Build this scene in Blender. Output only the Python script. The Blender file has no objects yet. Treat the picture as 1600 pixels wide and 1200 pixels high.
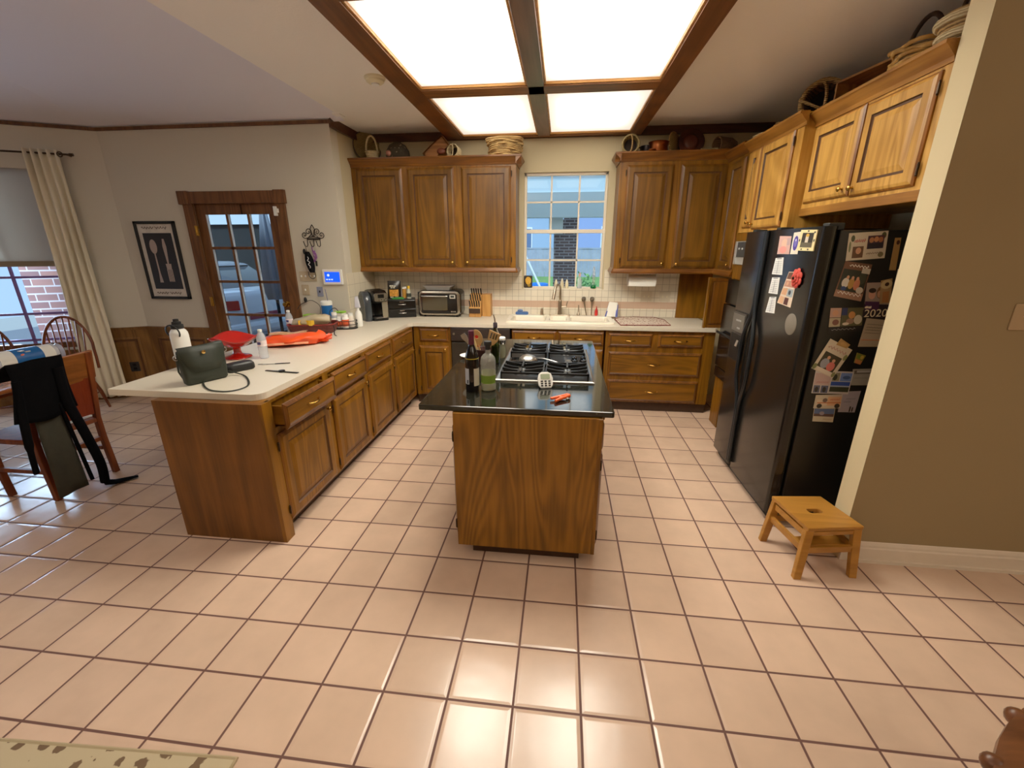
import bpy, bmesh, math, random
from mathutils import Vector, Matrix
random.seed(7)
SC = bpy.context.scene
COL = SC.collection
PI = math.pi
def rad(a): return a*PI/180
def srgb(r, g, b):
    f = lambda c: (c/255/12.92) if c/255 <= .04045 else ((c/255+.055)/1.055)**2.4
    return (f(r), f(g), f(b), 1)

# ---------------------------------------------------------------- materials
MATS = {}
class NT:
    def __init__(s, name):
        s.m = bpy.data.materials.new(name); s.m.use_nodes = True
        s.t = s.m.node_tree; s.b = s.t.nodes['Principled BSDF']
    def n(s, typ, **kw):
        nd = s.t.nodes.new(typ)
        for k, v in kw.items():
            if k in nd.inputs: nd.inputs[k].default_value = v
            else: setattr(nd, k, v)
        return nd
    def l(s, a, b): s.t.links.new(a, b)
    def math(s, op, a, b=None, c=None):
        nd = s.t.nodes.new('ShaderNodeMath'); nd.operation = op
        for i, v in enumerate((a, b, c)):
            if v is None: continue
            if isinstance(v, (int, float)): nd.inputs[i].default_value = v
            else: s.l(v, nd.inputs[i])
        return nd.outputs[0]
    def ramp(s, fac, stops):
        nd = s.t.nodes.new('ShaderNodeValToRGB'); cr = nd.color_ramp
        while len(cr.elements) < len(stops): cr.elements.new(.5)
        for e, (p, c) in zip(cr.elements, stops): e.position = p; e.color = c
        s.l(fac, nd.inputs[0]); return nd.outputs[0]
    def mix(s, fac, a, b):
        nd = s.t.nodes.new('ShaderNodeMix'); nd.data_type = 'RGBA'
        for inp, v in ((nd.inputs[0], fac), (nd.inputs[6], a), (nd.inputs[7], b)):
            if isinstance(v, (int, float, tuple)): inp.default_value = v
            else: s.l(v, inp)
        return nd.outputs[2]
    def coord(s, scale=(1, 1, 1), out='Object'):
        tc = s.n('ShaderNodeTexCoord'); mp = s.n('ShaderNodeMapping')
        mp.inputs['Scale'].default_value = scale
        s.l(tc.outputs[out], mp.inputs[0]); return mp.outputs[0]
    def bump(s, h, strength=.3, dist=.002):
        nd = s.n('ShaderNodeBump'); nd.inputs['Strength'].default_value = strength; nd.inputs['Distance'].default_value = dist
        s.l(h, nd.inputs['Height']); s.l(nd.outputs[0], s.b.inputs['Normal'])

def mat(name, col, rough=.5, metal=0., spec=.5, alpha=1., trans=0., emit=None, es=0., noise=0., nscale=20, bump=0., coat=0., ior=1.45):
    """plain procedural material with a little colour noise"""
    if name in MATS: return MATS[name]
    N = NT(name); b = N.b
    if len(col) == 3: col = srgb(*col)
    b.inputs['Base Color'].default_value = col
    b.inputs['Roughness'].default_value = rough; b.inputs['Metallic'].default_value = metal
    b.inputs['Specular IOR Level'].default_value = spec; b.inputs['IOR'].default_value = ior
    b.inputs['Transmission Weight'].default_value = trans; b.inputs['Alpha'].default_value = alpha
    b.inputs['Coat Weight'].default_value = coat
    if emit:
        b.inputs['Emission Color'].default_value = srgb(*emit); b.inputs['Emission Strength'].default_value = es
    if noise or bump:
        nz = N.n('ShaderNodeTexNoise', Scale=nscale, Detail=4.)
        N.l(N.coord(), nz.inputs['Vector'])
        if noise:
            d = tuple(c*(1-noise) for c in col[:3])+(1,); u = tuple(min(1, c*(1+noise)) for c in col[:3])+(1,)
            N.l(N.ramp(nz.outputs[0], [(.3, d), (.7, u)]), b.inputs['Base Color'])
        if bump: N.bump(nz.outputs[0], bump)
    MATS[name] = N.m
    return N.m

def wood(name, lo, hi, axis='z', rough=.40, scale=1., coat=.05, rings=10., spec=.32):
    """oak like grain running along one axis: stretched, warped growth rings plus fine pores"""
    if name in MATS: return MATS[name]
    N = NT(name); b = N.b
    st = {'x': (.22, 1.6, 1.6), 'y': (1.6, .22, 1.6), 'z': (1.6, 1.6, .22)}[axis]
    fine = {'x': (3, 70, 70), 'y': (70, 3, 70), 'z': (70, 70, 3)}[axis]
    st = tuple(v*scale for v in st)
    n1 = N.n('ShaderNodeTexNoise', Scale=2.2, Detail=2., Roughness=.45, Distortion=.6); N.l(N.coord(st), n1.inputs['Vector'])
    ring = N.math('SINE', N.math('MULTIPLY', n1.outputs[0], rings*6.28))
    ring = N.math('MULTIPLY_ADD', ring, .5, .5)
    n2 = N.n('ShaderNodeTexNoise', Scale=1., Detail=3., Roughness=.6); N.l(N.coord(fine), n2.inputs['Vector'])
    n3 = N.n('ShaderNodeTexNoise', Scale=3., Detail=2.); N.l(N.coord(), n3.inputs['Vector'])
    f = N.math('ADD', N.math('MULTIPLY', ring, .17), N.math('MULTIPLY', n2.outputs[0], .34))
    f = N.math('ADD', f, N.math('MULTIPLY', n3.outputs[0], .36))
    lo, hi = srgb(*lo), srgb(*hi)
    N.l(N.ramp(f, [(.26, lo), (.62, hi)]), b.inputs['Base Color'])
    b.inputs['Roughness'].default_value = rough; b.inputs['Coat Weight'].default_value = coat; b.inputs['Coat Roughness'].default_value = .2
    b.inputs['Specular IOR Level'].default_value = spec
    N.bump(f, .12, .001)
    MATS[name] = N.m
    return N.m

def glass(name, tint=(235, 245, 245), rough=0.02):
    """thin pane: clear with a Fresnel reflection"""
    if name in MATS: return MATS[name]
    N = NT(name); N.t.nodes.remove(N.b)
    out = [n for n in N.t.nodes if n.type == 'OUTPUT_MATERIAL'][0]
    tr = N.n('ShaderNodeBsdfTransparent'); tr.inputs[0].default_value = srgb(*tint)
    gl = N.n('ShaderNodeBsdfGlossy'); gl.inputs['Roughness'].default_value = rough
    fr = N.n('ShaderNodeFresnel', IOR=1.5); mx = N.n('ShaderNodeMixShader')
    N.l(N.math('MINIMUM', N.math('MULTIPLY', fr.outputs[0], 1.7), 1.), mx.inputs[0]); N.l(tr.outputs[0], mx.inputs[1]); N.l(gl.outputs[0], mx.inputs[2])
    N.l(mx.outputs[0], out.inputs[0])
    MATS[name] = N.m
    return N.m

def tiles(name, ax, size, grout, col, gcol, rough=.3, var=.08, off=(0, 0), band=None, bump=.5, wave=0., cloud=0., gw_soft=2.2):
    """square tiles laid on the object's own coordinates, with grout lines, per tile tone and a pillowed edge"""
    if name in MATS: return MATS[name]
    N = NT(name); b = N.b
    tc = N.n('ShaderNodeTexCoord'); sp = N.n('ShaderNodeSeparateXYZ'); N.l(tc.outputs['Object'], sp.inputs[0])
    ds, ids = [], []
    for a, o in zip(ax, off):
        v = N.math('ADD', sp.outputs['XYZ'.index(a.upper())], -o)
        v = N.math('DIVIDE', v, size)
        ids.append(N.math('FLOOR', v))
        fr = N.math('SUBTRACT', N.math('FRACT', N.math('ADD', v, .5)), .5)
        ds.append(N.math('MULTIPLY', N.math('ABSOLUTE', fr), size))
    d = N.math('MINIMUM', ds[0], ds[1])
    mask = N.n('ShaderNodeMapRange'); mask.interpolation_type = 'SMOOTHSTEP'
    N.l(d, mask.inputs[0]); mask.inputs[1].default_value = grout*.5; mask.inputs[2].default_value = grout*.5*1.6
    cb = N.n('ShaderNodeCombineXYZ'); N.l(ids[0], cb.inputs[0]); N.l(ids[1], cb.inputs[1])
    wn = N.n('ShaderNodeTexWhiteNoise'); wn.noise_dimensions = '3D'; N.l(cb.outputs[0], wn.inputs['Vector'])
    c = srgb(*col); lo = tuple(x*(1-var) for x in c[:3])+(1,); hi = tuple(min(1, x*(1+var)) for x in c[:3])+(1,)
    f = wn.outputs['Value']
    if cloud:
        nz = N.n('ShaderNodeTexNoise', Scale=5.5, Detail=3., Roughness=.55); N.l(tc.outputs['Object'], nz.inputs['Vector'])
        f = N.math('ADD', N.math('MULTIPLY', f, 1-cloud), N.math('MULTIPLY', nz.outputs[0], cloud))
    tcol = N.ramp(f, [(.25, lo), (.75, hi)])
    if band:
        ba, z0, z1, bc = band
        zz = sp.outputs['XYZ'.index(ba.upper())]
        inb = N.math('MULTIPLY', N.math('GREATER_THAN', zz, z0), N.math('LESS_THAN', zz, z1))
        tcol = N.mix(inb, tcol, srgb(*bc))
        m2 = N.math('MAXIMUM', mask.outputs[0], inb)
    else: m2 = mask.outputs[0]
    N.l(N.mix(m2, srgb(*gcol), tcol), b.inputs['Base Color'])
    N.l(N.math('SUBTRACT', .75, N.math('MULTIPLY', m2, .75-rough)), b.inputs['Roughness'])
    pil = N.n('ShaderNodeMapRange'); pil.interpolation_type = 'SMOOTHSTEP'; N.l(d, pil.inputs[0])
    pil.inputs[1].default_value = grout*.4; pil.inputs[2].default_value = grout*gw_soft
    h = pil.outputs[0]
    if wave:
        nz2 = N.n('ShaderNodeTexNoise', Scale=7., Detail=2.); N.l(tc.outputs['Object'], nz2.inputs['Vector'])
        h = N.math('ADD', h, N.math('MULTIPLY', nz2.outputs[0], wave))
    N.bump(h, bump, .003)
    MATS[name] = N.m
    return N.m

def brick(name, ax, c1, c2, mortar, bw=.22, bh=.075):
    if name in MATS: return MATS[name]
    N = NT(name)
    tc = N.n('ShaderNodeTexCoord'); sp = N.n('ShaderNodeSeparateXYZ'); N.l(tc.outputs['Object'], sp.inputs[0])
    cb = N.n('ShaderNodeCombineXYZ')
    u = sp.outputs['XYZ'.index(ax[0].upper())]
    if len(ax) > 2: u = N.math('ADD', u, sp.outputs['XYZ'.index(ax[2].upper())])
    N.l(u, cb.inputs[0]); N.l(sp.outputs['XYZ'.index(ax[1].upper())], cb.inputs[1])
    bt = N.n('ShaderNodeTexBrick', Scale=1.)
    bt.inputs['Color1'].default_value = srgb(*c1); bt.inputs['Color2'].default_value = srgb(*c2); bt.inputs['Mortar'].default_value = srgb(*mortar)
    bt.inputs['Brick Width'].default_value = bw; bt.inputs['Row Height'].default_value = bh; bt.inputs['Mortar Size'].default_value = .008
    N.l(cb.outputs[0], bt.inputs['Vector']); N.l(bt.outputs[0], N.b.inputs['Base Color']); N.b.inputs['Roughness'].default_value = .85
    MATS[name] = N.m
    return N.m

def granite(name):
    N = NT(name); b = N.b
    v = N.n('ShaderNodeTexVoronoi', Scale=90.); N.l(N.coord(), v.inputs['Vector'])
    nz = N.n('ShaderNodeTexNoise', Scale=35., Detail=6., Roughness=.7); N.l(N.coord(), nz.inputs['Vector'])
    f = N.math('SUBTRACT', nz.outputs[0], N.math('MULTIPLY', v.outputs['Distance'], .35))
    N.l(N.ramp(f, [(.3, srgb(20, 21, 17)), (.5, srgb(34, 34, 27)), (.57, srgb(76, 74, 58)), (.64, srgb(150, 142, 112))]), b.inputs['Base Color'])
    b.inputs['Roughness'].default_value = .07; b.inputs['Specular IOR Level'].default_value = .65
    MATS[name] = N.m
    return N.m

def weave(name, lo, hi, sx=60, sz=80, rough=.75):
    if name in MATS: return MATS[name]
    N = NT(name); b = N.b
    w1 = N.n('ShaderNodeTexWave', Scale=sz/6.28, Distortion=2.5, Detail=2.); w1.bands_direction = 'Z'; N.l(N.coord(), w1.inputs['Vector'])
    nz = N.n('ShaderNodeTexNoise', Scale=float(sx), Detail=3.); N.l(N.coord(), nz.inputs['Vector'])
    f = N.math('ADD', N.math('MULTIPLY', w1.outputs['Fac'], .55), N.math('MULTIPLY', nz.outputs[0], .5))
    N.l(N.ramp(f, [(.25, srgb(*lo)), (.75, srgb(*hi))]), b.inputs['Base Color']); b.inputs['Roughness'].default_value = rough
    N.bump(f, .9, .006)
    MATS[name] = N.m
    return N.m

def spots(name, base, c2, scale, thr, rough=.9):
    if name in MATS: return MATS[name]
    N = NT(name)
    v = N.n('ShaderNodeTexVoronoi', Scale=scale); v.inputs['Randomness'].default_value = .8
    nz = N.n('ShaderNodeTexNoise', Scale=scale*2.2, Detail=2.); N.l(N.coord(), nz.inputs['Vector'])
    N.l(N.coord(), v.inputs['Vector'])
    f = N.math('ADD', v.outputs['Distance'], N.math('MULTIPLY', N.math('SUBTRACT', nz.outputs[0], .5), .6))
    N.l(N.ramp(f, [(thr, srgb(*c2)), (thr+.03, srgb(*base))]), N.b.inputs['Base Color']); N.b.inputs['Roughness'].default_value = rough
    MATS[name] = N.m
    return N.m

# ---------------------------------------------------------------- mesh builder
class B:
    def __init__(s): s.bm = bmesh.new()
    def _f(s, vs, m):
        try:
            f = s.bm.faces.new(vs); f.material_index = m; return f
        except ValueError: return None
    def face(s, pts, m=0): return s._f([s.bm.verts.new(p) for p in pts], m)
    def box(s, x0, x1, y0, y1, z0, z1, m=0, M=None):
        P = [(x, y, z) for x in (x0, x1) for y in (y0, y1) for z in (z0, z1)]
        if M is not None: P = [M @ Vector(p) for p in P]
        v = [s.bm.verts.new(p) for p in P]
        for q in ((0, 1, 3, 2), (4, 6, 7, 5), (0, 4, 5, 1), (2, 3, 7, 6), (0, 2, 6, 4), (1, 5, 7, 3)): s._f([v[i] for i in q], m)
        return s
    def hexa(s, a, b_, m=0):
        """solid between two quads"""
        v = [s.bm.verts.new(p) for p in list(a)+list(b_)]; k = len(a)
        s._f(v[:k][::-1], m); s._f(v[k:], m)
        for i in range(k): s._f([v[i], v[(i+1) % k], v[k+(i+1) % k], v[k+i]], m)
        return s
    def rings(s, loops, m=0, closed=True, cap0=True, cap1=True):
        R = [[s.bm.verts.new(p) for p in lp] for lp in loops]; n = len(R[0])
        for i in range(len(R)-1):
            mm = m[i] if isinstance(m, (list, tuple)) else m
            for j in range(n if closed else n-1):
                s._f([R[i][j], R[i][(j+1) % n], R[i+1][(j+1) % n], R[i+1][j]], mm)
        m0 = m[0] if isinstance(m, (list, tuple)) else m; m1 = m[-1] if isinstance(m, (list, tuple)) else m
        if cap0: s._f(R[0][::-1], m0)
        if cap1: s._f(R[-1], m1)
        return s
    def lathe(s, c, prof, seg=24, m=0, M=None, sx=1., sy=1., cap=True):
        c = Vector(c); L = []
        for r, z in prof:
            r = max(r, 1e-4)
            lp = [Vector((r*sx*math.cos(2*PI*k/seg), r*sy*math.sin(2*PI*k/seg), z)) for k in range(seg)]
            L.append([c+((M @ p) if M is not None else p) for p in lp])
        return s.rings(L, m, True, cap, cap)
    def cyl(s, p0, p1, r0, r1=None, seg=16, m=0):
        p0, p1 = Vector(p0), Vector(p1); d = p1-p0
        M = d.to_track_quat('Z', 'Y').to_matrix()
        return s.lathe(p0, [(r0, 0), (r0 if r1 is None else r1, d.length)], seg, m, M)
    def tube(s, pts, r, seg=8, m=0, closed=False, flat=1.):
        pts = [Vector(p) for p in pts]; n = len(pts); L = []; ref = None
        for i, p in enumerate(pts):
            a = pts[(i-1) % n] if (closed or i) else p; b_ = pts[(i+1) % n] if (closed or i < n-1) else p
            t = (b_-a).normalized()
            if ref is None:
                ref = t.orthogonal().normalized()
                if abs(t.z) < .9: ref = (Vector((0, 0, 1))-t*t.z).normalized()
            ref = (ref-t*ref.dot(t))
            ref = ref.normalized() if ref.length > 1e-6 else t.orthogonal().normalized()
            q = t.cross(ref); rr = r[i] if isinstance(r, (list, tuple)) else r
            L.append([p+ref*rr*flat*math.cos(2*PI*k/seg)+q*rr*math.sin(2*PI*k/seg) for k in range(seg)])
        if closed: L.append(L[0]); return s.rings(L, m, True, False, False)
        return s.rings(L, m)
    def sph(s, c, r, m=0, seg=16, M=None):
        if isinstance(r, (int, float)): r = (r, r, r)
        k = seg//2; prof = [(math.sin(PI*i/k), -math.cos(PI*i/k)) for i in range(k+1)]
        c = Vector(c); L = []
        for a, z in prof:
            a = max(a, 1e-3)
            lp = [Vector((r[0]*a*math.cos(2*PI*j/seg), r[1]*a*math.sin(2*PI*j/seg), r[2]*z)) for j in range(seg)]
            L.append([c+((M @ p) if M is not None else p) for p in lp])
        return s.rings(L, m)
    def prism(s, poly, axis, a0, a1, m=0):
        """extrude a 2-D polygon (in the other two axes, in order) along an axis"""
        def P(p, a): return {'x': (a, p[0], p[1]), 'y': (p[0], a, p[1]), 'z': (p[0], p[1], a)}[axis]
        return s.hexa([P(p, a0) for p in poly], [P(p, a1) for p in poly], m)
    def nest(s, F, u0, u1, v0, v1, prof):
        """stepped rectangle: prof = (inset, height, material); F maps (u, v, height) to the world"""
        L = []; ms = []
        for ins, w, mm in prof:
            L.append([F(u0+ins, v0+ins, w), F(u1-ins, v0+ins, w), F(u1-ins, v1-ins, w), F(u0+ins, v1-ins, w)]); ms.append(mm)
        return s.rings(L, ms[1:]+[ms[-1]] if len(ms) > 1 else ms)
    def sheet(s, fn, nu, nv, m=0, thick=0.):
        V = [[s.bm.verts.new(fn(i/nu, j/nv)) for j in range(nv+1)] for i in range(nu+1)]
        for i in range(nu):
            for j in range(nv): s._f([V[i][j], V[i+1][j], V[i+1][j+1], V[i][j+1]], m)
        return s
    def done(s, name, mats, parent=None, smooth=None, bev=0., sol=0., sub=0, recalc=True, origin=None):
        if recalc: bmesh.ops.recalc_face_normals(s.bm, faces=s.bm.faces[:])
        me = bpy.data.meshes.new(name)
        if parent is None:
            if origin is None:
                cs = [v.co for v in s.bm.verts]
                mn = [min(c[i] for c in cs) for i in range(3)]; mx = [max(c[i] for c in cs) for i in range(3)]
                origin = ((mn[0]+mx[0])/2, (mn[1]+mx[1])/2, mn[2])
            bmesh.ops.translate(s.bm, vec=-Vector(origin), verts=s.bm.verts[:])
        s.bm.to_mesh(me); s.bm.free()
        if not isinstance(mats, (list, tuple)): mats = [mats]
        for mm in mats: me.materials.append(mm)
        o = bpy.data.objects.new(name, me); COL.objects.link(o)
        if smooth is not None:
            me.shade_smooth(); me.set_sharp_from_angle(angle=rad(smooth))
        if parent is None: o.location = origin
        else: attach(o, parent)
        if bev:
            md = o.modifiers.new('bevel', 'BEVEL'); md.width = bev; md.segments = 2; md.limit_method = 'ANGLE'; md.angle_limit = rad(40)
        if sol:
            md = o.modifiers.new('shell', 'SOLIDIFY'); md.thickness = sol; md.offset = 0
        if sub:
            md = o.modifiers.new('sub', 'SUBSURF'); md.levels = sub; md.render_levels = sub
        return o

def wmat(o):
    M = o.matrix_basis.copy()
    if o.parent: M = wmat(o.parent) @ o.matrix_parent_inverse @ M
    return M
def attach(o, p):
    o.parent = p; o.matrix_parent_inverse = wmat(p).inverted()
def thing(name, label, cat, loc, group=None):
    o = bpy.data.objects.new(name, None); COL.objects.link(o); o.location = loc; o.empty_display_size = .05
    return tag(o, label, cat, group)
def tag(o, label, cat, group=None):
    o['label'] = label; o['category'] = cat
    if group: o['group'] = group
    return o
def struct(o, label=None):
    o['kind'] = 'structure'
    if label: o['label'] = label
    return o
def text(name, s, size, M, m, parent, align='CENTER', ext=.0002):
    cu = bpy.data.curves.new(name, 'FONT'); cu.body = s; cu.size = size; cu.align_x = align; cu.align_y = 'CENTER'; cu.extrude = ext
    tmp = bpy.data.objects.new(name+'_curve', cu); COL.objects.link(tmp); bpy.context.view_layer.update()
    me = bpy.data.meshes.new_from_object(tmp.evaluated_get(bpy.context.evaluated_depsgraph_get())); bpy.data.objects.remove(tmp)
    me.transform(M); me.materials.clear(); me.materials.append(m)
    o = bpy.data.objects.new(name, me); COL.objects.link(o); attach(o, parent); return o
MY = Matrix.Rotation(PI/2, 3, 'X'); MXP = Matrix.Rotation(PI/2, 3, 'Y'); MXM = Matrix.Rotation(-PI/2, 3, 'Y')
def FY(y): return lambda u, v, w: (u, y-w, v)       # a face looking towards -y
def FXp(x): return lambda u, v, w: (x+w, u, v)      # a face looking towards +x
def FXm(x): return lambda u, v, w: (x-w, u, v)      # a face looking towards -x
def arc(c, r, a0, a1, n, plane='xz', ry=None):
    ry = r if ry is None else ry; out = []
    for i in range(n+1):
        a = a0+(a1-a0)*i/n; u, v = r*math.cos(a), ry*math.sin(a)
        out.append({'xz': (c[0]+u, c[1], c[2]+v), 'xy': (c[0]+u, c[1]+v, c[2]), 'yz': (c[0], c[1]+u, c[2]+v)}[plane])
    return out
def rrect(x0, x1, y0, y1, r, n=4):
    out = []
    for cx, cy, a in ((x1-r, y1-r, 0), (x0+r, y1-r, PI/2), (x0+r, y0+r, PI), (x1-r, y0+r, 3*PI/2)):
        out += [(cx+r*math.cos(a+PI/2*i/n), cy+r*math.sin(a+PI/2*i/n)) for i in range(n+1)]
    return out

# ---------------------------------------------------------------- palette
W_LO, W_HI = (92, 55, 9), (140, 90, 17)
wz = wood('oak_upright', W_LO, W_HI, 'z'); wx = wood('oak_across', W_LO, W_HI, 'x'); wy = wood('oak_lengthwise', W_LO, W_HI, 'y')
lit_z = wood('lit_oak_upright', (158, 106, 34), (218, 162, 76), 'z'); lit_y = wood('lit_oak_lengthwise', (120, 72, 22), (176, 118, 46), 'y')  # lighter copies of the oak: strong light on the fridge-side cabinets painted in
wbig = wood('oak_plywood', (102, 64, 15), (154, 101, 26), 'z', scale=.85, rings=22., rough=.42)
wpen = wood('oak_end_panel', (86, 50, 16), (124, 76, 28), 'z', scale=.7, rings=9.)
wdark = wood('oak_dark_edge', (84, 46, 13), (130, 78, 24), 'z', rough=.3)
wgroove = mat('oak_groove', (78, 44, 14), .5, noise=.2)
wbeam = wood('stained_beam', (84, 46, 18), (122, 72, 32), 'y', rough=.5)
wcrown = wood('stained_crown', (58, 32, 16), (84, 50, 26), 'x', rough=.5)
wtrim = wood('stained_trim', (80, 48, 24), (118, 74, 40), 'z', rough=.45)
wwains = wood('wainscot_wood', (92, 58, 24), (134, 92, 44), 'z', rough=.5)
wseat = wood('cherry_chair', (86, 36, 16), (134, 66, 30), 'z', rough=.4)
wstool = wood('golden_stool', (150, 98, 34), (182, 124, 50), 'x', rough=.35)
wblock = wood('light_block', (176, 120, 56), (212, 156, 84), 'z', rough=.5)
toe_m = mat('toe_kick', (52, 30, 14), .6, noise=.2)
wall_m = mat('wall_paint', (194, 178, 142), .9, bump=.08, nscale=120)
wall_d = mat('wall_paint_dining', (202, 193, 174), .9, bump=.08, nscale=120)
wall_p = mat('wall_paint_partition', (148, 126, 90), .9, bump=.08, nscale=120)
trimw = mat('white_trim_paint', (222, 205, 182), .5, noise=.02)
ceil_m = mat('ceiling_texture', (240, 234, 224), .95, bump=.5, nscale=70)
ceiln_m = mat('nook_ceiling_paint', (228, 224, 232), .95, bump=.15, nscale=70)
lam = mat('white_laminate', (218, 207, 186), .35, noise=.02, nscale=200)
gran = granite('black_granite')
blk = mat('black_gloss', (14, 14, 15), .18, spec=.5)
blkm = mat('black_matte', (18, 18, 18), .6)
blkd = mat('black_cast', (13, 13, 13), .45, noise=.2)
blkfab = mat('black_fabric', (16, 16, 19), .95, spec=.1, bump=.4, nscale=150)
steel = mat('brushed_steel', (190, 188, 182), .28, 1., noise=.06, nscale=60)
chrome = mat('chrome', (220, 220, 220), .1, 1.)
nickel = mat('brushed_nickel', (176, 160, 138), .28, 1.)
brass = mat('antique_brass', (196, 150, 70), .25, 1.)
bronze = mat('dark_bronze', (58, 42, 26), .4, .7)
copper = mat('old_copper', (150, 82, 44), .3, 1., noise=.25)
white = mat('white_plastic', (236, 234, 226), .4)
whitem = mat('white_paper', (238, 234, 222), .8)
cream = mat('cream_plastic', (226, 214, 176), .45)
sinkm = mat('bisque_enamel', (238, 228, 206), .15)
red = mat('red_glaze', (176, 22, 14), .18, coat=.3)
redp = mat('red_plastic', (200, 36, 30), .4)
orange = mat('orange_plastic', (240, 74, 18), .4, bump=.2, nscale=30)
clear = mat('clear_glass', (206, 206, 196), .05, alpha=.32, spec=.8); clearp = mat('clear_plastic', (226, 232, 238), .12, alpha=.42)
greeng = glass('green_bottle_glass', (120, 150, 50))
pane = glass('window_glass')
blue = mat('blue_label', (20, 92, 160), .4)

# ================================================================= THE ROOM
T = .26                                                             # floor tile pitch
floor_m = tiles('floor_tile', 'xy', T, .0075, (212, 178, 152), (96, 60, 50), rough=.2, var=.11, bump=.55, wave=1.1, cloud=.7, gw_soft=2.5)
struct(B().box(-7.2, 4.6, -3.2, 4.6, -.12, 0).done('floor', floor_m, origin=(0, 0, 0)))

BW = 4.44; DW = 3.75; LX = -2.14; ZC = 2.876
# back wall with the window opening
nL, nR, nB_, nT_ = -.315, .593, 1.235, 2.468
b = B()
b.box(LX-.12, nL, BW, BW+.16, 0, ZC+.05); b.box(nR, 2.6, BW, BW+.16, 0, ZC+.05)
b.box(nL, nR, BW, BW+.16, 0, nB_); b.box(nL, nR, BW, BW+.16, nT_, ZC+.05)
struct(b.done('wall_back', wall_m, origin=(0, BW, 0)))
struct(B().box(LX-.12, LX, DW+.14, BW+.02, 0, ZC+.05).done('wall_left_return', wall_m, origin=(LX, BW, 0)))
# wall with the garage door opening
dL, dR, dT = -3.74, -2.80, 2.13
b = B(); b.box(-4.78, dL, DW, DW+.14, 0, 2.9); b.box(dR, LX, DW, DW+.14, 0, ZC+.05); b.box(dL, dR, DW, DW+.14, dT, 2.9)
struct(b.done('wall_door', wall_d, origin=(0, DW, 0)))
# angled nook wall with its window opening: local frame u along the wall, w towards the room
A0 = Vector((-4.648, DW, 0)); AD = Vector((-.88575, -.46416, 0)); AN = Vector((.46416, -.88575, 0))
def AW(u, v, w=0.): return A0+AD*u+AN*w+Vector((0, 0, v))
def abox(b, u0, u1, v0, v1, w0, w1, m=0):
    b.hexa([AW(u0, v0, w0), AW(u1, v0, w0), AW(u1, v1, w0), AW(u0, v1, w0)], [AW(u0, v0, w1), AW(u1, v0, w1), AW(u1, v1, w1), AW(u0, v1, w1)], m)
    return b
b = B(); abox(b, 0, .50, 0, 2.85, -.14, 0); abox(b, .50, 2.2, 2.44, 2.85, -.14, 0); abox(b, .50, 2.2, 0, .62, -.14, 0); abox(b, 2.2, 2.7, 0, 2.85, -.14, 0)
struct(b.done('wall_nook', wall_d, origin=tuple(A0)))
E0 = AW(2.7, 0)
struct(B().box(E0.x-.14, E0.x, -3.2, E0.y, 0, 4.1).done('wall_left', wall_d))
struct(B().box(2.36, 2.5, 1.6, BW, 0, ZC+.05).done('wall_right', wall_m))
wall_e = mat('wall_paint_lit_end', (214, 194, 152), .9, bump=.08, nscale=120)  # same paint as the front, brightened: light on the end put into colour
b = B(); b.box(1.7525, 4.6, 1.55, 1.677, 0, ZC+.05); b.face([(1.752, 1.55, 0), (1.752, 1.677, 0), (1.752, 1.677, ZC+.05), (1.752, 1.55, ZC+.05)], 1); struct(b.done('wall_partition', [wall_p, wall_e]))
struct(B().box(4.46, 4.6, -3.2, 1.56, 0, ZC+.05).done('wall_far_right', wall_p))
struct(B().box(-7.2, 4.6, -3.34, -3.2, 0, 4.1).done('wall_behind', wall_p))
# ceiling: flat over the kitchen, raised and sloped over the breakfast nook
b = B(); b.box(-2.0, 4.6, -3.2, BW+.1, ZC, ZC+.1); b.box(LX-.12, -2.0, DW, BW+.1, ZC, ZC+.1); b.box(-2.04, -1.97, 3.64, 3.76, 2.868, 2.9); struct(b.done('ceiling', ceil_m))
b = B(); S_ = .30
def nz_(y): return 2.85+(DW-y)*S_
far = AW(2.7, 0); hip = (far.x+1.0, far.y-3.0)
b.face([(-2.0, DW+.05, 2.85), (A0.x, DW+.05, 2.85), (-4.1, .6, 3.55), (-2.0, .6, 3.55)])
b.face([(A0.x, DW+.05, 2.85), (far.x, far.y, 2.85), (-5.6, -.2, 3.55), (-4.1, .6, 3.55)])
b.face([(far.x, far.y, 2.85), (far.x, -3.2, 2.85), (-5.6, -3.2, 3.55), (-5.6, -.2, 3.55)])
b.face([(-2.0, .6, 3.55), (-4.1, .6, 3.55), (-5.6, -.2, 3.55), (-5.6, -3.2, 3.55), (-2.0, -3.2, 3.55)])
b.box(-2.0, -1.98, -3.2, DW, ZC+.03, 3.6)
struct(b.done('ceiling_nook', ceiln_m, recalc=False))
# stained crown band and the thin nook strip
struct(B().box(LX, 2.36, BW-.03, BW, 2.795, ZC).done('trim_crown_back', wcrown))
b = B(); b.hexa([(LX, DW-.0, 2.79), (LX, BW, 2.79), (LX, BW, ZC), (LX, DW, ZC)], [(LX+.03, DW-.02, 2.79), (LX+.03, BW-.03, 2.79), (LX+.03, BW-.03, ZC), (LX+.03, DW-.02, ZC)])
struct(b.done('trim_crown_return', wcrown))
b = B(); b.box(-4.66, LX+.02, DW-.018, DW, 2.822, 2.852); abox(b, 0, 2.6, 2.822, 2.852, 0, .018)
struct(b.done('trim_nook', wtrim))
# baseboard of the partition
b = B()
b.prism([(1.55, 0), (1.536, 0), (1.536, .085), (1.541, .092), (1.541, .104), (1.546, .12), (1.55, .125)], 'x', 1.80, 4.46)
b.prism([(1.80, 0), (1.752, 0), (1.752, .125), (1.80, .125)], 'y', 1.54, 1.552)
b.box(1.796, 4.46, 1.524, 1.538, 0, .018)
struct(b.done('baseboard_partition', trimw))
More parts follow.
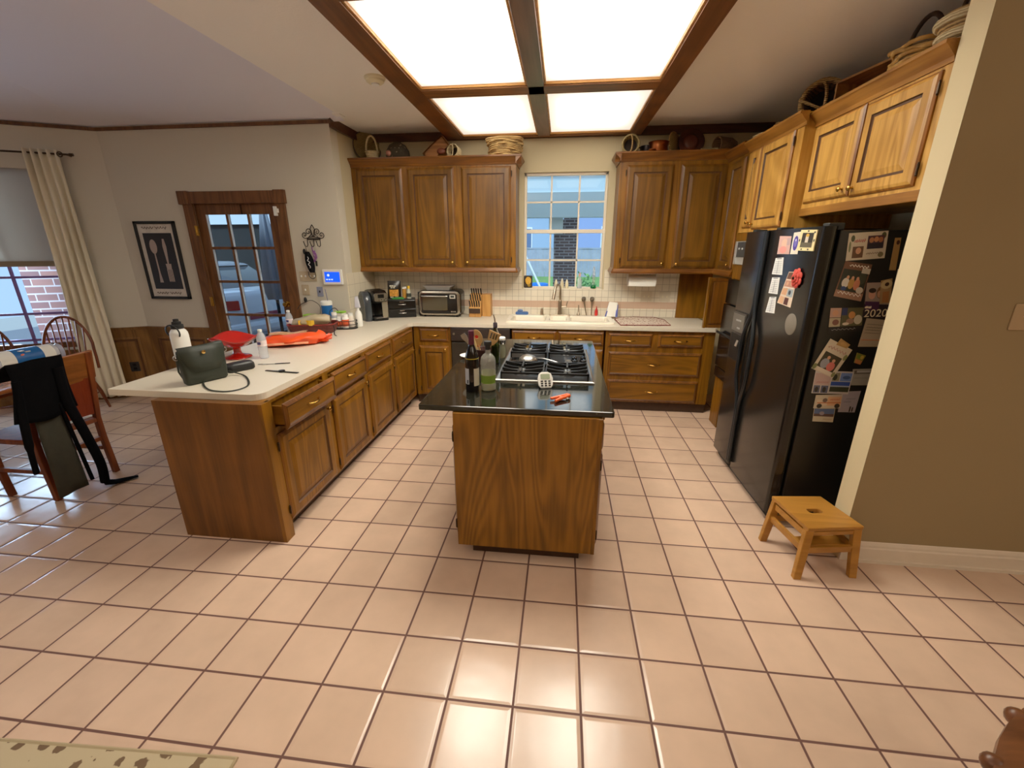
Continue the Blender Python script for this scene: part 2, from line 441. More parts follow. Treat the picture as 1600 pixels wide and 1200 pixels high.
# wainscot with raised panels on the door wall and the angled wall
b = B()
b.box(-4.66, dL-.10, DW-.018, DW, 0, .80); b.box(-4.66, dL-.10, DW-.035, DW, .79, .82)
prW = [(0, .018, 1), (0, .023, 0), (.018, .027, 0), (.03, .019, 1), (.045, .0195, 1), (.10, .028, 0)]
b.nest(FY(DW), -4.54, -3.92, .12, .70, prW)
b.box(-4.65, dL-.10, DW-.03, DW, 0, .09)
Fa = lambda u, v, w: AW(u, v, w)
abox(b, -.02, .5, 0, .80, -.01, .018); abox(b, -.02, .5, .79, .82, -.01, .035); abox(b, .5, 2.6, 0, .60, 0, .018); abox(b, .015, 2.6, 0, .09, 0, .03)
b.nest(Fa, .10, .42, .12, .70, prW)
struct(b.done('wainscot_trim', [wwains, wgroove]))
# backsplash tile on the back wall and the return wall
bsm = tiles('backsplash_tile', 'xz', .0745, .003, (232, 222, 200), (172, 160, 138), rough=.22, var=.03, off=(0, .919), band=('z', 1.017, 1.094, (206, 172, 146)), bump=.25)
b = B(); b.box(LX, 1.79, BW-.008, BW, .92, nB_-.005); b.box(LX, nL-.02, BW-.008, BW, nB_-.005, 1.45); b.box(nR+.02, 1.79, BW-.008, BW, nB_-.005, 1.45)
struct(b.done('backsplash_trim', bsm, origin=(0, BW, 0)))
bsm2 = tiles('backsplash_tile_return', 'yz', .13, .003, (226, 214, 188), (186, 174, 150), rough=.3, var=.03, off=(0, .919), bump=.2)
struct(B().box(LX, LX+.008, DW+.005, BW-.008, .92, 1.43).done('backsplash_return_trim', bsm2, origin=(LX, 0, 0)))

# ---------------------------------------------------------------- kitchen window
win = bpy.data.objects.new('window_1', None); COL.objects.link(win); win.location = (.14, BW+.05, nB_); struct(win)
b = B(); ww = mat('window_white', (226, 214, 192), .5)
y0, y1 = BW+.035, BW+.075
fr = .028
for x0, x1, z0, z1 in ((nL, nL+fr, nB_, nT_), (nR-fr, nR, nB_, nT_), (nL, nR, nB_, nB_+.02), (nL, nR, nT_-.03, nT_)): b.box(x0, x1, y0, y1, z0, z1)
b.box(nL, nR, y0-.012, y1, 1.845, 1.885)
b.done('window_frame', ww, win, bev=.003)
b = B()
for x in (-.015, .290): b.box(x-.009, x+.009, y0+.008, y1-.008, nB_, nT_)
for z in (2.172, 1.553): b.box(nL, nR, y0+.008, y1-.008, z-.009, z+.009)
b.done('muntin', ww, win)
b = B(); b.face([(nL, y0+.02, nB_), (nR, y0+.02, nB_), (nR, y0+.02, nT_), (nL, y0+.02, nT_)])
b.done('pane', pane, win)
b = B(); b.box(nL, nR, BW-.006, BW+.04, nB_-.012, nB_+.004); b.done('sill', ww, win)

# ---------------------------------------------------------------- garage door with nine lights in view
door = bpy.data.objects.new('door_1', None); COL.objects.link(door); door.location = (-3.27, DW, 0); struct(door)
b = B()
b.box(dL-.10, dL+.01, DW-.03, DW, 0, dT); b.box(dR-.01, dR+.10, DW-.03, DW, 0, dT)
b.box(dL-.12, dR+.11, DW-.036, DW, dT-.005, dT+.112)
for x0 in (dL-.13, dR+.0): b.box(x0, x0+.115, DW-.045, DW, dT-.012, dT+.118)
b.done('door_casing', wtrim, door, bev=.004)
b = B()
gx = (-3.632, -2.912); gz = (.30, 2.022); yy0, yy1 = DW+.01, DW+.05
b.box(dL, gx[0], yy0, yy1, 0.005, dT); b.box(gx[1], dR, yy0, yy1, 0.005, dT); b.box(gx[0], gx[1], yy0, yy1, gz[1], dT); b.box(gx[0], gx[1], yy0, yy1, 0.005, gz[0])
b.done('door_leaf', wtrim, door)
b = B()
for x in (-3.393, -3.15): b.box(x-.014, x+.014, yy0+.004, yy1-.004, gz[0], gz[1])
for z in (1.685, 1.333, .97, .63): b.box(gx[0], gx[1], yy0+.004, yy1-.004, z-.014, z+.014)
b.done('muntin', wtrim, door)
b = B()
for i in range(3):
    x0 = (gx[0], -3.379, -3.136)[i]
    for z0, z1 in ((1.699, 2.022), (1.347, 1.671), (.984, 1.319), (.644, .956), (.3, .616)): b.box(x0, x0+.010, yy0+.002, yy1-.02, z0, z1)
b.done('glazing_bead', mat('bead_white', (200, 214, 226), .4), door)
b = B(); b.face([(gx[0], yy0+.02, gz[0]), (gx[1], yy0+.02, gz[0]), (gx[1], yy0+.02, gz[1]), (gx[0], yy0+.02, gz[1])]); b.done('pane', pane, door)
b = B(); b.lathe((-2.855, yy0, 1.10), [(.03, 0), (.03, .006), (.012, .01), (.012, .03), (.026, .04), (.03, .055), (.022, .07), (.0, .072)], 16, M=MY)
b.done('door_handle', brass, door, smooth=50)
b = B()
for z in (1.86, 1.12): b.cyl((dL+.005, DW-.034, z-.05), (dL+.005, DW-.034, z+.05), .008); b.box(dL-.01, dL+.03, DW-.036, DW-.028, z-.05, z+.05)
b.done('hinge', brass, door)
b = B(); b.box(-2.815, -2.785, DW-.055, DW-.03, 2.0, 2.09); b.box(-2.783, -2.768, DW-.05, DW-.03, 2.03, 2.07); b.done('contact_sensor', white, door, bev=.003)
b = B(); b.box(-3.215, -3.205, yy0-.012, yy0, 2.02, 2.115); b.done('door_closer_pin', bronze, door)

# ---------------------------------------------------------------- nook window
def shade_cloth():
    N = NT('shade_fabric'); out = [n for n in N.t.nodes if n.type == 'OUTPUT_MATERIAL'][0]
    N.b.inputs['Base Color'].default_value = srgb(180, 178, 176); N.b.inputs['Roughness'].default_value = .9
    tl = N.n('ShaderNodeBsdfTranslucent'); tl.inputs[0].default_value = srgb(206, 196, 180); mx = N.n('ShaderNodeMixShader'); mx.inputs[0].default_value = .4
    N.l(N.b.outputs[0], mx.inputs[1]); N.l(tl.outputs[0], mx.inputs[2]); N.l(mx.outputs[0], out.inputs[0]); return N.m
nw = bpy.data.objects.new('window_2', None); COL.objects.link(nw); nw.location = AW(1.35, .62); struct(nw)
b = B(); wfr = mat('nook_window_frame', (120, 92, 150), .6)
for u0, u1, v0, v1 in ((.50, .55, .62, 2.44), (2.15, 2.2, .62, 2.44), (.5, 2.2, .62, .68), (.5, 2.2, 2.39, 2.44)): abox(b, u0, u1, v0, v1, -.10, -.05)
b.done('window_frame', wtrim, nw)
b = B()
for u in (1.06, 1.6): abox(b, u-.012, u+.012, .66, 2.4, -.085, -.065)
for v in (1.39, 1.005, .72): abox(b, .54, 2.16, v-.012, v+.012, -.085, -.065)
b.done('muntin', wfr, nw)
b = B(); b.face([AW(.5, .62, -.075), AW(2.2, .62, -.075), AW(2.2, 2.44, -.075), AW(.5, 2.44, -.075)]); b.done('pane', pane, nw)
sh = thing('roller_shade', 'pale grey fabric shade pulled halfway down the brick-view window beside the curtain', 'window shade', AW(1.35, 1.5, -.02))
b = B(); abox(b, .50, 2.2, 1.55, 2.44, -.03, -.02); b.done('fabric', shade_cloth(), sh)
b = B(); abox(b, .50, 2.2, 1.50, 1.555, -.04, -.012); b.done('bottom_rail', mat('shade_rail', (128, 112, 88), .7), sh)
# curtain
cu = thing('curtain', 'long cream grommet curtain hanging at the edge of the nook window', 'curtain', AW(.5, .02, .1))
b = B()
def cf(i, j):
    z = .04+j*2.57; sp = .85+.25*(1-j)
    u = .44+(i-.5)*.30*sp+.03*(1-j)
    w = .10+.032*math.sin(i*2*PI*4.3)*(.75+.25*j)+.008*math.sin(i*31+j*9)
    return AW(u, z, w)
b.sheet(cf, 64, 24); b.done('cloth', mat('curtain_cloth', (224, 212, 184), .95, bump=.25, nscale=90), cu, smooth=60, sol=.004)
b = B(); b.tube([AW(.295, 2.57, .125)+Vector((0, 0, .022*math.cos(a)))+AD*.02*math.sin(a) for a in [k*2*PI/16 for k in range(16)]], .006, 6, closed=True); b.done('grommet', bronze, cu, smooth=60)
ro = thing('curtain_rod', 'thin dark metal curtain rod across the top of the nook window', 'curtain rod', AW(1.2, 2.57, .1))
b = B(); b.cyl(AW(.22, 2.575, .1), AW(2.5, 2.575, .1), .009); b.cyl(AW(.20, 2.575, .1), AW(.23, 2.575, .1), .014); b.done('pole', bronze, ro, smooth=40)
for u in (.26, 2.4): b = B(); b.cyl(AW(u, 2.575, 0), AW(u, 2.575, .1), .008); b.done('bracket', bronze, ro)
ol = thing('wall_outlet', 'black outlet set in the brown wainscot below the curtain', 'outlet', AW(.21, .36, .03))
b = B(); abox(b, .165, .255, .30, .415, .018, .03); b.done('cover_plate', blkm, ol, bev=.003)
for v in (.335, .38): b = B(); abox(b, .195, .225, v-.012, v+.012, .03, .033); b.done('socket', blk, ol)

# ---------------------------------------------------------------- ceiling light box
lb = thing('ceiling_light_box', 'large wood-framed ceiling light box with rows of glowing white panels', 'ceiling light', (-.1, 3., 2.8))
wbeam_x = wood('stained_beam_across', (100, 60, 26), (146, 94, 46), 'x', rough=.5)
wlip = wood('light_lip', (170, 112, 50), (206, 150, 80), 'x', rough=.4)
def beam(x0, x1, y0, y1, m, n='beam'): B().box(x0, x1, y0, y1, 2.80, ZC).done(n, m, lb, bev=.004)
b = B(); b.hexa([(-1.085, .16, 2.8), (-.965, .16, 2.8), (-.965, BW-.03, 2.8), (-1.145, BW-.03, 2.8)], [(-1.085, .16, ZC), (-.965, .16, ZC), (-.965, BW-.03, ZC), (-1.145, BW-.03, ZC)]); b.done('beam', wbeam, lb)
b = B(); b.hexa([(.775, .16, 2.8), (.925, .16, 2.8), (.888, BW-.03, 2.8), (.775, BW-.03, 2.8)], [(.775, .16, ZC), (.925, .16, ZC), (.888, BW-.03, ZC), (.775, BW-.03, ZC)]); b.done('beam', wbeam, lb)
beam(-.167, -.045, .3, 4.36, wood('center_beam', (96, 68, 54), (126, 94, 76), 'y', rough=.35)); beam(-.965, .775, 2.93, 3.10, wbeam_x); beam(-.965, .775, 4.34, BW-.03, wbeam_x); beam(-.965, .775, 1.53, 1.715, wbeam_x); beam(-.965, .775, .16, .34, wbeam_x)
b = B()
cells = [(-.965, -.167, 1.715, 2.93), (-.045, .775, 1.715, 2.93), (-.965, -.167, 3.10, 4.34), (-.045, .775, 3.10, 4.34), (-.965, -.167, .34, 1.53), (-.045, .775, .34, 1.53)]
for x0, x1, y0, y1 in cells:
    for q in ((x0, x1, y0, y0+.018), (x0, x1, y1-.018, y1), (x0, x0+.016, y0, y1), (x1-.016, x1, y0, y1)): b.box(*q, 2.808, 2.828)
b.done('inner_lip', wlip, lb, bev=.004)
# ribbed acrylic panels lit from inside: brighter over the tubes, dimmer near the frame
def panel_mat(i, x0, x1, y0, y1):
    hi = 2.4 if y0 > 3 else (PANEL_HI if y0 > 1 else 1.2)
    N = NT('light_panel_%d' % i)
    tc = N.n('ShaderNodeTexCoord'); sp = N.n('ShaderNodeSeparateXYZ'); N.l(tc.outputs['Generated'], sp.inputs[0])
    f = None
    for k in (0, 1):
        v = N.math('ABSOLUTE', N.math('SUBTRACT', sp.outputs[k], .5))
        mr = N.n('ShaderNodeMapRange'); mr.interpolation_type = 'SMOOTHSTEP'; N.l(v, mr.inputs[0])
        mr.inputs[1].default_value = .5; mr.inputs[2].default_value = .24; mr.inputs[3].default_value = .0; mr.inputs[4].default_value = 1.
        f = mr.outputs[0] if f is None else N.math('MULTIPLY', f, mr.outputs[0])
    N.b.inputs['Base Color'].default_value = srgb(240, 232, 210); N.b.inputs['Roughness'].default_value = .5
    N.b.inputs['Emission Color'].default_value = PANEL_COL
    N.l(N.math('MULTIPLY_ADD', f, hi-PANEL_LO, PANEL_LO), N.b.inputs['Emission Strength'])
    return N.m
PANEL_COL = (1., .92, .77, 1); PANEL_LO = .85; PANEL_HI = 27.0
for i, (x0, x1, y0, y1) in enumerate(cells):
    B().box(x0+.002, x1-.002, y0+.002, y1-.002, 2.826, 2.834).done('diffuser', panel_mat(i, x0, x1, y0, y1), lb)

sd = thing('smoke_detector', 'round white smoke detector on the ceiling beside the light box', 'smoke detector', (-1.28, 2.85, ZC))
b = B(); b.lathe((-1.28, 2.85, ZC), [(.075, 0), (.075, -.012), (.066, -.018), (.064, -.03), (.05, -.04), (0, -.042)], 28); b.done('body', cream, sd, smooth=40)
b = B(); b.lathe((-1.28, 2.85, ZC-.04), [(.03, 0), (.028, -.008), (0, -.009)], 20); b.done('test_button', white, sd, smooth=40)
# ================================================================= CABINETS
DOOR = [(0, 0, 1), (0, .008, 1), (.010, .015, 1), (.024, .021, 0), (.066, .021, 0), (.071, .012, 2), (.081, .012, 2), (.112, .020, 0)]
DRAW = [(0, 0, 1), (0, .008, 1), (.010, .015, 1), (.020, .019, 1), (.028, .013, 2), (.034, .013, 0)]
DM = [wz, wdark, wgroove]; DXM = [wx, wdark, wgroove]; LM = [lit_z, wood('lit_oak_edge', (112, 62, 18), (168, 106, 38), 'z', rough=.3), wgroove]; UM = [wood('shaded_oak_upright', (80, 49, 9), (122, 79, 17), 'z'), wdark, wgroove]; DYM = [wy, wdark, wgroove]  # lit edge and shaded doors are the same oak, light painted into colour
def knob(F, u, v, w0, parent, m=brass):
    b = B(); M = {'y': MY, 'p': MXP, 'm': MXM}[F[1]]
    b.lathe(F[0](u, v, w0), [(.008, 0), (.006, .006), (.006, .012), (.013, .018), (.015, .024), (.011, .029), (0, .031)], 14, M=M)
    return b.done('knob', m, parent, smooth=50)
def pull(F, u, v, w0, parent, wd=.10):
    """bail pull with flared ends"""
    f = F[0]; b = B(); pts = []; rr = []
    for i in range(13):
        t = i/12; uu = u-wd/2+wd*t; h = .004+.022*math.sin(PI*t)**.6
        pts.append(f(uu, v-.004*math.sin(PI*t), w0+h)); rr.append(.0045+.0035*math.exp(-((t-.5)/.18)**2))
    b.tube(pts, rr, 8)
    for s_ in (-1, 1):
        c = [f(u+s_*(wd/2+a), v+bb, w0+.001) for a, bb in ((.022, .002), (.006, .009), (-.006, .006), (-.006, -.006), (.006, -.009))]
        d = [f(u+s_*(wd/2+a), v+bb, w0+.004) for a, bb in ((.022, .002), (.006, .009), (-.006, .006), (-.006, -.006), (.006, -.009))]
        b.hexa(c, d)
    return b.done('handle', brass, parent, smooth=50)
def hinge(F, u, v, parent):
    b = B(); f = F[0]
    b.cyl(f(u, v-.022, .012), f(u, v+.022, .012), .006, seg=8); b.sph(f(u, v-.026, .012), .005, seg=8); b.sph(f(u, v+.026, .012), .005, seg=8)
    return b.done('hinge', bronze, parent, smooth=40)
def cdoor(F, u0, u1, v0, v1, parent, kn=None, hg=None, mats=DM):
    b = B(); b.nest(F[0], u0, u1, v0, v1, DOOR); d = b.done('door', mats, parent)
    if kn: knob(F, kn[0], kn[1], .021, d)
    if hg is not None:
        for v in (v0+.07, v1-.07): hinge(F, hg, v, d)
    return d
def cdraw(F, u0, u1, v0, v1, parent, mats=DXM, hw=.10, pr=DRAW):
    b = B(); b.nest(F[0], u0, u1, v0, v1, pr); d = b.done('drawer', mats, parent)
    pull(F, (u0+u1)/2, (v0+v1)/2, .014, d, hw)
    return d

# ---- L-shaped worktop
def worktop():
    bm = bmesh.new()
    out = [(-2.43, 1.371)]
    r = .07; cx, cy = -1.493-r, 1.371+r
    out += [(cx+r*math.cos(-PI/2+PI/2*i/8), cy+r*math.sin(-PI/2+PI/2*i/8)) for i in range(9)]
    out += [(-1.493, 3.70), (-1.447, 3.746), (1.672, 3.746), (1.70, 3.775), (1.70, BW-.009), (LX+.009, BW-.009), (LX+.009, DW-.012), (-2.45, DW-.012)]
    hole = [(-.43, 3.90), (.675, 3.90), (.675, 4.375), (-.43, 4.375)]
    edges = []
    for lp in (out, hole):
        vs = [bm.verts.new((x, y, .919)) for x, y in lp]
        edges += [bm.edges.new((vs[i], vs[(i+1) % len(vs)])) for i in range(len(vs))]
    bmesh.ops.triangle_fill(bm, edges=edges, use_beauty=True)
    r_ = bmesh.ops.extrude_face_region(bm, geom=bm.faces[:])
    bmesh.ops.translate(bm, vec=(0, 0, -.037), verts=[g for g in r_['geom'] if isinstance(g, bmesh.types.BMVert)])
    bb = B(); bb.bm.free(); bb.bm = bm
    return bb.done('worktop', lam, bev=.004)
tag(worktop(), 'long white laminate worktop wrapping the peninsula and the sink wall', 'worktop')

# ---- peninsula base cabinets (faces look towards +x)
FP = (FXp(-1.458), 'p')
desc = ['oak base cabinet at the free end of the peninsula with its drawer pulled open',
        'oak peninsula cabinet second from the free end, its drawer left slightly open',
        'oak peninsula cabinet third from the free end, drawer over door, both shut',
        'oak peninsula cabinet next to the inside corner, drawer over door']
ur = [(1.36, 1.965), (1.965, 2.548), (2.548, 3.125), (3.125, 3.74)]
for i, (a, c) in enumerate(ur):
    t = thing('base_cabinet', desc[i], 'cabinet', (-1.78, (a+c)/2, 0), 'peninsula base cabinets')
    b = B(); b.box(-2.11, -1.478, a, c, .10, .882)
    b.box(-1.478, -1.458, a, a+.035, .10, .882); b.box(-1.478, -1.458, c-.035, c, .10, .882)
    b.box(-1.478, -1.458, a+.035, c-.035, .865, .882); b.box(-1.478, -1.458, a+.035, c-.035, .675, .712); b.box(-1.478, -1.458, a+.035, c-.035, .10, .125)
    b.done('carcass', wz, t)
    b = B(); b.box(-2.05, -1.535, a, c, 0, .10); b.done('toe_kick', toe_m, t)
    op = (.07, .022, 0, 0)[i]
    d0, d1 = (a+.035, c-.025)
    cdoor(FP, d0, d1, .115, .672, t, (d1-.035, .638), d0-.008)
    Fd = (FXp(-1.458+op), 'p')
    dd = cdraw(Fd, d0-.004, d1+.002, .708, .862, t, DYM)
    if op:
        bb = B(); x0, x1 = -1.80, -1.458+op+.001
        for q in ((x0, x1, d0+.02, d0+.034, .72, .84), (x0, x1, d1-.034, d1-.02, .72, .84), (x0, x1, d0+.02, d1-.02, .72, .728)): bb.box(*q)
        bb.done('drawer_box', wx, dd)
    if i == 0:
        b = B(); b.box(-2.11, -1.475, 1.318, 1.36, 0, .882); b.done('end_panel', wpen, t)
        b = B(); b.box(-1.475, -1.452, 1.318, 1.395, 0, .882); b.done('end_stile', wz, t)

# ---- sink wall base cabinets (faces look towards -y)
YF = 3.78; FB = (FY(YF), 'y')
def base_y(label, x0, x1, hollow=False, corner=None):
    t = thing('base_cabinet', label, 'cabinet', ((x0+x1)/2, 4.1, 0), 'sink wall base cabinets')
    b = B()
    if hollow:
        b.box(x0, x0+.018, YF, 4.42, .1, .882); b.box(x1-.018, x1, YF, 4.42, .1, .882); b.box(x0, x1, YF, 4.42, .1, .118); b.box(x0, x1, 4.41, 4.42, .1, .882); b.box(x0, x1, YF, YF+.02, .1, .882)
    else: b.box(x0, x1, YF, 4.42, .1, .882)
    b.done('carcass', wz, t)
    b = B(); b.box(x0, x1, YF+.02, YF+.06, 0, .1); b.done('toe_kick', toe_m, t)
    return t
t = base_y('narrow oak cabinet between the inside corner and the black dishwasher', -1.456, -1.045)
cdraw(FB, -1.392, -1.068, .716, .860, t); cdoor(FB, -1.40, -1.072, .105, .668, t, (-1.105, .63), -1.405)
t = base_y('oak sink cabinet under the faucet with two dummy drawer fronts', -.388, .603, True)
cdraw(FB, -.376, .095, .714, .857, t); cdraw(FB, .112, .583, .714, .855, t)
cdoor(FB, -.372, .095, .108, .668, t, (.06, .63), -.378); cdoor(FB, .112, .583, .108, .668, t, (.147, .63), .589)
t = base_y('wide oak drawer cabinet below the patterned drying mat', .603, 1.69)
cdraw(FB, .634, 1.075, .708, .848, t); cdraw(FB, 1.136, 1.578, .712, .848, t); cdraw(FB, .645, 1.582, .398, .652, t); cdraw(FB, .655, 1.584, .108, .350, t)

# ---- dishwasher
t = thing('dishwasher', 'black built-in dishwasher behind the island bottles', 'dishwasher', (-.715, 4.0, 0))
b = B(); b.box(-1.035, -.395, 3.79, 3.858, .02, .878); b.done('tub', blkm, t)
b = B(); b.box(-1.033, -.397, 3.752, 3.79, .11, .715); b.done('door', mat('dishwasher_black', (40, 36, 30), .3), t, bev=.004)
b = B(); b.box(-1.033, -.397, 3.745, 3.79, .735, .872); b.box(-1.033, -.397, 3.77, 3.79, .715, .735); b.done('control_panel', mat('dishwasher_panel', (44, 36, 34), .3), t, bev=.006)
b = B(); b.box(-.57, -.40, 3.742, 3.75, .74, .765); b.done('badge', steel, t)
b = B(); b.cyl((-1.0, 3.746, .81), (-1.0, 3.738, .81), .012); b.done('button', steel, t)

# ---- kitchen sink and faucet
t = thing('kitchen_sink', 'cream enamel three-bowl drop-in sink under the window', 'sink', (.12, 4.13, .919))
bm = bmesh.new(); edges = []
bowls = [(-.415, -.03, 3.93, 4.29), (.005, .20, 3.96, 4.26), (.235, .655, 3.93, 4.29)]
outl = rrect(-.455, .70, 3.87, 4.40, .05, 5)
for lp in [outl]+[rrect(x0, x1, y0, y1, .04, 4) for x0, x1, y0, y1 in bowls]:
    vs = [bm.verts.new((x, y, .938)) for x, y in lp]; edges += [bm.edges.new((vs[i], vs[(i+1) % len(vs)])) for i in range(len(vs))]
bmesh.ops.triangle_fill(bm, edges=edges, use_beauty=True)
b = B(); b.bm.free(); b.bm = bm
lo_ = rrect(-.463, .708, 3.862, 4.408, .055, 5)
b.rings([[(x, y, .938) for x, y in outl], [(x, y, .930) for x, y in rrect(-.461, .706, 3.864, 4.406, .053, 5)], [(x, y, .9195) for x, y in lo_]], 0, True, False, False)
for (x0, x1, y0, y1), dp in zip(bowls, (.19, .14, .19)):
    b.rings([[(x, y, .938) for x, y in rrect(x0, x1, y0, y1, .04, 4)], [(x, y, .93) for x, y in rrect(x0+.006, x1-.006, y0+.006, y1-.006, .04, 4)], [(x, y, .938-dp) for x, y in rrect(x0+.02, x1-.02, y0+.02, y1-.02, .04, 4)]], 0, True, False, True)
b.done('basin', sinkm, t, smooth=40, recalc=True)
for (x0, x1, y0, y1), dp in zip(bowls, (.19, .14, .19)): b = B(); b.lathe(((x0+x1)/2, (y0+y1)/2, .9385-dp), [(.04, 0), (.04, .003), (.02, .004), (0, .002)], 20); b.done('drain', steel, t, smooth=40)
t = thing('kitchen_faucet', 'brushed nickel gooseneck pull-down faucet on the sink deck', 'faucet', (.12, 4.345, .938))
fx, fy, fz = .12, 4.345, .938
b = B(); b.rings([[(x, y, fz+z) for x, y in rrect(fx-.125*k, fx+.125*k, fy-.028*k, fy+.028*k, .026*k, 5)] for z, k in ((0, 1), (.005, 1), (.009, .94))]); b.done('deck_plate', nickel, t, smooth=40)
b = B(); b.lathe((fx, fy, fz+.008), [(.027, 0), (.026, .02), (.022, .05), (.021, .15), (.017, .165), (.014, .17)], 20); b.done('body', nickel, t, smooth=40)
b = B(); pts = [(fx, fy, fz+.17), (fx, fy, fz+.285)]
for k in range(1, 13):
    a = PI*k/12*.93; rr = .062
    pts.append((fx-.5*(rr-rr*math.cos(a)), fy-.86*(rr-rr*math.cos(a)), fz+.285+rr*1.15*math.sin(a)))
b.tube(pts, .0125, 12); b.done('spout', nickel, t, smooth=60)
e = Vector(pts[-1]); dn = (e-Vector(pts[-2])).normalized()
b = B(); b.cyl(e, e+dn*.035, .0135, .017, 16); b.cyl(e+dn*.035, e+dn*.11, .017, .020, 16); b.done('spray_head', nickel, t, smooth=40)
b = B(); b.cyl((fx+.015, fy, fz+.095), (fx+.075, fy, fz+.10), .012, .010, 12); b.tube([(fx+.07, fy, fz+.10), (fx+.078, fy, fz+.13), (fx+.086, fy-.004, fz+.165)], [.007, .006, .005], 8); b.done('lever', nickel, t, smooth=50)

# ---- wall cabinets
def crown(poly, axis, a0, a1, parent, m=None, nm='crown_molding'):
    b = B(); b.prism(poly, axis, a0, a1); return b.done(nm, m or wx, parent)
def cprof(f, z, s):      # profile stepping outwards from the face (f) to the top, s = direction outwards
    return [(f, z), (f+s*.008, z), (f+s*.012, z+.02), (f+s*.03, z+.04), (f+s*.05, z+.062), (f+s*.058, z+.068), (f+s*.058, z+.082), (f, z+.082)]
wcr = wood('crown_across', (86, 46, 13), (136, 82, 26), 'x', rough=.35); wcry = wood('crown_lengthwise', (86, 46, 13), (136, 82, 26), 'y', rough=.35)
FU = (FY(4.11), 'y')
t = thing('upper_cabinet', 'oak wall cabinet with three doors above the toaster oven', 'cabinet', (-1.26, 4.27, 1.43))
b = B(); b.box(LX+.003, -.372, 4.11, BW-.009, 1.45, 2.581); b.done('carcass', wz, t)
b = B(); b.prism([(4.13, 1.43), (4.095, 1.43), (4.09, 1.445), (4.098, 1.46), (4.104, 1.478), (4.13, 1.48)], 'x', LX+.003, -.36)
b.prism([(-.372, 1.43), (-.352, 1.43), (-.347, 1.445), (-.356, 1.46), (-.362, 1.478), (-.372, 1.48)], 'y', 4.092, BW-.01); b.done('light_rail', wcr, t)
crown(cprof(4.11, 2.498, -1), 'x', LX+.003, -.315, t, wcr); crown(cprof(-.372, 2.498, 1), 'y', 4.055, BW-.01, t, wcry)
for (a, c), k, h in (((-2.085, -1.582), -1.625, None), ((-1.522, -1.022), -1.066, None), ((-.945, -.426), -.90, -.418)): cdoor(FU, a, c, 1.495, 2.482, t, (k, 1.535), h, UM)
t = thing('upper_cabinet', 'oak wall cabinet with two doors between the sink window and the corner', 'cabinet', (1.2, 4.27, 1.43))
b = B(); b.box(.668, 1.689, 4.11, BW-.009, 1.45, 2.581); b.done('carcass', wz, t)
b = B(); b.prism([(4.13, 1.43), (4.095, 1.43), (4.09, 1.445), (4.098, 1.46), (4.104, 1.478), (4.13, 1.48)], 'x', .655, 1.689)
b.prism([(.668, 1.43), (.648, 1.43), (.643, 1.445), (.652, 1.46), (.658, 1.478), (.668, 1.48)], 'y', 4.092, BW-.01); b.done('light_rail', wcr, t)
crown(cprof(4.11, 2.498, -1), 'x', .612, 1.70, t, wcr); crown(cprof(.668, 2.498, -1), 'y', 4.055, BW-.01, t, wcry)
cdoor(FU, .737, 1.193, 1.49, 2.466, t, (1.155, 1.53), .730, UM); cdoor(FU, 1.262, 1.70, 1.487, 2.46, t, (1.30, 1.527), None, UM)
FR_ = (FXm(1.689), 'm')
t = thing('upper_cabinet', 'slim oak corner cabinet squeezed beside the oven tower', 'cabinet', (2., 4.0, 1.43))
b = B(); b.box(1.692, 2.355, 3.605, BW-.009, 1.45, 2.553); b.done('carcass', wz, t)
b = B(); b.prism([(1.70, 1.43), (1.675, 1.43), (1.67, 1.445), (1.678, 1.46), (1.684, 1.478), (1.70, 1.48)], 'y', 3.605, 4.10); b.done('light_rail', wcry, t)
crown(cprof(1.692, 2.47, -1), 'y', 3.605, 4.115, t, wcry)
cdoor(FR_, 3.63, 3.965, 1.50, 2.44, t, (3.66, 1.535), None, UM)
t = thing('oven_tower', 'tall oak tower housing the black oven and microwave behind the refrigerator', 'cabinet', (2., 3.2, 0))
b = B(); x = 1.695
b.box(x, 2.355, 3.56, 3.60, 0, 1.81); b.box(x, 2.355, 2.85, 2.875, 0, 1.81); b.box(2.30, 2.355, 2.875, 3.56, 0, 1.81)
b.box(x, 2.30, 2.875, 3.56, 1.745, 1.81); b.box(x, 2.30, 2.875, 3.56, 1.42, 1.545); b.box(x, 2.30, 2.875, 3.56, 0, .49)
b.done('carcass', wz, t)
b = B(); b.box(x-.012, x, 3.40, 3.60, 0.0, .488); b.done('base_panel', wz, t, bev=.004)
t = thing('upper_cabinet', 'oak cabinet with a slim and a wide door on top of the oven tower', 'cabinet', (2., 3.2, 1.815))
b = B(); b.box(1.692, 2.355, 2.735, 3.60, 1.815, 2.538); b.done('carcass', lit_z, t)
cdoor(FR_, 3.33, 3.515, 1.852, 2.455, t, (3.35, 1.89), None, LM); cdoor(FR_, 2.825, 3.312, 1.835, 2.455, t, (3.27, 1.875), 2.818, LM)
crown(cprof(1.692, 2.455, -1), 'y', 2.70, 3.605, t, lit_y)
t = thing('appliance_nook', 'oak panelling framing the worktop corner next to the oven tower', 'panelling', (1.6, 4.1, .921))
b = B(); b.box(1.553, 1.572, 3.765, 3.80, .921, 1.415); b.done('side_stile', wz, t)
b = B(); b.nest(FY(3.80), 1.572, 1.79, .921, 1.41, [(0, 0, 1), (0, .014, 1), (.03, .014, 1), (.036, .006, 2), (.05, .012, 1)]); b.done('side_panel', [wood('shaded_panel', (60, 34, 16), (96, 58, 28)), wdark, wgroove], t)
b = B(); b.box(1.44, 1.79, BW-.028, BW-.010, .921, 1.428); b.done('back_panel', wz, t)
t = thing('upper_cabinet', 'oak cabinet with two short doors above the refrigerator', 'cabinet', (2.05, 2.2, 1.9))
b = B(); b.box(1.764, 2.355, 1.685, 2.733, 1.905, 2.53); b.done('carcass', lit_z, t)
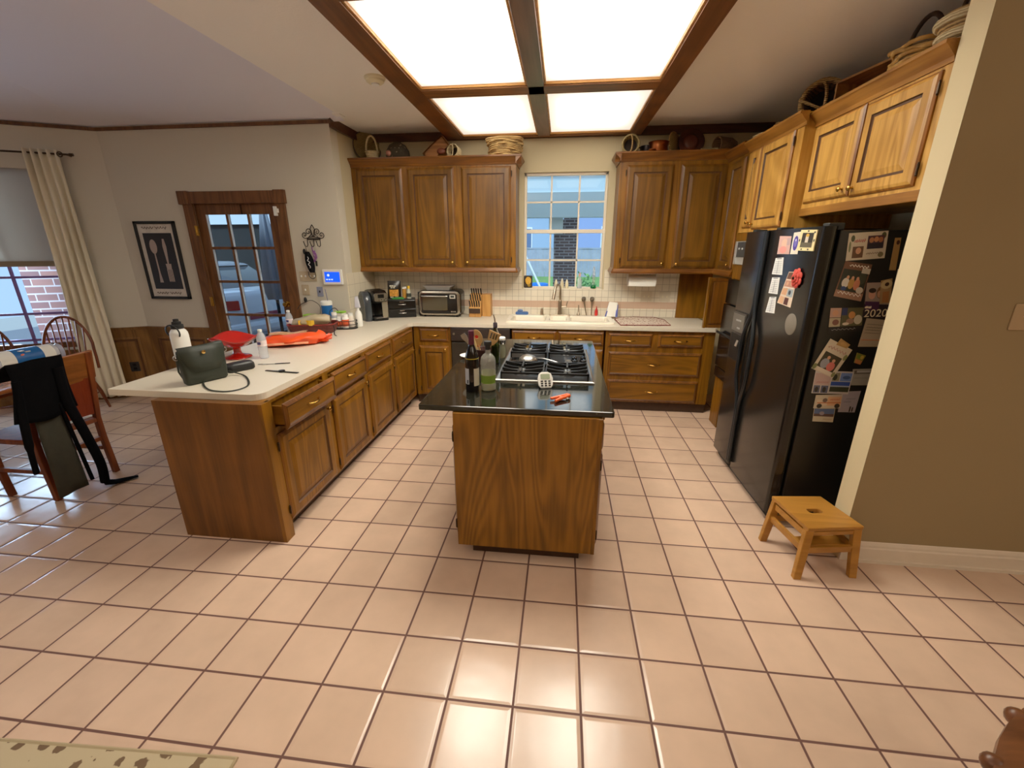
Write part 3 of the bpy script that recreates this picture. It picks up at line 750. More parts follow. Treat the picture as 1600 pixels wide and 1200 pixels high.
b = B(); b.box(1.757, 1.80, 1.685, 2.733, 1.895, 1.945); b.done('light_rail', lit_y, t, bev=.004)
FG = (FXm(1.764), 'm')
cdoor(FG, 2.225, 2.705, 1.975, 2.44, t, (2.265, 2.015), None, LM); cdoor(FG, 1.735, 2.21, 1.965, 2.43, t, (2.17, 2.01), 1.728, LM)
crown(cprof(1.764, 2.445, -1), 'y', 1.685, 2.745, t, lit_y)

# ---- appliances of the tower
t = thing('microwave_oven', 'silver built-in microwave high in the oven tower, mostly hidden by the refrigerator', 'microwave', (2., 3.2, 1.55))
b = B(); b.box(1.70, 2.2, 2.88, 3.55, 1.548, 1.742); b.done('housing', mat('micro_grey', (150, 150, 146), .35, .6), t)
b = B(); b.box(1.682, 1.70, 2.88, 3.555, 1.548, 1.742); b.box(1.668, 1.684, 3.535, 3.557, 1.548, 1.742); b.box(1.676, 1.684, 2.88, 3.54, 1.59, 1.6); b.done('front_frame', mat('micro_trim', (196, 194, 186), .3, .4), t)
b = B(); b.box(1.674, 1.682, 2.90, 3.52, 1.61, 1.735); b.done('door', mat('micro_door', (60, 64, 66), .25), t)
b = B(); b.cyl((1.674, 3.47, 1.68), (1.668, 3.47, 1.68), .008); b.cyl((1.674, 3.40, 1.68), (1.668, 3.40, 1.68), .008); b.done('knob', white, t)
t = thing('built_in_oven', 'black built-in oven in the tower beside the refrigerator', 'oven', (2., 3.2, .5))
b = B(); b.box(1.70, 2.28, 2.88, 3.55, .493, 1.417); b.done('housing', blkm, t)
b = B(); b.box(1.665, 1.70, 2.86, 3.59, 1.20, 1.417); b.done('control_panel', blk, t, bev=.004)
b = B(); b.box(1.655, 1.70, 2.86, 3.59, .60, 1.19); b.box(1.66, 1.70, 2.86, 3.59, .493, .59); b.done('door', blk, t, bev=.005)
b = B(); b.cyl((1.62, 2.92, .93), (1.62, 3.55, .93), .011); b.cyl((1.62, 2.95, .93), (1.66, 2.95, .93), .008); b.cyl((1.62, 3.5, .93), (1.66, 3.5, .93), .008); b.done('handle', blkm, t, smooth=40)

# ---- island
t = thing('kitchen_island', 'oak island cabinet with a black granite slab overhanging its plain end', 'kitchen island', (0, 2.2, 0))
b = B(); b.box(-.405, .355, 1.335, 2.95, .085, .884); b.done('carcass', wz, t)
b = B(); b.box(-.40, .352, 1.318, 1.336, .085, .884); b.done('end_panel', wbig, t)
b = B(); b.box(.338, .358, 1.314, 1.34, .085, .884); b.done('corner_stile', wz, t, bev=.003)
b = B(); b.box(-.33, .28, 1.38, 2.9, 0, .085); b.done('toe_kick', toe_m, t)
FI1 = (FXm(-.405), 'm'); FI2 = (FXp(.355), 'p')
for a, c in ((1.37, 1.89), (1.90, 2.41), (2.42, 2.92)):
    cdoor(FI1, a, c, .12, .80, t, (c-.04, .76), a-.004); cdoor(FI2, a, c, .105, .675, t, (c-.04, .64), a-.004); cdraw(FI2, a, c, .69, .85, t, DYM)
b = B(); b.prism(rrect(-.587, .414, 1.337, 3.04, .012, 3), 'z', .885, .915); b.done('countertop', gran, t, bev=.004)

# ---- refrigerator
FX = 1.47; F0, FS, F1 = 1.85, 2.468, 2.84
t = thing('refrigerator', 'black side-by-side refrigerator with dispenser, covered in photos and magnets', 'refrigerator', (1.85, 2.35, 0))
b = B(); b.box(1.555, 2.33, F0+.006, F1-.006, .03, 1.775); b.done('cabinet_body', mat('fridge_side', (15, 14, 13), .42, bump=.15, nscale=300), t, bev=.006)
fgl = mat('fridge_front', (20, 19, 18), .2, spec=.55)
def fdoor(y0, y1, nm):
    b = B(); pr = rrect(FX, 1.545, y0, y1, .022, 4); b.prism(pr, 'z', .075, 1.795); return b.done(nm, fgl, t, smooth=30)
frz = fdoor(FS+.006, F1, 'freezer_door'); rdr = fdoor(F0, FS-.006, 'refrigerator_door')
b = B(); b.box(1.52, 1.56, F0+.01, F1-.01, .01, .07)
for k in range(6): b.box(1.514, 1.522, F0+.03, F1-.03, .014+k*.009, .018+k*.009)
b.done('kick_grille', blkm, t)
b = B()
for y in (F0+.05, F1-.06, FS-.05): b.box(1.50, 1.58, y-.03, y+.03, 1.775, 1.812)
b.done('hinge_cover', blkm, t, bev=.006)
def fhandle(yc, s, parent):
    b = B(); pts = []; wd = []
    for i in range(33):
        z = .12+i*(1.79-.12)/32
        k = math.exp(-((z-.93)/.27)**4)
        pts.append((FX-.012-.012*k, yc+s*(.012+.075*k), z))
    b.tube(pts, .014, 8, flat=.9)
    return b.done('handle', mat('fridge_handle', (20, 24, 28), .3), parent, smooth=50)
fhandle(FS, 1, frz); fhandle(FS, -1, rdr)
b = B(); b.box(FX-.012, FX+.01, 2.57, 2.81, .86, 1.235); b.done('dispenser_frame', mat('disp_frame', (38, 36, 34), .25), frz, bev=.006)
b = B(); b.box(FX-.016, FX-.008, 2.585, 2.795, 1.085, 1.215); b.done('control_panel', mat('disp_panel', (84, 78, 70), .35), frz, bev=.003)
b = B()
for y, w, z in ((2.70, .05, 1.17), (2.655, .045, 1.172), (2.665, .055, 1.115)): b.box(FX-.018, FX-.015, y-w/2, y+w/2, z-.006, z+.006)
b.done('control_label', mat('disp_text', (150, 148, 142), .5), frz)
b = B(); b.box(FX-.014, FX-.010, 2.60, 2.78, .875, 1.07); b.done('cavity', mat('disp_cavity', (4, 4, 4), .5), frz)
b = B(); b.prism([(FX-.03, .985), (FX-.008, .975), (FX-.008, 1.02), (FX-.02, 1.03)], 'y', 2.62, 2.655); b.done('paddle', steel, frz)
# ================================================================= THINGS ON THE PENINSULA
CT = .919; IT = .9155
EPS = .001
t = thing('water_flask', 'tall white insulated flask with black loop lid behind the green purse', 'bottle', (-2.33, 1.81, CT))
c = (-2.33, 1.81, CT)
b = B(); b.lathe(c, [(.047, 0), (.051, .004), (.051, .225), (.049, .245), (.040, .262), (.033, .268), (.033, .278), (0, .278)], 28); b.done('body', white, t, smooth=40)
b = B(); b.lathe((c[0], c[1], CT+.272), [(.036, 0), (.036, .024), (.026, .028), (.026, .042), (.016, .046), (.016, .060), (0, .062)], 20); b.done('cap', blkm, t, smooth=40)
b = B(); b.tube([(c[0]+.045*math.sin(a)*1.0, c[1]-.040-.01*math.cos(a), CT+.255+.045*math.cos(a)) for a in [k*2*PI/20 for k in range(20)]], .005, 6, closed=True); b.done('carry_loop', blkm, t, smooth=60)
# purse
t = thing('purse', 'dark green crossbody purse standing near the free end of the peninsula', 'purse', (-1.98, 1.58, CT))
PM = Matrix.Translation((-1.985, 1.578, CT)) @ Matrix.Rotation(rad(66), 4, 'Z')
gl_ = mat('purse_leather', (34, 40, 30), .55, bump=.25, nscale=160)
b = B(); L = []
for z, wd, dp in ((0.001, .106, .024), (.012, .113, .034), (.06, .116, .036), (.13, .120, .03), (.19, .126, .02), (.214, .124, .011), (.219, .116, .006)):
    L.append([PM @ Vector((x, y, z+(.012*(x/.12) if z > .15 else 0))) for x, y in rrect(-wd, wd, -dp, dp, min(dp*.9, .02), 4)])
b.rings(L); b.done('body', gl_, t, smooth=60)
b = B(); L = []
for z, o in ((.222, .0), (.218, .012), (.19, .024), (.12, .036), (.075, .040)):
    hw = .122 if z > .12 else .10*(1-(.12-z)/.16)
    L.append([PM @ Vector((x, -o, z)) for x in (-hw, -hw*.33, hw*.33, hw)])
b.rings(L, 0, False, False, False); b.done('flap', gl_, t, sol=.003, smooth=60)
b = B(); b.lathe(PM @ Vector((0.0, -.034, .185)), [(.011, 0), (.011, .004), (0, .007)], 16, M=(PM.to_3x3() @ MY)); b.done('snap', mat('gold', (226, 186, 110), .2, 1.), t, smooth=40)
for s_ in (-1, 1): b = B(); b.tube([PM @ Vector((s_*(.128+.014*math.cos(a)), 0, .17+.014*math.sin(a))) for a in [k*2*PI/14 for k in range(14)]], .003, 6, closed=True); b.done('ring', steel, t, smooth=60)
b = B(); z = CT+.006
st = [(-1.949, 1.713, z+.02), (-1.84, 1.70, z), (-1.74, 1.61, z), (-1.665, 1.51, z), (-1.66, 1.44, z), (-1.70, 1.395, z), (-1.78, 1.395, z), (-1.85, 1.425, z), (-1.93, 1.49, z), (-1.98, 1.55, z+.004)]
def smoothpath(p, n=6):
    p = [Vector(q) for q in p]; out = []
    for i in range(len(p)-1):
        a, b_, c_, d = p[max(i-1, 0)], p[i], p[i+1], p[min(i+2, len(p)-1)]
        for k in range(n):
            q = k/n; out.append(.5*((2*b_)+(c_-a)*q+(2*a-5*b_+4*c_-d)*q*q+(3*b_-a-3*c_+d)*q**3))
    return out+[p[-1]]
b.tube(smoothpath(st), .0055, 8, flat=.6); b.tube([PM @ Vector((-.128, 0, .165)), PM @ Vector((-.120, .03, .08)), PM @ Vector((-.09, .05, .006))], .005, 6); b.done('strap', gl_, t, smooth=60)
t = thing('sunglasses_case', 'black hard case lying behind the green purse', 'case', (-1.95, 1.83, CT))
M4 = Matrix.Translation((-1.955, 1.822, CT)) @ Matrix.Rotation(rad(62), 4, 'Z')
def case_ring(z, k): return [M4 @ Vector((x, y, z)) for x, y in rrect(-.085*k, .085*k, -.04*k, .04*k, .028*k, 5)]
b = B(); b.rings([case_ring(.001, .9), case_ring(.008, 1), case_ring(.026, 1)]); b.done('base', blkm, t, smooth=50)
b = B(); b.rings([case_ring(.0265, 1.01), case_ring(.042, .98), case_ring(.054, .85), case_ring(.058, .6)]); b.done('lid', mat('case_shell', (24, 26, 28), .4, bump=.3, nscale=60), t, smooth=50)
# red pedestal bowl
t = thing('pedestal_bowl', 'glossy red pedestal bowl with a wavy flared rim', 'bowl', (-2.22, 2.14, CT))
c = Vector((-2.215, 2.135, CT))
b = B(); b.lathe(c, [(.085, .0005), (.09, .005), (.086, .012), (.05, .02), (.03, .032), (.024, .055), (.028, .075), (.04, .088), (0, .088)], 28); b.done('foot', red, t, smooth=60)
b = B()
def bowl(i, j):
    a = 2*PI*i; r = .03+.13*j; wv = math.sin(3*a+.6)*.018*j**2
    return c+Vector((r*math.cos(a)*1.05, r*math.sin(a), .082+.075*j**1.6+wv))
b.sheet(bowl, 48, 8); bmesh.ops.remove_doubles(b.bm, verts=b.bm.verts[:], dist=.0004); b.done('bowl', red, t, smooth=80, sol=.006)
# water bottles
def water_bottle(c, label):
    t = thing('water_bottle', label, 'bottle', c, 'clear water bottles on the peninsula')
    b = B(); b.lathe(c, [(.026, 0.0005), (.031, .006), (.031, .02), (.029, .026), (.031, .032), (.031, .05), (.029, .056), (.031, .062), (.031, .085), (.030, .09), (.030, .135), (.031, .14), (.030, .155), (.02, .182), (.0125, .192), (.0125, .2)], 24, cap=True); b.done('body', clearp, t, smooth=40)
    b = B(); b.lathe(c, [(.0305, .092), (.0314, .093), (.0314, .133), (.0305, .134)], 24, cap=False, m=0); b.done('label_band', lab_m, t, smooth=40)
    b = B(); b.lathe((c[0], c[1], c[2]+.196), [(.0145, 0), (.0145, .014), (.012, .016), (0, .016)], 18); b.done('cap', white, t, smooth=40)
    b = B(); b.box(c[0]-.012, c[0]+.012, c[1]-.0325, c[1]-.0300, c[2]+.105, c[2]+.124); b.done('label_print', mat('bottle_print', (60, 50, 110), .5), t)
lab_m = mat('bottle_label', (230, 214, 214), .5, noise=.12, nscale=80)
water_bottle((-2.012, 2.14, CT), 'clear water bottle standing between the red bowl and the orange bag')
water_bottle((-2.41, 3.08, CT), 'clear water bottle tucked behind the dark fruit basket near the garage door')
# fork and watch
t = thing('fork', 'fork with a black handle lying on the white worktop', 'fork', (-1.83, 1.985, CT))
d = Vector((.188, .072, 0)).normalized(); n_ = Vector((-d.y, d.x, 0)); p0 = Vector((-1.922, 1.949, CT+.004))
b = B(); b.tube([p0+d*.105, p0+d*.15, p0+d*.2], [.006, .007, .005], 8, flat=.5); b.done('handle', blkm, t, smooth=60)
b = B(); b.tube([p0+d*.105, p0+d*.07, p0+d*.05], [.004, .003, .006], 8, flat=.5)
b.hexa([p0+d*.05+n_*.009, p0+d*.05-n_*.009, p0+d*.03-n_*.010, p0+d*.03+n_*.010], [p0+d*.05+n_*.009+Vector((0, 0, .002)), p0+d*.05-n_*.009+Vector((0, 0, .002)), p0+d*.03-n_*.010+Vector((0, 0, .002)), p0+d*.03+n_*.010+Vector((0, 0, .002))])
for k in range(4): b.tube([p0+d*.032+n_*(.009-.006*k), p0+d*.0+n_*(.009-.006*k)+Vector((0, 0, .003))], .0013, 6)
b.done('tines', steel, t)
t = thing('wristwatch', 'black wristwatch laid flat near the worktop edge', 'watch', (-1.65, 1.81, CT))
p0, p1 = Vector((-1.775, 1.822, CT+.003)), Vector((-1.53, 1.792, CT+.003)); d = (p1-p0).normalized(); n_ = Vector((-d.y, d.x, 0)); up = Vector((0, 0, 1))
b = B()
for q0, q1 in ((0, .105), (.14, .245)):
    lo_ = [p0+d*q0+n_*.008, p0+d*q1+n_*.010, p0+d*q1-n_*.010, p0+d*q0-n_*.008]; b.hexa(lo_, [v+up*.003 for v in lo_])
b.done('strap', blkm, t)
b = B(); b.lathe(p0+d*.1225, [(.02, 0), (.021, .004), (.02, .010), (.017, .011), (0, .011)], 20); b.done('dial', mat('watch_case', (40, 38, 36), .25, .6), t, smooth=40)
# orange shopping bag with bread inside
t = thing('orange_bag', 'shiny orange plastic bag of bread lying across the peninsula', 'bag', (-2.08, 2.6, CT))
b = B()
def obag(i, j):
    a = 2*PI*j; L_ = -.25+.48*i
    k = (math.sin(PI*min(1, max(0, i*.93+.04)))**.35)
    wob = 1+.10*math.sin(9*i+3*a)+.06*math.sin(17*i-2*a)
    y = .135*k*wob*math.cos(a)*(1-.45*max(0, i-.75)/.25); z = .052*k*(1+.12*math.sin(7*i+a))*(1+math.sin(a))
    if i > .86: z += .02*math.sin(a*2)+.015
    return BM @ Vector((L_, y, z+.001))
BM = Matrix.Translation((-2.05, 2.60, CT)) @ Matrix.Rotation(rad(24), 4, 'Z')
b.sheet(obag, 26, 24); bmesh.ops.remove_doubles(b.bm, verts=b.bm.verts[:], dist=.0005); b.done('body', orange, t, smooth=50)
b = B(); b.sheet(lambda i, j: BM @ Vector((-.19+.28*i, -.03+.10*j, .106+.006*math.sin(8*i)-.035*(j-.5)**2*4*.4)), 8, 4); b.done('clear_window', mat('bag_window', (190, 140, 100), .3, noise=.3, nscale=40), t, smooth=60)
b = B(); b.sheet(lambda i, j: BM @ Vector((-.21+.32*i, -.139-.004*math.sin(11*i), .030+.016*j)), 10, 1); b.done('printed_stripe', mat('bag_print', (250, 170, 130), .4), t)
b = B()
for k in range(5):
    a = -.7+k*.35; b.sheet(lambda i, j: BM @ Vector((.17+.11*i*math.cos(a), .10*i*math.sin(a)+.03*(j-.5), .02+.05*i*(.3+.7*abs(math.sin(k*2.1)))+.01*math.sin(6*j+k))), 5, 4)
b.done('knotted_end', orange, t, smooth=60)
# remote and dark fruit basket
t = thing('silver_pen_tray', 'black and silver remote control lying behind the orange bag', 'remote control', (-2.42, 2.86, CT)); t.name = 'remote_control'
b = B(); b.box(-2.445, -2.398, 2.75, 2.97, CT+.001, CT+.018); b.done('body', blk, t, bev=.006)
b = B()
for k in range(6): b.box(-2.436, -2.407, 2.77+k*.03, 2.785+k*.03, CT+.018, CT+.0205)
b.done('buttons', steel, t)
t = thing('fruit_basket', 'low dark red woven basket piled with packets beside the garage door', 'basket', (-2.2, 3.12, CT))
wvd = weave('dark_weave', (38, 14, 10), (120, 40, 26), 70, 200)
KM = Matrix.Translation((-2.2, 3.12, CT)) @ Matrix.Rotation(rad(14), 4, 'Z')
b = B(); b.rings([[KM @ Vector((x, y, z)) for x, y in rrect(-.21*k, .21*k, -.13*k, .13*k, .06, 5)] for z, k in ((.001, .85), (.03, .93), (.085, 1.0), (.087, .94), (.012, .82))], 0, True, True, True); b.done('body', wvd, t, smooth=60)
b = B(); b.tube([KM @ Vector((x, y, .088)) for x, y in rrect(-.208, .208, -.128, .128, .06, 6)], .007, 6, closed=True); b.done('rim', mat('basket_rim', (120, 26, 18), .4), t, smooth=60)
t = thing('snack_packet', 'clear plastic bag with a yellow label slumped on the dark basket', 'bag', (-2.2, 3.08, 1.0))
b = B()
def cbag(i, j):
    a = 2*PI*j; k = math.sin(PI*min(1, i*.9+.05))**.5; w = 1+.16*math.sin(5*i+2*a)+.1*math.sin(13*i-3*a)
    return KM @ Vector((-.17+.34*i, -.03+.085*k*w*math.cos(a), .10+.06*k*w*math.sin(a)+.03*i))
b.sheet(cbag, 14, 18); b.done('film', mat('wrinkled_film', (196, 178, 140), .25, alpha=.75, bump=.3, nscale=25), t, smooth=50)
b = B(); b.sheet(lambda i, j: KM @ Vector((-.09+.14*i, -.125+.012*math.sin(6*i), .085+.05*j)), 6, 3); b.done('yellow_label', mat('yellow_label', (226, 176, 40), .5), t)
# pill bottles in a wire caddy
t = thing('wire_caddy', 'black wire caddy holding pill bottles at the bend of the worktop', 'caddy', (-2.02, 3.36, CT))
b = B()
def oval(z, k=1.): return [(-2.02+.135*k*math.cos(a), 3.36+.085*k*math.sin(a), CT+z) for a in [q*2*PI/28 for q in range(28)]]
for z in (.006, .045, .08): b.tube(oval(z), .0035, 6, closed=True)
for q in range(0, 28, 3): b.tube([oval(.006)[q], oval(.08)[q]], .0028, 6)
b.prism([(p[0], p[1]) for p in oval(0, .98)], 'z', CT+.001, CT+.008)
b.tube(smoothpath([(-2.155, 3.36, CT+.08), (-2.16, 3.36, CT+.16), (-2.10, 3.36, CT+.20), (-2.06, 3.35, CT+.17)]), .0035, 6)
b.done('frame', blkm, t)
org = mat('pill_label_orange', (226, 92, 48), .5); wlab = mat('pill_label_white', (236, 226, 210), .5)
def pill(x, y, r, h, bm_, lm, label):
    t = thing('pill_bottle', label, 'bottle', (x, y, CT+.009), 'pill bottles in the wire caddy')
    z = CT+.009
    b = B(); b.lathe((x, y, z), [(r*.95, 0), (r, .004), (r, h*.72), (r*.8, h*.8), (r*.7, h*.82), (0, h*.82)], 20); b.done('body', bm_, t, smooth=40)
    b = B(); b.lathe((x, y, z), [(r*1.005, h*.15), (r*1.02, h*.16), (r*1.02, h*.62), (r*1.005, h*.63)], 20, cap=False); b.done('label_band', lm, t, smooth=40)
    b = B(); b.lathe((x, y, z+h*.8), [(r*.82, 0), (r*.82, h*.16), (r*.76, h*.2), (0, h*.2)], 20); b.done('cap', white, t, smooth=40)
pill(-2.115, 3.36, .030, .15, clearp, wlab, 'clear pill bottle with white cap at the basket end of the caddy')
pill(-2.055, 3.335, .024, .11, white, org, 'small white pill bottle with orange label in the caddy')
pill(-1.99, 3.335, .034, .135, white, org, 'broad white pill bottle with orange label in the caddy')
pill(-1.965, 3.405, .028, .14, wlab, wlab, 'plain white pill bottle at the back of the caddy')
t = thing('spray_bottle', 'white spray bottle with translucent trigger next to the coffee maker', 'bottle', (-1.92, 3.47, CT))
c = (-1.915, 3.475, CT); b = B(); b.lathe(c, [(.03, .0005), (.034, .006), (.034, .12), (.026, .15), (.013, .165), (.013, .185), (0, .185)], 20); b.done('body', white, t, smooth=40)
b = B(); b.hexa([(c[0]-.03, c[1]-.012, CT+.19), (c[0]+.03, c[1]-.012, CT+.19), (c[0]+.03, c[1]+.012, CT+.19), (c[0]-.03, c[1]+.012, CT+.19)], [(c[0]-.022, c[1]-.01, CT+.30), (c[0]+.012, c[1]-.01, CT+.31), (c[0]+.012, c[1]+.01, CT+.31), (c[0]-.022, c[1]+.01, CT+.30)]); b.done('trigger_head', mat('frosted', (214, 214, 224), .35), t, bev=.008)
# canister of wipes, green lidded tubs
t = thing('wipes_canister', 'white-lidded blue canister of wipes against the door wall', 'canister', (-2.33, 3.62, CT))
c = (-2.33, 3.62, CT); b = B(); b.lathe(c, [(.052, .0005), (.055, .005), (.055, .20)], 26); b.done('body', blue, t, smooth=40)
b = B(); b.lathe((c[0], c[1], CT+.195), [(.058, 0), (.058, .035), (.05, .044), (0, .044)], 26); b.done('lid', white, t, smooth=40)
b = B(); b.lathe(c, [(.0552, .02), (.0556, .02), (.0556, .05), (.0552, .05)], 26, cap=False); b.done('label_stripe', white, t)
b = B(); b.tube([(c[0]+.02, c[1], CT+.235), (c[0], c[1]+.01, CT+.36)], .003, 6); b.done('straw', mat('blue_straw', (70, 80, 130), .5), t)
lime = mat('lime_lid', (140, 200, 50), .4)
for x, y, h, lb_ in ((-2.385, 3.38, .115, 'clear food tub with lime green lid beside the blue canister'), (-2.16, 3.56, .125, 'clear food tub with lime green lid behind the pill bottles')):
    t = thing('food_tub', lb_, 'container', (x, y, CT), 'lime lidded food tubs')
    b = B(); b.rings([[(p, q, CT+z) for p, q in rrect(x-.05*k, x+.05*k, y-.04*k, y+.04*k, .015, 4)] for z, k in ((.0008, .85), (h, 1))]); b.done('body', mat('tub', (226, 222, 210), .3), t, smooth=40)
    b = B(); b.rings([[(p, q, CT+h+z) for p, q in rrect(x-.055*k, x+.055*k, y-.045*k, y+.045*k, .017, 4)] for z, k in ((.0005, 1), (.012, 1), (.016, .9))]); b.done('lid', lime, t, smooth=40)

# ================================================================= ON THE SINK WALL WORKTOP
KM2 = Matrix.Translation((-1.945, 3.92, CT)) @ Matrix.Rotation(rad(46), 4, 'Z')
t = thing('coffee_maker', 'black and silver pod coffee maker standing in the corner', 'coffee maker', (-1.945, 3.92, CT))
b = B(); b.rings([[KM2 @ Vector((x, y, z)) for x, y in rrect(-.06, .115, -.14, .13, .04, 5)] for z in (.001, .028)]); b.done('base', blk, t, smooth=40)
b = B(); prof = [(.0, .028), (.13, .028), (.13, .28), (.10, .325), (.02, .335), (-.09, .325), (-.145, .285), (-.155, .23), (-.12, .20), (0, .20)]
b.prism(prof, 'x', -.06, .115); bmesh.ops.transform(b.bm, matrix=KM2, verts=b.bm.verts[:]); b.done('housing', blk, t, bev=.02)
b = B(); L = []
for z, k in ((.001, .96), (.20, 1), (.26, .93), (.30, .75), (.318, .45)): L.append([KM2 @ Vector((-.135+x*1.0, y*k-.0, z)) for x, y in rrect(0, .075, -.115*k, .12*k, .03, 5)])
b.rings(L); b.done('water_tank', mat('smoky_tank', (58, 64, 70), .12, spec=.7), t, smooth=50)
b = B(); b.rings([[KM2 @ Vector((x, y-.14, z)) for x, z in rrect(-.045, .10, .215, .30, .02, 4)] for y in (-.016, .0)]); b.done('control_face', mat('cm_silver', (150, 140, 120), .3, .8), t, smooth=40)
b = B(); b.rings([[KM2 @ Vector((x, y-.158, z)) for x, z in rrect(-.01, .06, .25, .29, .006, 3)] for y in (-.003, .0)]); b.done('screen', mat('cm_screen', (24, 22, 20), .15), t)
for x, z in ((.0, .228), (.03, .232), (.06, .228), (.08, .24)): b = B(); b.lathe(KM2 @ Vector((x, -.155, z)), [(.008, 0), (.007, .005), (0, .006)], 12, M=KM2.to_3x3() @ MY); b.done('button', chrome, t, smooth=40)
b = B(); b.rings([[KM2 @ Vector((x, y, z)) for x, y in rrect(.045, .105, -.128, -.118, .004, 3)] for z in (.03, .20)]); b.done('side_panel', mat('cm_panel', (158, 148, 126), .35, .5), t)
b = B(); b.rings([[KM2 @ Vector((x, y, z)) for x, y in rrect(-.04, .10, -.13, -.02, .02, 4)] for z in (.029, .036)]); b.done('drip_tray', steel, t)

t = thing('pod_drawer', 'black two-drawer coffee pod organizer beside the coffee maker', 'organizer', (-1.74, 4.16, CT))
OM = Matrix.Translation((-1.725, 4.205, CT)) @ Matrix.Rotation(rad(20), 4, 'Z')
def obox(b, x0, x1, y0, y1, z0, z1): b.box(x0, x1, y0, y1, z0, z1, M=OM)
b = B(); obox(b, -.155, .155, -.11, .12, .001, .205); b.done('housing', blkm, t, bev=.004)
for z0 in (.008, .106):
    b = B(); obox(b, -.15, .15, -.128, -.111, z0, z0+.09); d = b.done('drawer', blk, t, bev=.004)
    b = B(); b.tube([OM @ Vector((-.04+.08*k/8, -.130-.014*math.sin(PI*k/8), z0+.045)) for k in range(9)], .005, 6); obox(b, -.025, .025, -.131, -.128, z0+.068, z0+.076); b.done('handle', chrome, d, smooth=60)
OZ = CT+.206
t = thing('snack_bag', 'black snack bag with orange picture standing on the pod organizer', 'bag', (-1.84, 4.22, OZ))
b = B()
def sbag(sgn):
    def f(i, j):
        k = math.sin(PI*i)*math.sin(PI*min(1, j*1.05+.0)); return OM @ Vector((-.155+.15*i+.01*j, .02+sgn*.032*k**.6, .2065+.20*j))
    return f
b.sheet(sbag(-1), 10, 12); b.sheet(sbag(1), 10, 12); bmesh.ops.remove_doubles(b.bm, verts=b.bm.verts[:], dist=.0006); b.done('pouch', mat('snack_black', (26, 20, 16), .3, bump=.15, nscale=40), t, smooth=60)
b = B(); b.sheet(lambda i, j: OM @ Vector((-.13+.10*i, -.016-.018*math.sin(PI*(.12+.76*i)), .235+.075*j)), 8, 4); b.done('picture', mat('snack_picture', (206, 140, 50), .5, noise=.5, nscale=40), t)
b = B()
for k, (u, v, w) in enumerate(((-.125, .345, .022), (-.10, .345, .018), (-.078, .343, .022), (-.115, .325, .02), (-.09, .325, .024))): b.sheet(lambda i, j: OM @ Vector((u+w*i, -.021-.004*math.sin(PI*i), v+.014*j)), 3, 1)
for u in (-.125, -.07): b.sheet(lambda i, j: OM @ Vector((u+.035*i, -.020, .218+.012*j)), 2, 1)
b.done('lettering', mat('snack_print', (226, 218, 196), .5), t)
def jar(px, py, r, h, bm_, cm, label, cap_h=.03, name='condiment_bottle', neck=.55):
    q = OM @ Vector((px, py, .2065)); t = thing(name, label, 'bottle', q)
    b = B(); b.lathe(q, [(r*.94, 0), (r, .004), (r, h*.62), (r*neck, h*.82), (r*neck, h*.9), (0, h*.9)], 18); b.done('body', bm_, t, smooth=40)
    b = B(); b.lathe(q+Vector((0, 0, h*.86)), [(r*neck*1.15, 0), (r*neck*1.15, cap_h), (0, cap_h)], 16); b.done('cap', cm, t, smooth=40)
    return t, q
yel = mat('yellow_cap', (236, 190, 40), .4)
t, q = jar(.085, -.03, .026, .13, mat('syrup', (190, 190, 170), .2), yel, 'small bottle with yellow cap on the pod organizer', .03)
b = B(); b.lathe(q, [(.0262, .02), (.0268, .021), (.0268, .06), (.0262, .061)], 18, cap=False); b.done('label_band', mat('dark_label', (50, 56, 46), .5), t)
jar(.035, .03, .026, .125, mat('amber', (196, 140, 60), .2), white, 'amber honey jar behind the yellow-capped bottle', .02, neck=.85)
jar(-.125, .085, .024, .115, mat('spice_brown', (96, 70, 40), .4), mat('grey_lid', (120, 104, 84), .4), 'brown spice jar behind the black snack bag', .022, neck=.85)
t = thing('green_packet', 'flat bright green packet at the front of the pod organizer', 'packet', OM @ Vector((0, -.07, .207)))
b = B(); b.rings([[OM @ Vector((x, y, z)) for x, y in rrect(-.11, .03, -.10, -.05, .01, 3)] for z in (.2065, .222)]); b.rings([[OM @ Vector((x, y, z)) for x, y in rrect(-.09, .02, -.098, -.055, .01, 3)] for z in (.222, .229)]); b.done('wrapper', mat('green_packet', (40, 130, 40), .4), t, bev=.003)
t = thing('black_cutting_tool', 'slim black upright box between the pod organizer and the toaster oven', 'box', (-1.575, 4.30, CT)); t.name = 'narrow_box'
b = B(); NM = Matrix.Translation((-1.545, 4.33, CT)) @ Matrix.Rotation(rad(20), 4, 'Z')
b.box(-.022, .022, -.05, .05, .001, .27, M=NM); b.done('body', blkm, t, bev=.005)
b = B(); b.box(-.012, .012, -.052, -.049, .20, .25, M=NM); b.done('label_patch', mat('dark_patch', (60, 40, 40), .4), t)

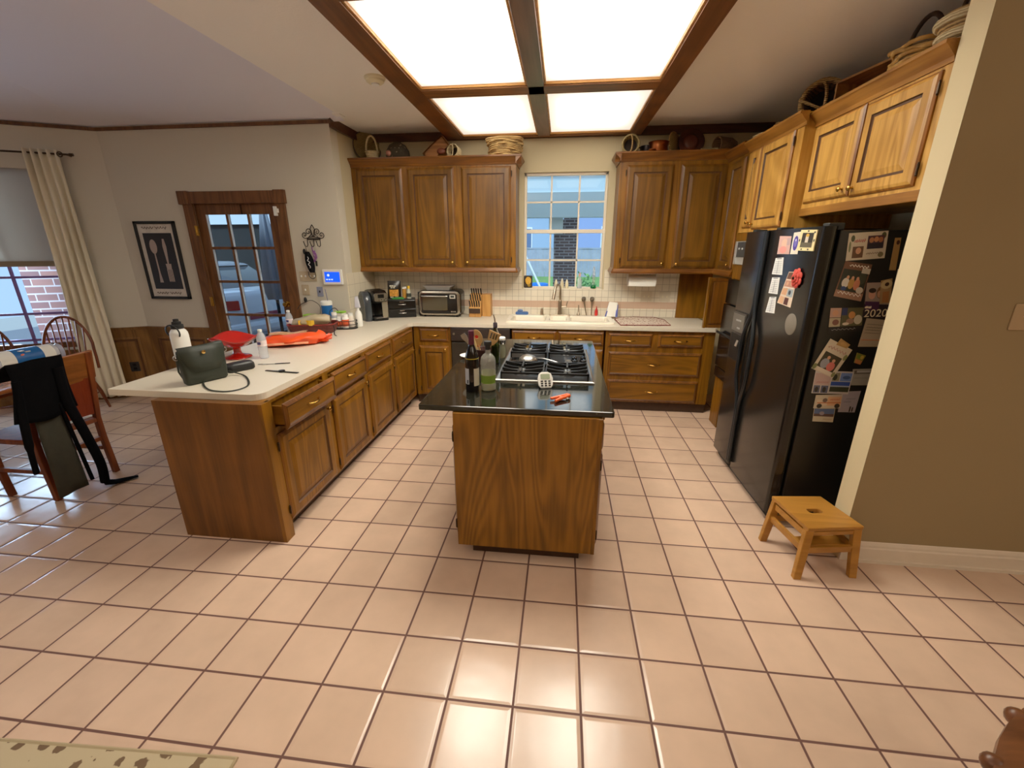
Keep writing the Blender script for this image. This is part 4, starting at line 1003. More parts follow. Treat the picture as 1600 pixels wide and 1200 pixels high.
# toaster oven
t = thing('toaster_oven', 'black toaster oven with chrome bezel against the backsplash', 'toaster oven', (-1.26, 4.3, CT))
x0, x1, yf, yb = -1.51, -1.025, 4.175, 4.42
b = B()
b.rings([[(x, y, z) for x, z in rrect(x0+ins, x1-ins, CT+.018, CT+.30-ins, .05, 6)] for y, ins in ((yf+.012, 0), (yf+.03, -.004), (yb-.02, -.006), (yb, .01))]); b.done('body', blk, t, smooth=40)
for x in (x0+.05, x1-.05):
    for y in (yf+.05, yb-.05): b = B(); b.cyl((x, y, CT+.001), (x, y, CT+.022), .014, seg=12); b.done('foot', blkm, t)
b = B()
def toring(ins, y, r): return [(x, y, z) for x, z in rrect(x0+ins, x1-ins, CT+.022+ins, CT+.296-ins, r, 6)]
b.rings([toring(.0, yf+.012, .05), toring(.002, yf-.002, .05), toring(.018, yf-.006, .04), toring(.022, yf+.002, .036)], 0, True, False, True); b.done('bezel', mat('toaster_bezel', (178, 170, 154), .2, .9), t, smooth=40)
b = B(); b.rings([[(x, y, z) for x, z in rrect(x0+.028, x1-.032, CT+.045, CT+.268, .025, 5)] for y in (yf-.001, yf-.005)]); b.done('face_plate', blk, t)
b = B(); b.rings([[(x, y, z) for x, z in rrect(x0+.045, x1-.145, CT+.078, CT+.235, .012, 4)] for y in (yf-.005, yf-.008)]); d = b.done('glass_door', mat('toaster_glass', (66, 58, 40), .1, spec=.7), t)
b = B(); b.tube(smoothpath([(x0+.05, yf-.01, CT+.243), (x0+.06, yf-.035, CT+.243), (x1-.16, yf-.035, CT+.243), (x1-.15, yf-.01, CT+.243)]), .008, 8); b.done('handle', chrome, t, smooth=50)
b = B(); b.rings([[(x, y, z) for x, z in rrect(x1-.115, x1-.05, CT+.215, CT+.258, .006, 3)] for y in (yf-.005, yf-.009)]); b.done('display', mat('toaster_display', (190, 186, 176), .3), t)
b = B(); b.box(x1-.105, x1-.062, yf-.0105, yf-.009, CT+.225, CT+.248); b.done('display_window', mat('lcd_dark', (50, 56, 54), .2), t)
for k in range(3): b = B(); b.box(x1-.105+k*.02, x1-.092+k*.02, yf-.008, yf-.005, CT+.06, CT+.072); b.done('button', steel, t)
t = thing('foil_tray', 'crumpled aluminium foil tray sitting on the toaster oven', 'baking tray', (-1.29, 4.29, CT+.301))
b = B(); zt = CT+.301
b.rings([[(x, y, z) for x, y in rrect(-1.29-.15*k, -1.29+.15*k, 4.29-.085*k, 4.29+.085*k, .02, 4)] for z, k in ((zt+.003, .9), (zt+.03, 1.0), (zt+.05, 1.17), (zt+.053, 1.17), (zt+.034, .98), (zt+.008, .86))]); b.done('tray', mat('foil', (226, 224, 220), .3, .7, bump=.6, nscale=40), t, smooth=30)
# knife block
t = thing('knife_block', 'light wood knife block full of black-handled knives', 'knife block', (-.80, 4.31, CT))
b = B(); b.prism([(4.21, CT+.001), (4.41, CT+.001), (4.41, CT+.26), (4.33, CT+.265), (4.21, CT+.10)], 'x', -.93, -.79); b.done('block', wblock, t, bev=.004)
b = B(); b.prism([(4.275, CT+.001), (4.42, CT+.001), (4.42, CT+.255), (4.275, CT+.255)], 'x', -.785, -.685); b.done('backboard', wblock, t, bev=.004)
b = B(); b.box(-.925, -.795, 4.196, 4.212, CT+.045, CT+.10); b.done('slot_row', mat('slot_dark', (52, 30, 14), .6), t)
for k in range(5):
    for j in range(3):
        b = B(); p = Vector((-.915+k*.027+.004*j, 4.225+.045*j, CT+.118+.065*j)); d = Vector((.01*math.sin(k*3+j), -.45, .89)).normalized()
        b.tube([p, p+d*.035, p+d*.075, p+d*.085], [.006, .008, .0085, .005], 8, flat=.8)
        b.done('knife_handle', blkm if (k+j) % 4 else mat('dark_walnut', (50, 28, 18), .5), t, smooth=50)

# things around the sink
t = thing('scrub_brush', 'blue sponge brush lying on the sink deck beside the soap pump', 'sponge', (-.32, 4.37, .939))
b = B(); b.rings([[(-.325+p, 4.372+q, .939+z) for p, q in rrect(-.075*k, .075*k, -.03*k, .03*k, .02*k, 4)] for z, k in ((.0005, 1), (.02, 1.02), (.03, .9))]); b.done('sponge', mat('blue_sponge', (70, 104, 160), .9, noise=.1, bump=.4, nscale=120), t, smooth=50)
b = B(); b.sph((-.345, 4.372, .982), (.035, .025, .016), 0, 14); b.done('grip', mat('blue_grip', (88, 120, 170), .5), t, smooth=60)
t = thing('soap_pump', 'small nickel soap dispenser between the blue sponge and the faucet', 'soap dispenser', (-.09, 4.365, .938))
b = B(); b.lathe((-.09, 4.365, .938), [(.022, .0), (.022, .006), (.016, .01), (.016, .055), (.012, .06), (.012, .075), (0, .076)], 16); b.done('body', nickel, t, smooth=40)
b = B(); b.tube([(-.09, 4.365, 1.008), (-.09, 4.33, 1.012), (-.09, 4.315, 1.0)], .006, 8); b.done('nozzle', nickel, t, smooth=50)
t = thing('air_gap', 'slim nickel sprayer stem just right of the faucet', 'dispenser', (.335, 4.365, .938)); t['label'] = 'slim nickel sprayer stem between the faucet and the dish brushes'
b = B(); b.lathe((.335, 4.365, .938), [(.02, 0), (.018, .02), (.008, .03), (.006, .11), (.009, .115), (0, .12)], 14); b.done('stem', nickel, t, smooth=50)
for x, lx, lb_ in ((.43, -.04, 'steel dish brush leaning in from the faucet side'), (.485, .0, 'steel dish brush standing upright next to the red bottle')):
    t = thing('dish_brush', lb_, 'brush', (x, 4.36, .938), 'steel brushes on the sink deck')
    b = B(); top = Vector((x+lx, 4.385, 1.115)); b.tube([(x, 4.36, .9385), ((x+top.x)/2, 4.372, 1.03), top], [.006, .007, .009], 10); b.done('handle', nickel, t, smooth=50)
    b = B(); hd = Matrix.Rotation(rad(35), 3, 'X'); b.lathe(top, [(.012, -.02), (.022, -.008), (.026, .014), (.022, .03), (0, .032)], 16, M=hd); b.done('head', mat('brush_head', (110, 100, 86), .4, .6), t, smooth=50)
t = thing('red_bottle', 'tiny red squeeze bottle on the sink deck', 'bottle', (.54, 4.37, .938))
b = B(); b.lathe((.54, 4.37, .938), [(.016, .0005), (.018, .01), (.019, .05), (.012, .075), (.006, .085), (.004, .105), (0, .106)], 16); b.done('body', redp, t, smooth=50)
t = thing('napkin_holder', 'white and blue napkin pack propped by the drying mat', 'napkin pack', (.71, 4.35, .94))
b = B(); ZN = .9395
b.hexa([(.635, 4.30, ZN), (.76, 4.27, ZN), (.775, 4.32, ZN), (.65, 4.35, ZN)], [(.68, 4.375, ZN+.16), (.775, 4.35, ZN+.155), (.778, 4.372, ZN+.15), (.685, 4.392, ZN+.155)]); b.done('pack', whitem, t, bev=.006)
b = B()
b.hexa([(.632, 4.296, ZN), (.648, 4.292, ZN), (.662, 4.345, ZN), (.646, 4.352, ZN)], [(.676, 4.372, ZN+.14), (.688, 4.369, ZN+.14), (.69, 4.39, ZN+.14), (.678, 4.393, ZN+.14)])
b.hexa([(.745, 4.266, ZN), (.765, 4.262, ZN), (.782, 4.318, ZN), (.765, 4.325, ZN)], [(.765, 4.345, ZN+.13), (.781, 4.341, ZN+.13), (.783, 4.36, ZN+.13), (.767, 4.365, ZN+.13)])
b.done('blue_wrapper', mat('blue_wrap', (60, 70, 150), .5), t)
t = thing('drying_mat', 'red and white patterned dish drying mat on the worktop', 'mat', (1.0, 4.08, CT))
matm = spots('mat_pattern', (214, 196, 176), (130, 40, 36), 42, .36)
b = B(); pm = [(.735, 4.19), (.752, 3.815), (1.262, 3.86), (1.275, 4.22), (1.20, 4.37), (.98, 4.40), (.80, 4.34)]
b.prism(pm, 'z', CT+.0005, CT+.009); b.done('cloth', matm, t)
b = B(); b.tube([(x, y, CT+.008) for x, y in pm], .005, 6, closed=True); b.done('border', mat('mat_border', (110, 36, 30), .8), t)
t = thing('paper_towel_holder', 'white paper towel roll mounted under the two-door wall cabinet', 'paper towels', (1.0, 4.26, 1.36))
b = B(); b.cyl((.855, 4.26, 1.345), (1.145, 4.26, 1.345), .062, seg=28); b.hexa([(.858, 4.2, 1.345), (1.142, 4.2, 1.345), (1.142, 4.195, 1.29), (.858, 4.195, 1.29)], [(.858, 4.202, 1.345), (1.142, 4.202, 1.345), (1.142, 4.197, 1.29), (.858, 4.197, 1.29)]); b.done('roll', whitem, t, smooth=40)
for x in (.845, 1.148): b = B(); b.box(x-.004, x+.006, 4.235, 4.285, 1.33, 1.4485); b.done('bracket', white, t)
for x, lb_ in ((1.10, 'clear two-gang cover plate on the backsplash above the drying mat'), (1.305, 'cream outlet plate on the backsplash near the appliance corner')):
    t = thing('cover_plate', lb_, 'outlet', (x, BW-.01, 1.15))
    b = B(); b.rings([[(xx, y, z) for xx, z in rrect(x-.06, x+.06, 1.10, 1.215, .008, 3)] for y in (BW-.0085, BW-.013)]); b.done('plate', mat('plate_cream', (216, 204, 180), .25), t, bev=.001)
    for dx in (-.024, .024): b = B(); b.box(x+dx-.006, x+dx+.006, BW-.018, BW-.013, 1.148, 1.166); b.done('toggle', cream, t)

# ---------------------------------------------------------------- on the window sill
SZ = nB_+.0045; SY = BW+.012
t = thing('sill_plaque', 'small dark plaque with a plain yellow oval at the end of the window sill', 'plaque', (-.262, SY, SZ))
b = B(); b.rings([[(x, y, z) for x, z in rrect(-.312, -.212, SZ, SZ+.14, .012, 4)] for y in (SY-.008, SY+.006)]); b.done('board', mat('plaque_dark', (46, 36, 24), .5), t)
b = B(); b.lathe((-.262, SY-.009, SZ+.082), [(.036, 0), (.034, .006), (0, .008)], 20, M=MY, sy=1.2); b.done('oval', mat('plaque_yellow', (214, 160, 50), .5, noise=.2, nscale=60), t, smooth=60)
b = B(); b.lathe((-.25, SY-.009, SZ+.03), [(.02, 0), (.016, .005), (0, .006)], 14, M=MY); b.done('badge', mat('plaque_olive', (150, 120, 30), .5), t, smooth=60)
for x, h, lb_ in ((.065, .10, 'cream pointed bottle on the sill directly behind the faucet'), (.135, .11, 'cream pointed bottle on the sill, middle of the three'), (.19, .10, 'cream pointed bottle on the sill, farthest from the faucet')):
    t = thing('sill_bottle', lb_, 'bottle', (x, SY, SZ), 'cream bottles on the window sill')
    b = B(); b.lathe((x, SY, SZ), [(.018, .0005), (.02, .006), (.02, h*.5), (.012, h*.8), (.009, h*.82)], 16); b.done('body', cream, t, smooth=50)
    b = B(); b.lathe((x, SY, SZ), [(.010, h*.8), (.007, h*.95), (.003, h), (0, h)], 12); b.done('cap', mat('bottle_tip', (240, 232, 200), .4), t, smooth=50)
t = thing('clear_vial', 'clear soap bottle with pink top on the window sill', 'bottle', (.335, SY, SZ))
b = B(); b.lathe((.335, SY, SZ), [(.026, .0005), (.028, .006), (.028, .10), (.012, .125), (.012, .14)], 18); b.done('body', clearp, t, smooth=50)
b = B(); b.lathe((.335, SY, SZ+.135), [(.013, 0), (.013, .025), (.006, .03), (.006, .045), (0, .046)], 14); b.done('cap', mat('pink_cap', (216, 170, 150), .4), t, smooth=50)
t = thing('bud_vase', 'tall clear tube vase with green glass foot on the window sill', 'vase', (.495, SY, SZ))
b = B(); b.lathe((.495, SY, SZ), [(.03, .0005), (.034, .01), (.03, .03), (.016, .042), (0, .043)], 18); b.done('foot', mat('green_glass_foot', (10, 120, 50), .1, trans=.3), t, smooth=60)
b = B(); b.lathe((.495, SY, SZ+.04), [(.014, 0), (.018, .04), (.016, .16), (.011, .19), (.012, .205)], 16, cap=False); b.done('tube', clear, t, smooth=60)

# ================================================================= ON THE ISLAND
t = thing('wine_bottle', 'dark wine bottle with maroon capsule at the island corner', 'bottle', (-.352, 1.60, IT))
c = (-.352, 1.60, IT); b = B(); b.lathe(c, [(.034, .0005), (.038, .004), (.038, .19), (.034, .215), (.02, .25), (.0145, .27), (.0145, .32), (0, .32)], 28); b.done('body', mat('wine_glass', (12, 10, 14), .06, spec=.7), t, smooth=40)
b = B(); b.lathe(c, [(.0155, .25), (.0158, .31), (.0165, .312), (.0165, .338), (.015, .342), (0, .342)], 20); b.done('capsule', mat('maroon_capsule', (84, 26, 50), .35), t, smooth=40)
def band(c, r, a0, a1, z0, z1, m, nm, par, n=12):
    b = B(); b.sheet(lambda i, j: (c[0]+r*math.cos(a0+(a1-a0)*i), c[1]+r*math.sin(a0+(a1-a0)*i), c[2]+z0+(z1-z0)*j), n, 1); b.done(nm, m, par, smooth=60)
band(c, .0388, rad(-64), rad(12), .035, .135, mat('wine_label', (214, 206, 184), .7), 'front_label', t)
band(c, .0388, rad(-158), rad(-106), .045, .135, mat('wine_label_back', (198, 200, 206), .6), 'back_label', t)
band(c, .0392, rad(-128), rad(-112), .048, .07, mat('bar_code', (60, 66, 80), .6), 'printed_block', t, 4)
band(c, .0385, rad(-175), rad(10), .188, .192, mat('gold_band', (200, 180, 40), .4), 'neck_band', t)
t = thing('green_label_bottle', 'clear glass bottle with green label and black stopper beside the wine bottle', 'bottle', (-.265, 1.625, IT)); t.name = 'liquor_bottle'
c = (-.265, 1.625, IT); b = B(); b.lathe(c, [(.036, .0005), (.042, .006), (.043, .03), (.043, .165), (.038, .19), (.024, .207), (.015, .212), (.015, .245)], 28, cap=False); b.lathe(c, [(0, .0005), (.036, .0005)], 28, cap=False); b.done('body', clear, t, smooth=40)
b = B(); b.lathe(c, [(.039, .006), (.0405, .012), (.0405, .04), (0, .04)], 24); b.done('liquid', mat('liquor', (196, 190, 130), .05, trans=.7), t, smooth=40)
grl = mat('green_label', (116, 146, 44), .5); band(c, .0436, rad(-165), rad(-15), .045, .092, grl, 'label', t)
band(c, .0430, rad(20), rad(160), .06, .11, mat('green_label_inside', (140, 150, 80), .6), 'label_back', t)
b = B(); b.lathe((c[0], c[1], IT+.235), [(.016, 0), (.016, .022), (.021, .023), (.022, .042), (.019, .046), (0, .046)], 20); b.done('stopper', blkm, t, smooth=40)
t = thing('olive_oil_bottle', 'slim green oil bottle with a steel pour spout behind the clear bottle', 'bottle', (-.312, 2.21, IT))
c = (-.312, 2.21, IT); b = B(); b.rings([[(c[0]+x, c[1]+y, IT+z) for x, y in rrect(-r, r, -r, r, r*.35, 4)] for z, r in ((.0005, .028), (.19, .028), (.215, .02), (.235, .012), (.255, .012))]); b.done('body', greeng, t, smooth=40)
b = B(); b.rings([[(c[0]+x, c[1]+y, IT+z) for x, y in rrect(-r, r, -r, r, r*.35, 4)] for z, r in ((.004, .025), (.12, .025))]); b.done('oil', mat('olive_oil', (130, 140, 30), .1, trans=.4), t)
b = B(); b.lathe((c[0], c[1], IT+.25), [(.015, 0), (.015, .03), (.011, .036), (0, .036)], 14); b.done('collar', mat('pour_collar', (46, 36, 50), .4), t, smooth=40)
b = B(); b.tube([(c[0], c[1], IT+.28), (c[0]-.003, c[1], IT+.31), (c[0]-.012, c[1]-.004, IT+.34)], [.006, .005, .0035], 8); b.done('pour_spout', steel, t, smooth=40)
t = thing('spice_jar', 'round glass jar with white lid between the oil bottle and the cooktop', 'jar', (-.292, 2.36, IT))
c = (-.292, 2.365, IT); b = B(); b.lathe(c, [(.025, .0005), (.03, .006), (.034, .05), (.03, .085), (.026, .10), (.026, .11)], 22); b.done('body', mat('jar_glass', (150, 150, 120), .08, trans=.5), t, smooth=50)
b = B(); b.lathe((c[0], c[1], IT+.105), [(.03, 0), (.031, .012), (.031, .03), (0, .031)], 22); b.done('ring', chrome, t, smooth=40)
b = B(); b.lathe((c[0], c[1], IT+.135), [(.03, 0), (.03, .014), (.024, .02), (0, .02)], 22); b.done('lid', white, t, smooth=40)
t = thing('utensil_crock', 'dark brown crock packed with cooking utensils behind the wine bottle', 'crock', (-.385, 2.12, IT))
c = Vector((-.385, 2.12, IT)); b = B(); b.lathe(c, [(.05, .0005), (.056, .006), (.06, .05), (.06, .11), (.063, .12), (.06, .125), (.055, .12), (.052, .02), (0, .018)], 24, cap=False); b.done('pot', mat('crock_glaze', (46, 18, 16), .25), t, smooth=50)
UT = [('wooden_spoon', 'rounded wooden spoon with a round hole standing in the crock', (.0, -.015), (-.035, -.02, .195), wood('utensil_wood', (176, 132, 78), (206, 164, 106), 'z', rough=.6), 'round'),
      ('slotted_turner', 'wooden slotted turner leaning over the crock rim', (.02, -.01), (.075, -.015, .20), wood('utensil_wood', (176, 132, 78), (206, 164, 106), 'z'), 'slot'),
      ('red_spatula', 'red silicone spatula in the utensil crock', (-.01, .01), (-.05, .01, .17), redp, 'spat'),
      ('wooden_handle_tool', 'pale wooden handle sticking up highest from the crock', (-.015, -.02), (-.07, -.03, .235), wood('pale_handle', (206, 176, 110), (232, 208, 150), 'z'), 'stick'),
      ('steel_whisk', 'thin steel cooking tool fanned out from the crock', (-.02, 0), (-.13, 0, .205), steel, 'blade')]
for nm, lb_, o, e, mm, kind in UT:
    t = thing(nm, lb_, 'utensil', c+Vector((o[0], o[1], .03)), 'utensils in the crock')
    a = c+Vector((o[0]*.6, o[1]*.6, .03)); e = c+Vector(e); d = (e-a).normalized(); sd_ = d.cross(Vector((0, 1, 0))).normalized(); nn = sd_.cross(d).normalized()
    b = B(); hn = a+d*((e-a).length*.72) if kind not in ('stick',) else e
    b.tube([a, (a+hn)/2, hn], [.005, .005, .006] if kind != 'stick' else [.006, .007, .010], 8); b.done('handle', mm if kind != 'spat' else steel, t, smooth=50)
    if kind == 'stick':
        b = B(); b.sph(e, .012, 0, 12); b.done('end_knob', mm, t, smooth=60); continue
    P = lambda u, v, w=0: hn+sd_*u+d*v+nn*w
    bm = bmesh.new(); ed = []
    if kind == 'round': ol_ = [(.036*math.cos(k*PI/12)*1.05, .052+.055*math.sin(k*PI/12)) for k in range(24)]; hs = [[(.013*math.cos(k*PI/6), .058+.013*math.sin(k*PI/6)) for k in range(12)]]
    elif kind == 'slot': ol_ = [(-.014, 0), (.014, 0), (.034, .035), (.042, .095), (-.042, .09), (-.034, .035)]; hs = [[(u-.0045, .038), (u+.0045, .038), (u+.0065, .082), (u-.0025, .082)] for u in (-.018, .0, .018)]
    elif kind == 'spat': ol_ = [(-.02, 0), (.02, 0), (.036, .03), (.04, .075), (.03, .09), (-.03, .085), (-.036, .03)]; hs = []
    else: ol_ = [(-.006, 0), (.006, 0), (.02, .05), (.016, .075), (-.016, .075), (-.02, .05)]; hs = []
    for lp in [ol_]+hs:
        vs = [bm.verts.new(P(u, v, .002)) for u, v in lp]; ed += [bm.edges.new((vs[i], vs[(i+1) % len(vs)])) for i in range(len(vs))]
    bmesh.ops.triangle_fill(bm, edges=ed, use_beauty=True)
    b = B(); b.bm.free(); b.bm = bm; b.done('head', mm, t, sol=.006)
t = thing('spoon_rest', 'white ceramic spoon rest poking out behind the wine bottle', 'spoon rest', (-.52, 2.32, IT))
b = B(); b.lathe((-.50, 2.33, IT), [(.03, .0005), (.055, .008), (.075, .02), (.077, .023), (.05, .012), (0, .008)], 24, sx=1.25, cap=False); b.done('dish', white, t, smooth=60)
b = B(); b.tube([(-.40, 2.33, IT+.018), (-.34, 2.335, IT+.02)], [.018, .012], 10, flat=.3); b.done('tail', white, t, smooth=60)

# ---- gas cooktop
t = thing('gas_cooktop', 'stainless gas cooktop with black grates set in the island granite', 'cooktop', (.05, 2.2, IT))
cx0, cx1, cy0, cy1 = -.258, .345, 1.783, 2.660
b = B(); prf = [(0, 0, 0), (0, .008, 0), (.012, .012, 0), (.03, .006, 0), (.04, .004, 0)]
b.nest(lambda u, v, w: (u, v, IT+w), cx0, cx1, cy0, cy1, prf); b.done('pan', mat('cooktop_steel', (176, 172, 164), .3, 1.), t)
b = B(); b.box(cx0+.035, cx1-.035, cy0+.035, cy1-.035, IT+.004, IT+.009); b.done('burner_deck', mat('cooktop_black', (22, 21, 20), .3), t)
b = B(); b.box(cx0+.03, cx1-.03, 2.10, 2.13, IT+.009, IT+.03); b.box(cx0+.05, cx0+.33, 2.13, 2.32, IT+.009, IT+.018); b.done('center_bridge', blk, t, bev=.003)
b = B(); b.box(cx1-.17, cx1-.125, 2.15, 2.31, IT+.009, IT+.016); b.done('vent_plate', mat('vent_grey', (70, 68, 64), .4), t)
bx = (-.10, .185); by = (1.94, 2.50)
for y in by:
    for x in bx:
        b = B(); b.lathe((x, y, IT+.009), [(.055, 0), (.05, .006), (.03, .008), (.03, .016), (.036, .017), (.036, .022), (.02, .026), (0, .026)], 24)
        d = b.done('burner', blkd, t, smooth=40)
        b = B(); b.lathe((x, y, IT+.0355), [(.02, 0), (.018, .004), (0, .006)], 18); b.done('burner_cap', steel, d, smooth=40)
def grate(x0, x1, y0, y1, cx, cy):
    b = B(); z0, z1 = IT+.040, IT+.052; w = .006
    for q in ((x0, x1, y0, y0+2*w), (x0, x1, y1-2*w, y1), (x0, x0+2*w, y0, y1), (x1-2*w, x1, y0, y1)): b.box(*q, z0, z1)
    for x in (x0, x1-2*w):
        for y in (y0, y1-2*w): b.box(x, x+2*w, y, y+2*w, IT+.009, z0)
    # winged fingers: tall at the rim, dipping to the burner
    for sx in (-1, 1):
        for yy in (y0+.055, cy, y1-.055):
            xe = x0+w if sx < 0 else x1-w; xi = cx+sx*.022
            b.prism([(xe, z0), (xi, z0), (xi, z1), (cx+sx*.06, z1+.004), (xe, z1+.016)], 'y', yy-.005, yy+.005)
    for sy in (-1, 1):
        ye = y0+w if sy < 0 else y1-w; b.prism([(ye, z0), (cy+sy*.022, z0), (cy+sy*.022, z1), (ye, z1+.008)], 'x', cx-.005, cx+.005)
    b.done('grate', blkd, t)
for y0_, y1_, cy in ((1.815, 2.085, by[0]), (2.345, 2.63, by[1])):
    grate(cx0+.035, .040, y0_, y1_, bx[0], cy); grate(.052, cx1-.032, y0_, y1_, bx[1], cy)
for x, y in ((.237, 2.275), (.298, 2.28), (.237, 2.185), (.298, 2.19)):
    b = B(); b.lathe((x, y, IT+.009), [(.026, 0), (.024, .01), (.019, .014), (.018, .03), (.014, .033), (0, .033)], 18); b.box(x-.003, x+.003, y-.018, y+.018, IT+.04, IT+.046); b.done('control_knob', blk, t, smooth=40)
t = thing('ladle', 'steel ladle resting face down on the cooktop', 'ladle', (-.08, 2.24, IT+.02))
lz = IT+.0195
b = B(); b.lathe((-.085, 2.235, lz), [(.065, .0), (.067, .003), (.062, .016), (.045, .030), (.02, .038), (0, .04)], 28); b.done('bowl', steel, t, smooth=60)
b = B(); b.tube(smoothpath([(-.03, 2.225, lz+.02), (.02, 2.19, lz+.028), (.09, 2.145, lz+.024), (.135, 2.12, lz+.016)]), .006, 8, flat=.6); b.done('handle', steel, t, smooth=60)
t = thing('kitchen_timer', 'white digital kitchen timer standing at the front of the cooktop', 'timer', (.06, 1.68, IT))
TM = Matrix.Translation((.062, 1.675, IT)) @ Matrix.Rotation(rad(14), 4, 'Z')
tl = TM @ Matrix.Rotation(rad(-32), 4, 'X')
tp = [(-.030, .003), (.030, .003), (.042, .02), (.045, .06), (.036, .088), (.02, .098), (-.02, .098), (-.036, .088), (-.045, .06), (-.042, .02)]
b = B(); b.hexa([tl @ Vector((x, -.006, z)) for x, z in tp], [tl @ Vector((x, .004, z)) for x, z in tp]); b.done('face', white, t, bev=.003)
b = B(); b.hexa([tl @ Vector((x*.95, .004, z)) for x, z in tp], [tl @ Vector((x*.8, .022, .004+z*.8)) for x, z in tp]); b.hexa([TM @ Vector(p) for p in ((-.03, -.005, .0005), (.03, -.005, .0005), (.03, .06, .0005), (-.03, .06, .0005))], [TM @ Vector(p) for p in ((-.03, 0, .006), (.03, 0, .006), (.03, .056, .055), (-.03, .056, .055))]); b.done('back_case', blkm, t)
b = B(); b.hexa([tl @ Vector((x, -.0085, z)) for x, z in rrect(-.027, .027, .055, .085, .005, 3)], [tl @ Vector((x, -.006, z)) for x, z in rrect(-.027, .027, .055, .085, .005, 3)]); b.done('screen', mat('lcd', (150, 160, 130), .3), t)
for r_ in range(3):
    for k in range(3):
        b = B(); u, v = -.022+.022*k, .016+.013*r_; b.hexa([tl @ Vector((x, -.009, z)) for x, z in rrect(u-.007, u+.007, v-.004, v+.004, .002, 2)], [tl @ Vector((x, -.006, z)) for x, z in rrect(u-.007, u+.007, v-.004, v+.004, .002, 2)]); b.done('button', blkm, t)
t = thing('bag_clip', 'small orange clip lying on the granite near the island edge', 'clip', (.147, 1.49, IT))
CM = Matrix.Translation((.147, 1.492, IT)) @ Matrix.Rotation(rad(38), 4, 'Z')
for y, z in ((-.014, .010), (.012, .012)): b = B(); b.tube([CM @ Vector(p) for p in ((-.052, y*1.6, z), (-.02, y, z+.002), (.02, y*.7, z+.004), (.05, y*.4, z+.006))], [.008, .009, .009, .010], 8); b.done('jaw', mat('clip_orange', (240, 92, 34), .4), t, smooth=60)
b = B(); b.sph(CM @ Vector((.05, 0, .014)), (.014, .014, .013), 0, 12); b.tube([CM @ Vector((0, -.012, .012)), CM @ Vector((0, .012, .014))], .011, 8); b.done('hinge_end', mat('clip_orange', (240, 92, 34), .4), t, smooth=60)
b = B(); b.sph(CM @ Vector((.03, -.016, .008)), (.009, .006, .006), 0, 10); b.done('rubber_tip', white, t, smooth=60)
# ================================================================= ON TOP OF THE WALL CABINETS
wick = weave('wicker_tan', (104, 74, 36), (190, 152, 92), 60, 160); wickd = weave('wicker_dark', (70, 48, 28), (128, 94, 58), 60, 160)
wickp = weave('wicker_pale', (168, 142, 96), (226, 206, 160), 60, 160); wicko = weave('wicker_olive', (104, 88, 50), (164, 140, 88), 50, 240)
ZA = 2.582; ZB = 2.54
def rot_to(n): return Vector(n).normalized().to_track_quat('Z', 'Y').to_matrix()
def twigs(c, r0, r1, h, rows, m, name, parent, jit=.01, rr=.007, n=26):
    b = B()
    for k in range(rows):
        r = r0+(r1-r0)*k/max(1, rows-1); z = rr+(h-2*rr)*k/max(1, rows-1); ph = random.random()*6
        b.tube([(c[0]+(r+jit*math.sin(5*a+ph))*math.cos(a), c[1]+(r+jit*math.sin(5*a+ph))*math.sin(a), c[2]+z+jit*.5*math.sin(3*a+ph)) for a in [q*2*PI/n for q in range(n)]], rr*(.8+.4*random.random()), 6, closed=True)
    return b.done(name, m, parent, smooth=60)
t = thing('round_tray', 'large olive woven tray leaning in the corner above the three-door cabinet', 'tray', (-2.02, 4.33, ZA))
M = rot_to((.72, -.66, .12)); c = Vector((-2.035, 4.335, ZA+.152))
b = B(); b.lathe(c, [(.15, -.03), (.158, .0), (.152, .006), (.10, -.012), (0, -.02)], 32, M=M); b.done('bowl', [wicko], t, smooth=50)
b = B(); b.lathe(c, [(.152, .002), (.158, .006), (.158, .010), (.15, .008)], 32, M=M, cap=False); b.done('rim', mat('tray_rim', (44, 40, 52), .6), t, smooth=50)
def hbasket(x, y, z, r, h, hh, m, label, hm=None, hr=.009, ang=0.):
    t = thing('handled_basket', label, 'basket', (x, y, z))
    b = B(); b.lathe((x, y, z), [(r*.75, .0005), (r*.95, h*.3), (r, h), (r*.92, h), (r*.8, h*.3), (0, h*.1)], 24, cap=False); b.done('body', m, t, smooth=50)
    b = B(); b.tube([(x+r*1.02*math.cos(a), y+r*1.02*math.sin(a), z+h) for a in [k*2*PI/24 for k in range(24)]], hr*.9, 8, closed=True); b.done('rim', m, t, smooth=60)
    b = B(); b.tube([(x+r*math.cos(a)*math.cos(ang), y+r*math.cos(a)*math.sin(ang), z+h*.7+hh*math.sin(a)**.8) for a in [PI*k/16 for k in range(17)]], hr, 8); b.done('handle', hm or m, t, smooth=60)
    return t
hbasket(-1.925, 4.20, ZA, .062, .075, .175, wickp, 'little cream basket with a tall arched handle in front of the olive tray', hr=.010)
t = thing('dome_basket', 'dark domed basket lid with white flecks on the three-door cabinet', 'basket', (-1.66, 4.26, ZA))
b = B(); b.lathe((-1.66, 4.26, ZA), [(.125, .0005), (.13, .02), (.12, .09), (.085, .145), (.04, .172), (0, .18)], 28); b.done('dome', spots('flecked', (52, 44, 30), (150, 130, 108), 30, .16), t, smooth=60)
b = B(); b.sph((-1.72, 4.14, ZA+.05), (.03, .02, .03), 0, 12); b.done('shell_ornament', mat('shell', (170, 110, 90), .3), t, smooth=60)
t = thing('tilted_wood_box', 'open wooden box tipped on its corner above the middle cabinet door', 'wooden box', (-1.20, 4.28, ZA))
b = B(); TMx = Matrix.Translation((-1.245, 4.27, ZA+.062)) @ Matrix.Rotation(rad(-38), 4, 'Y')
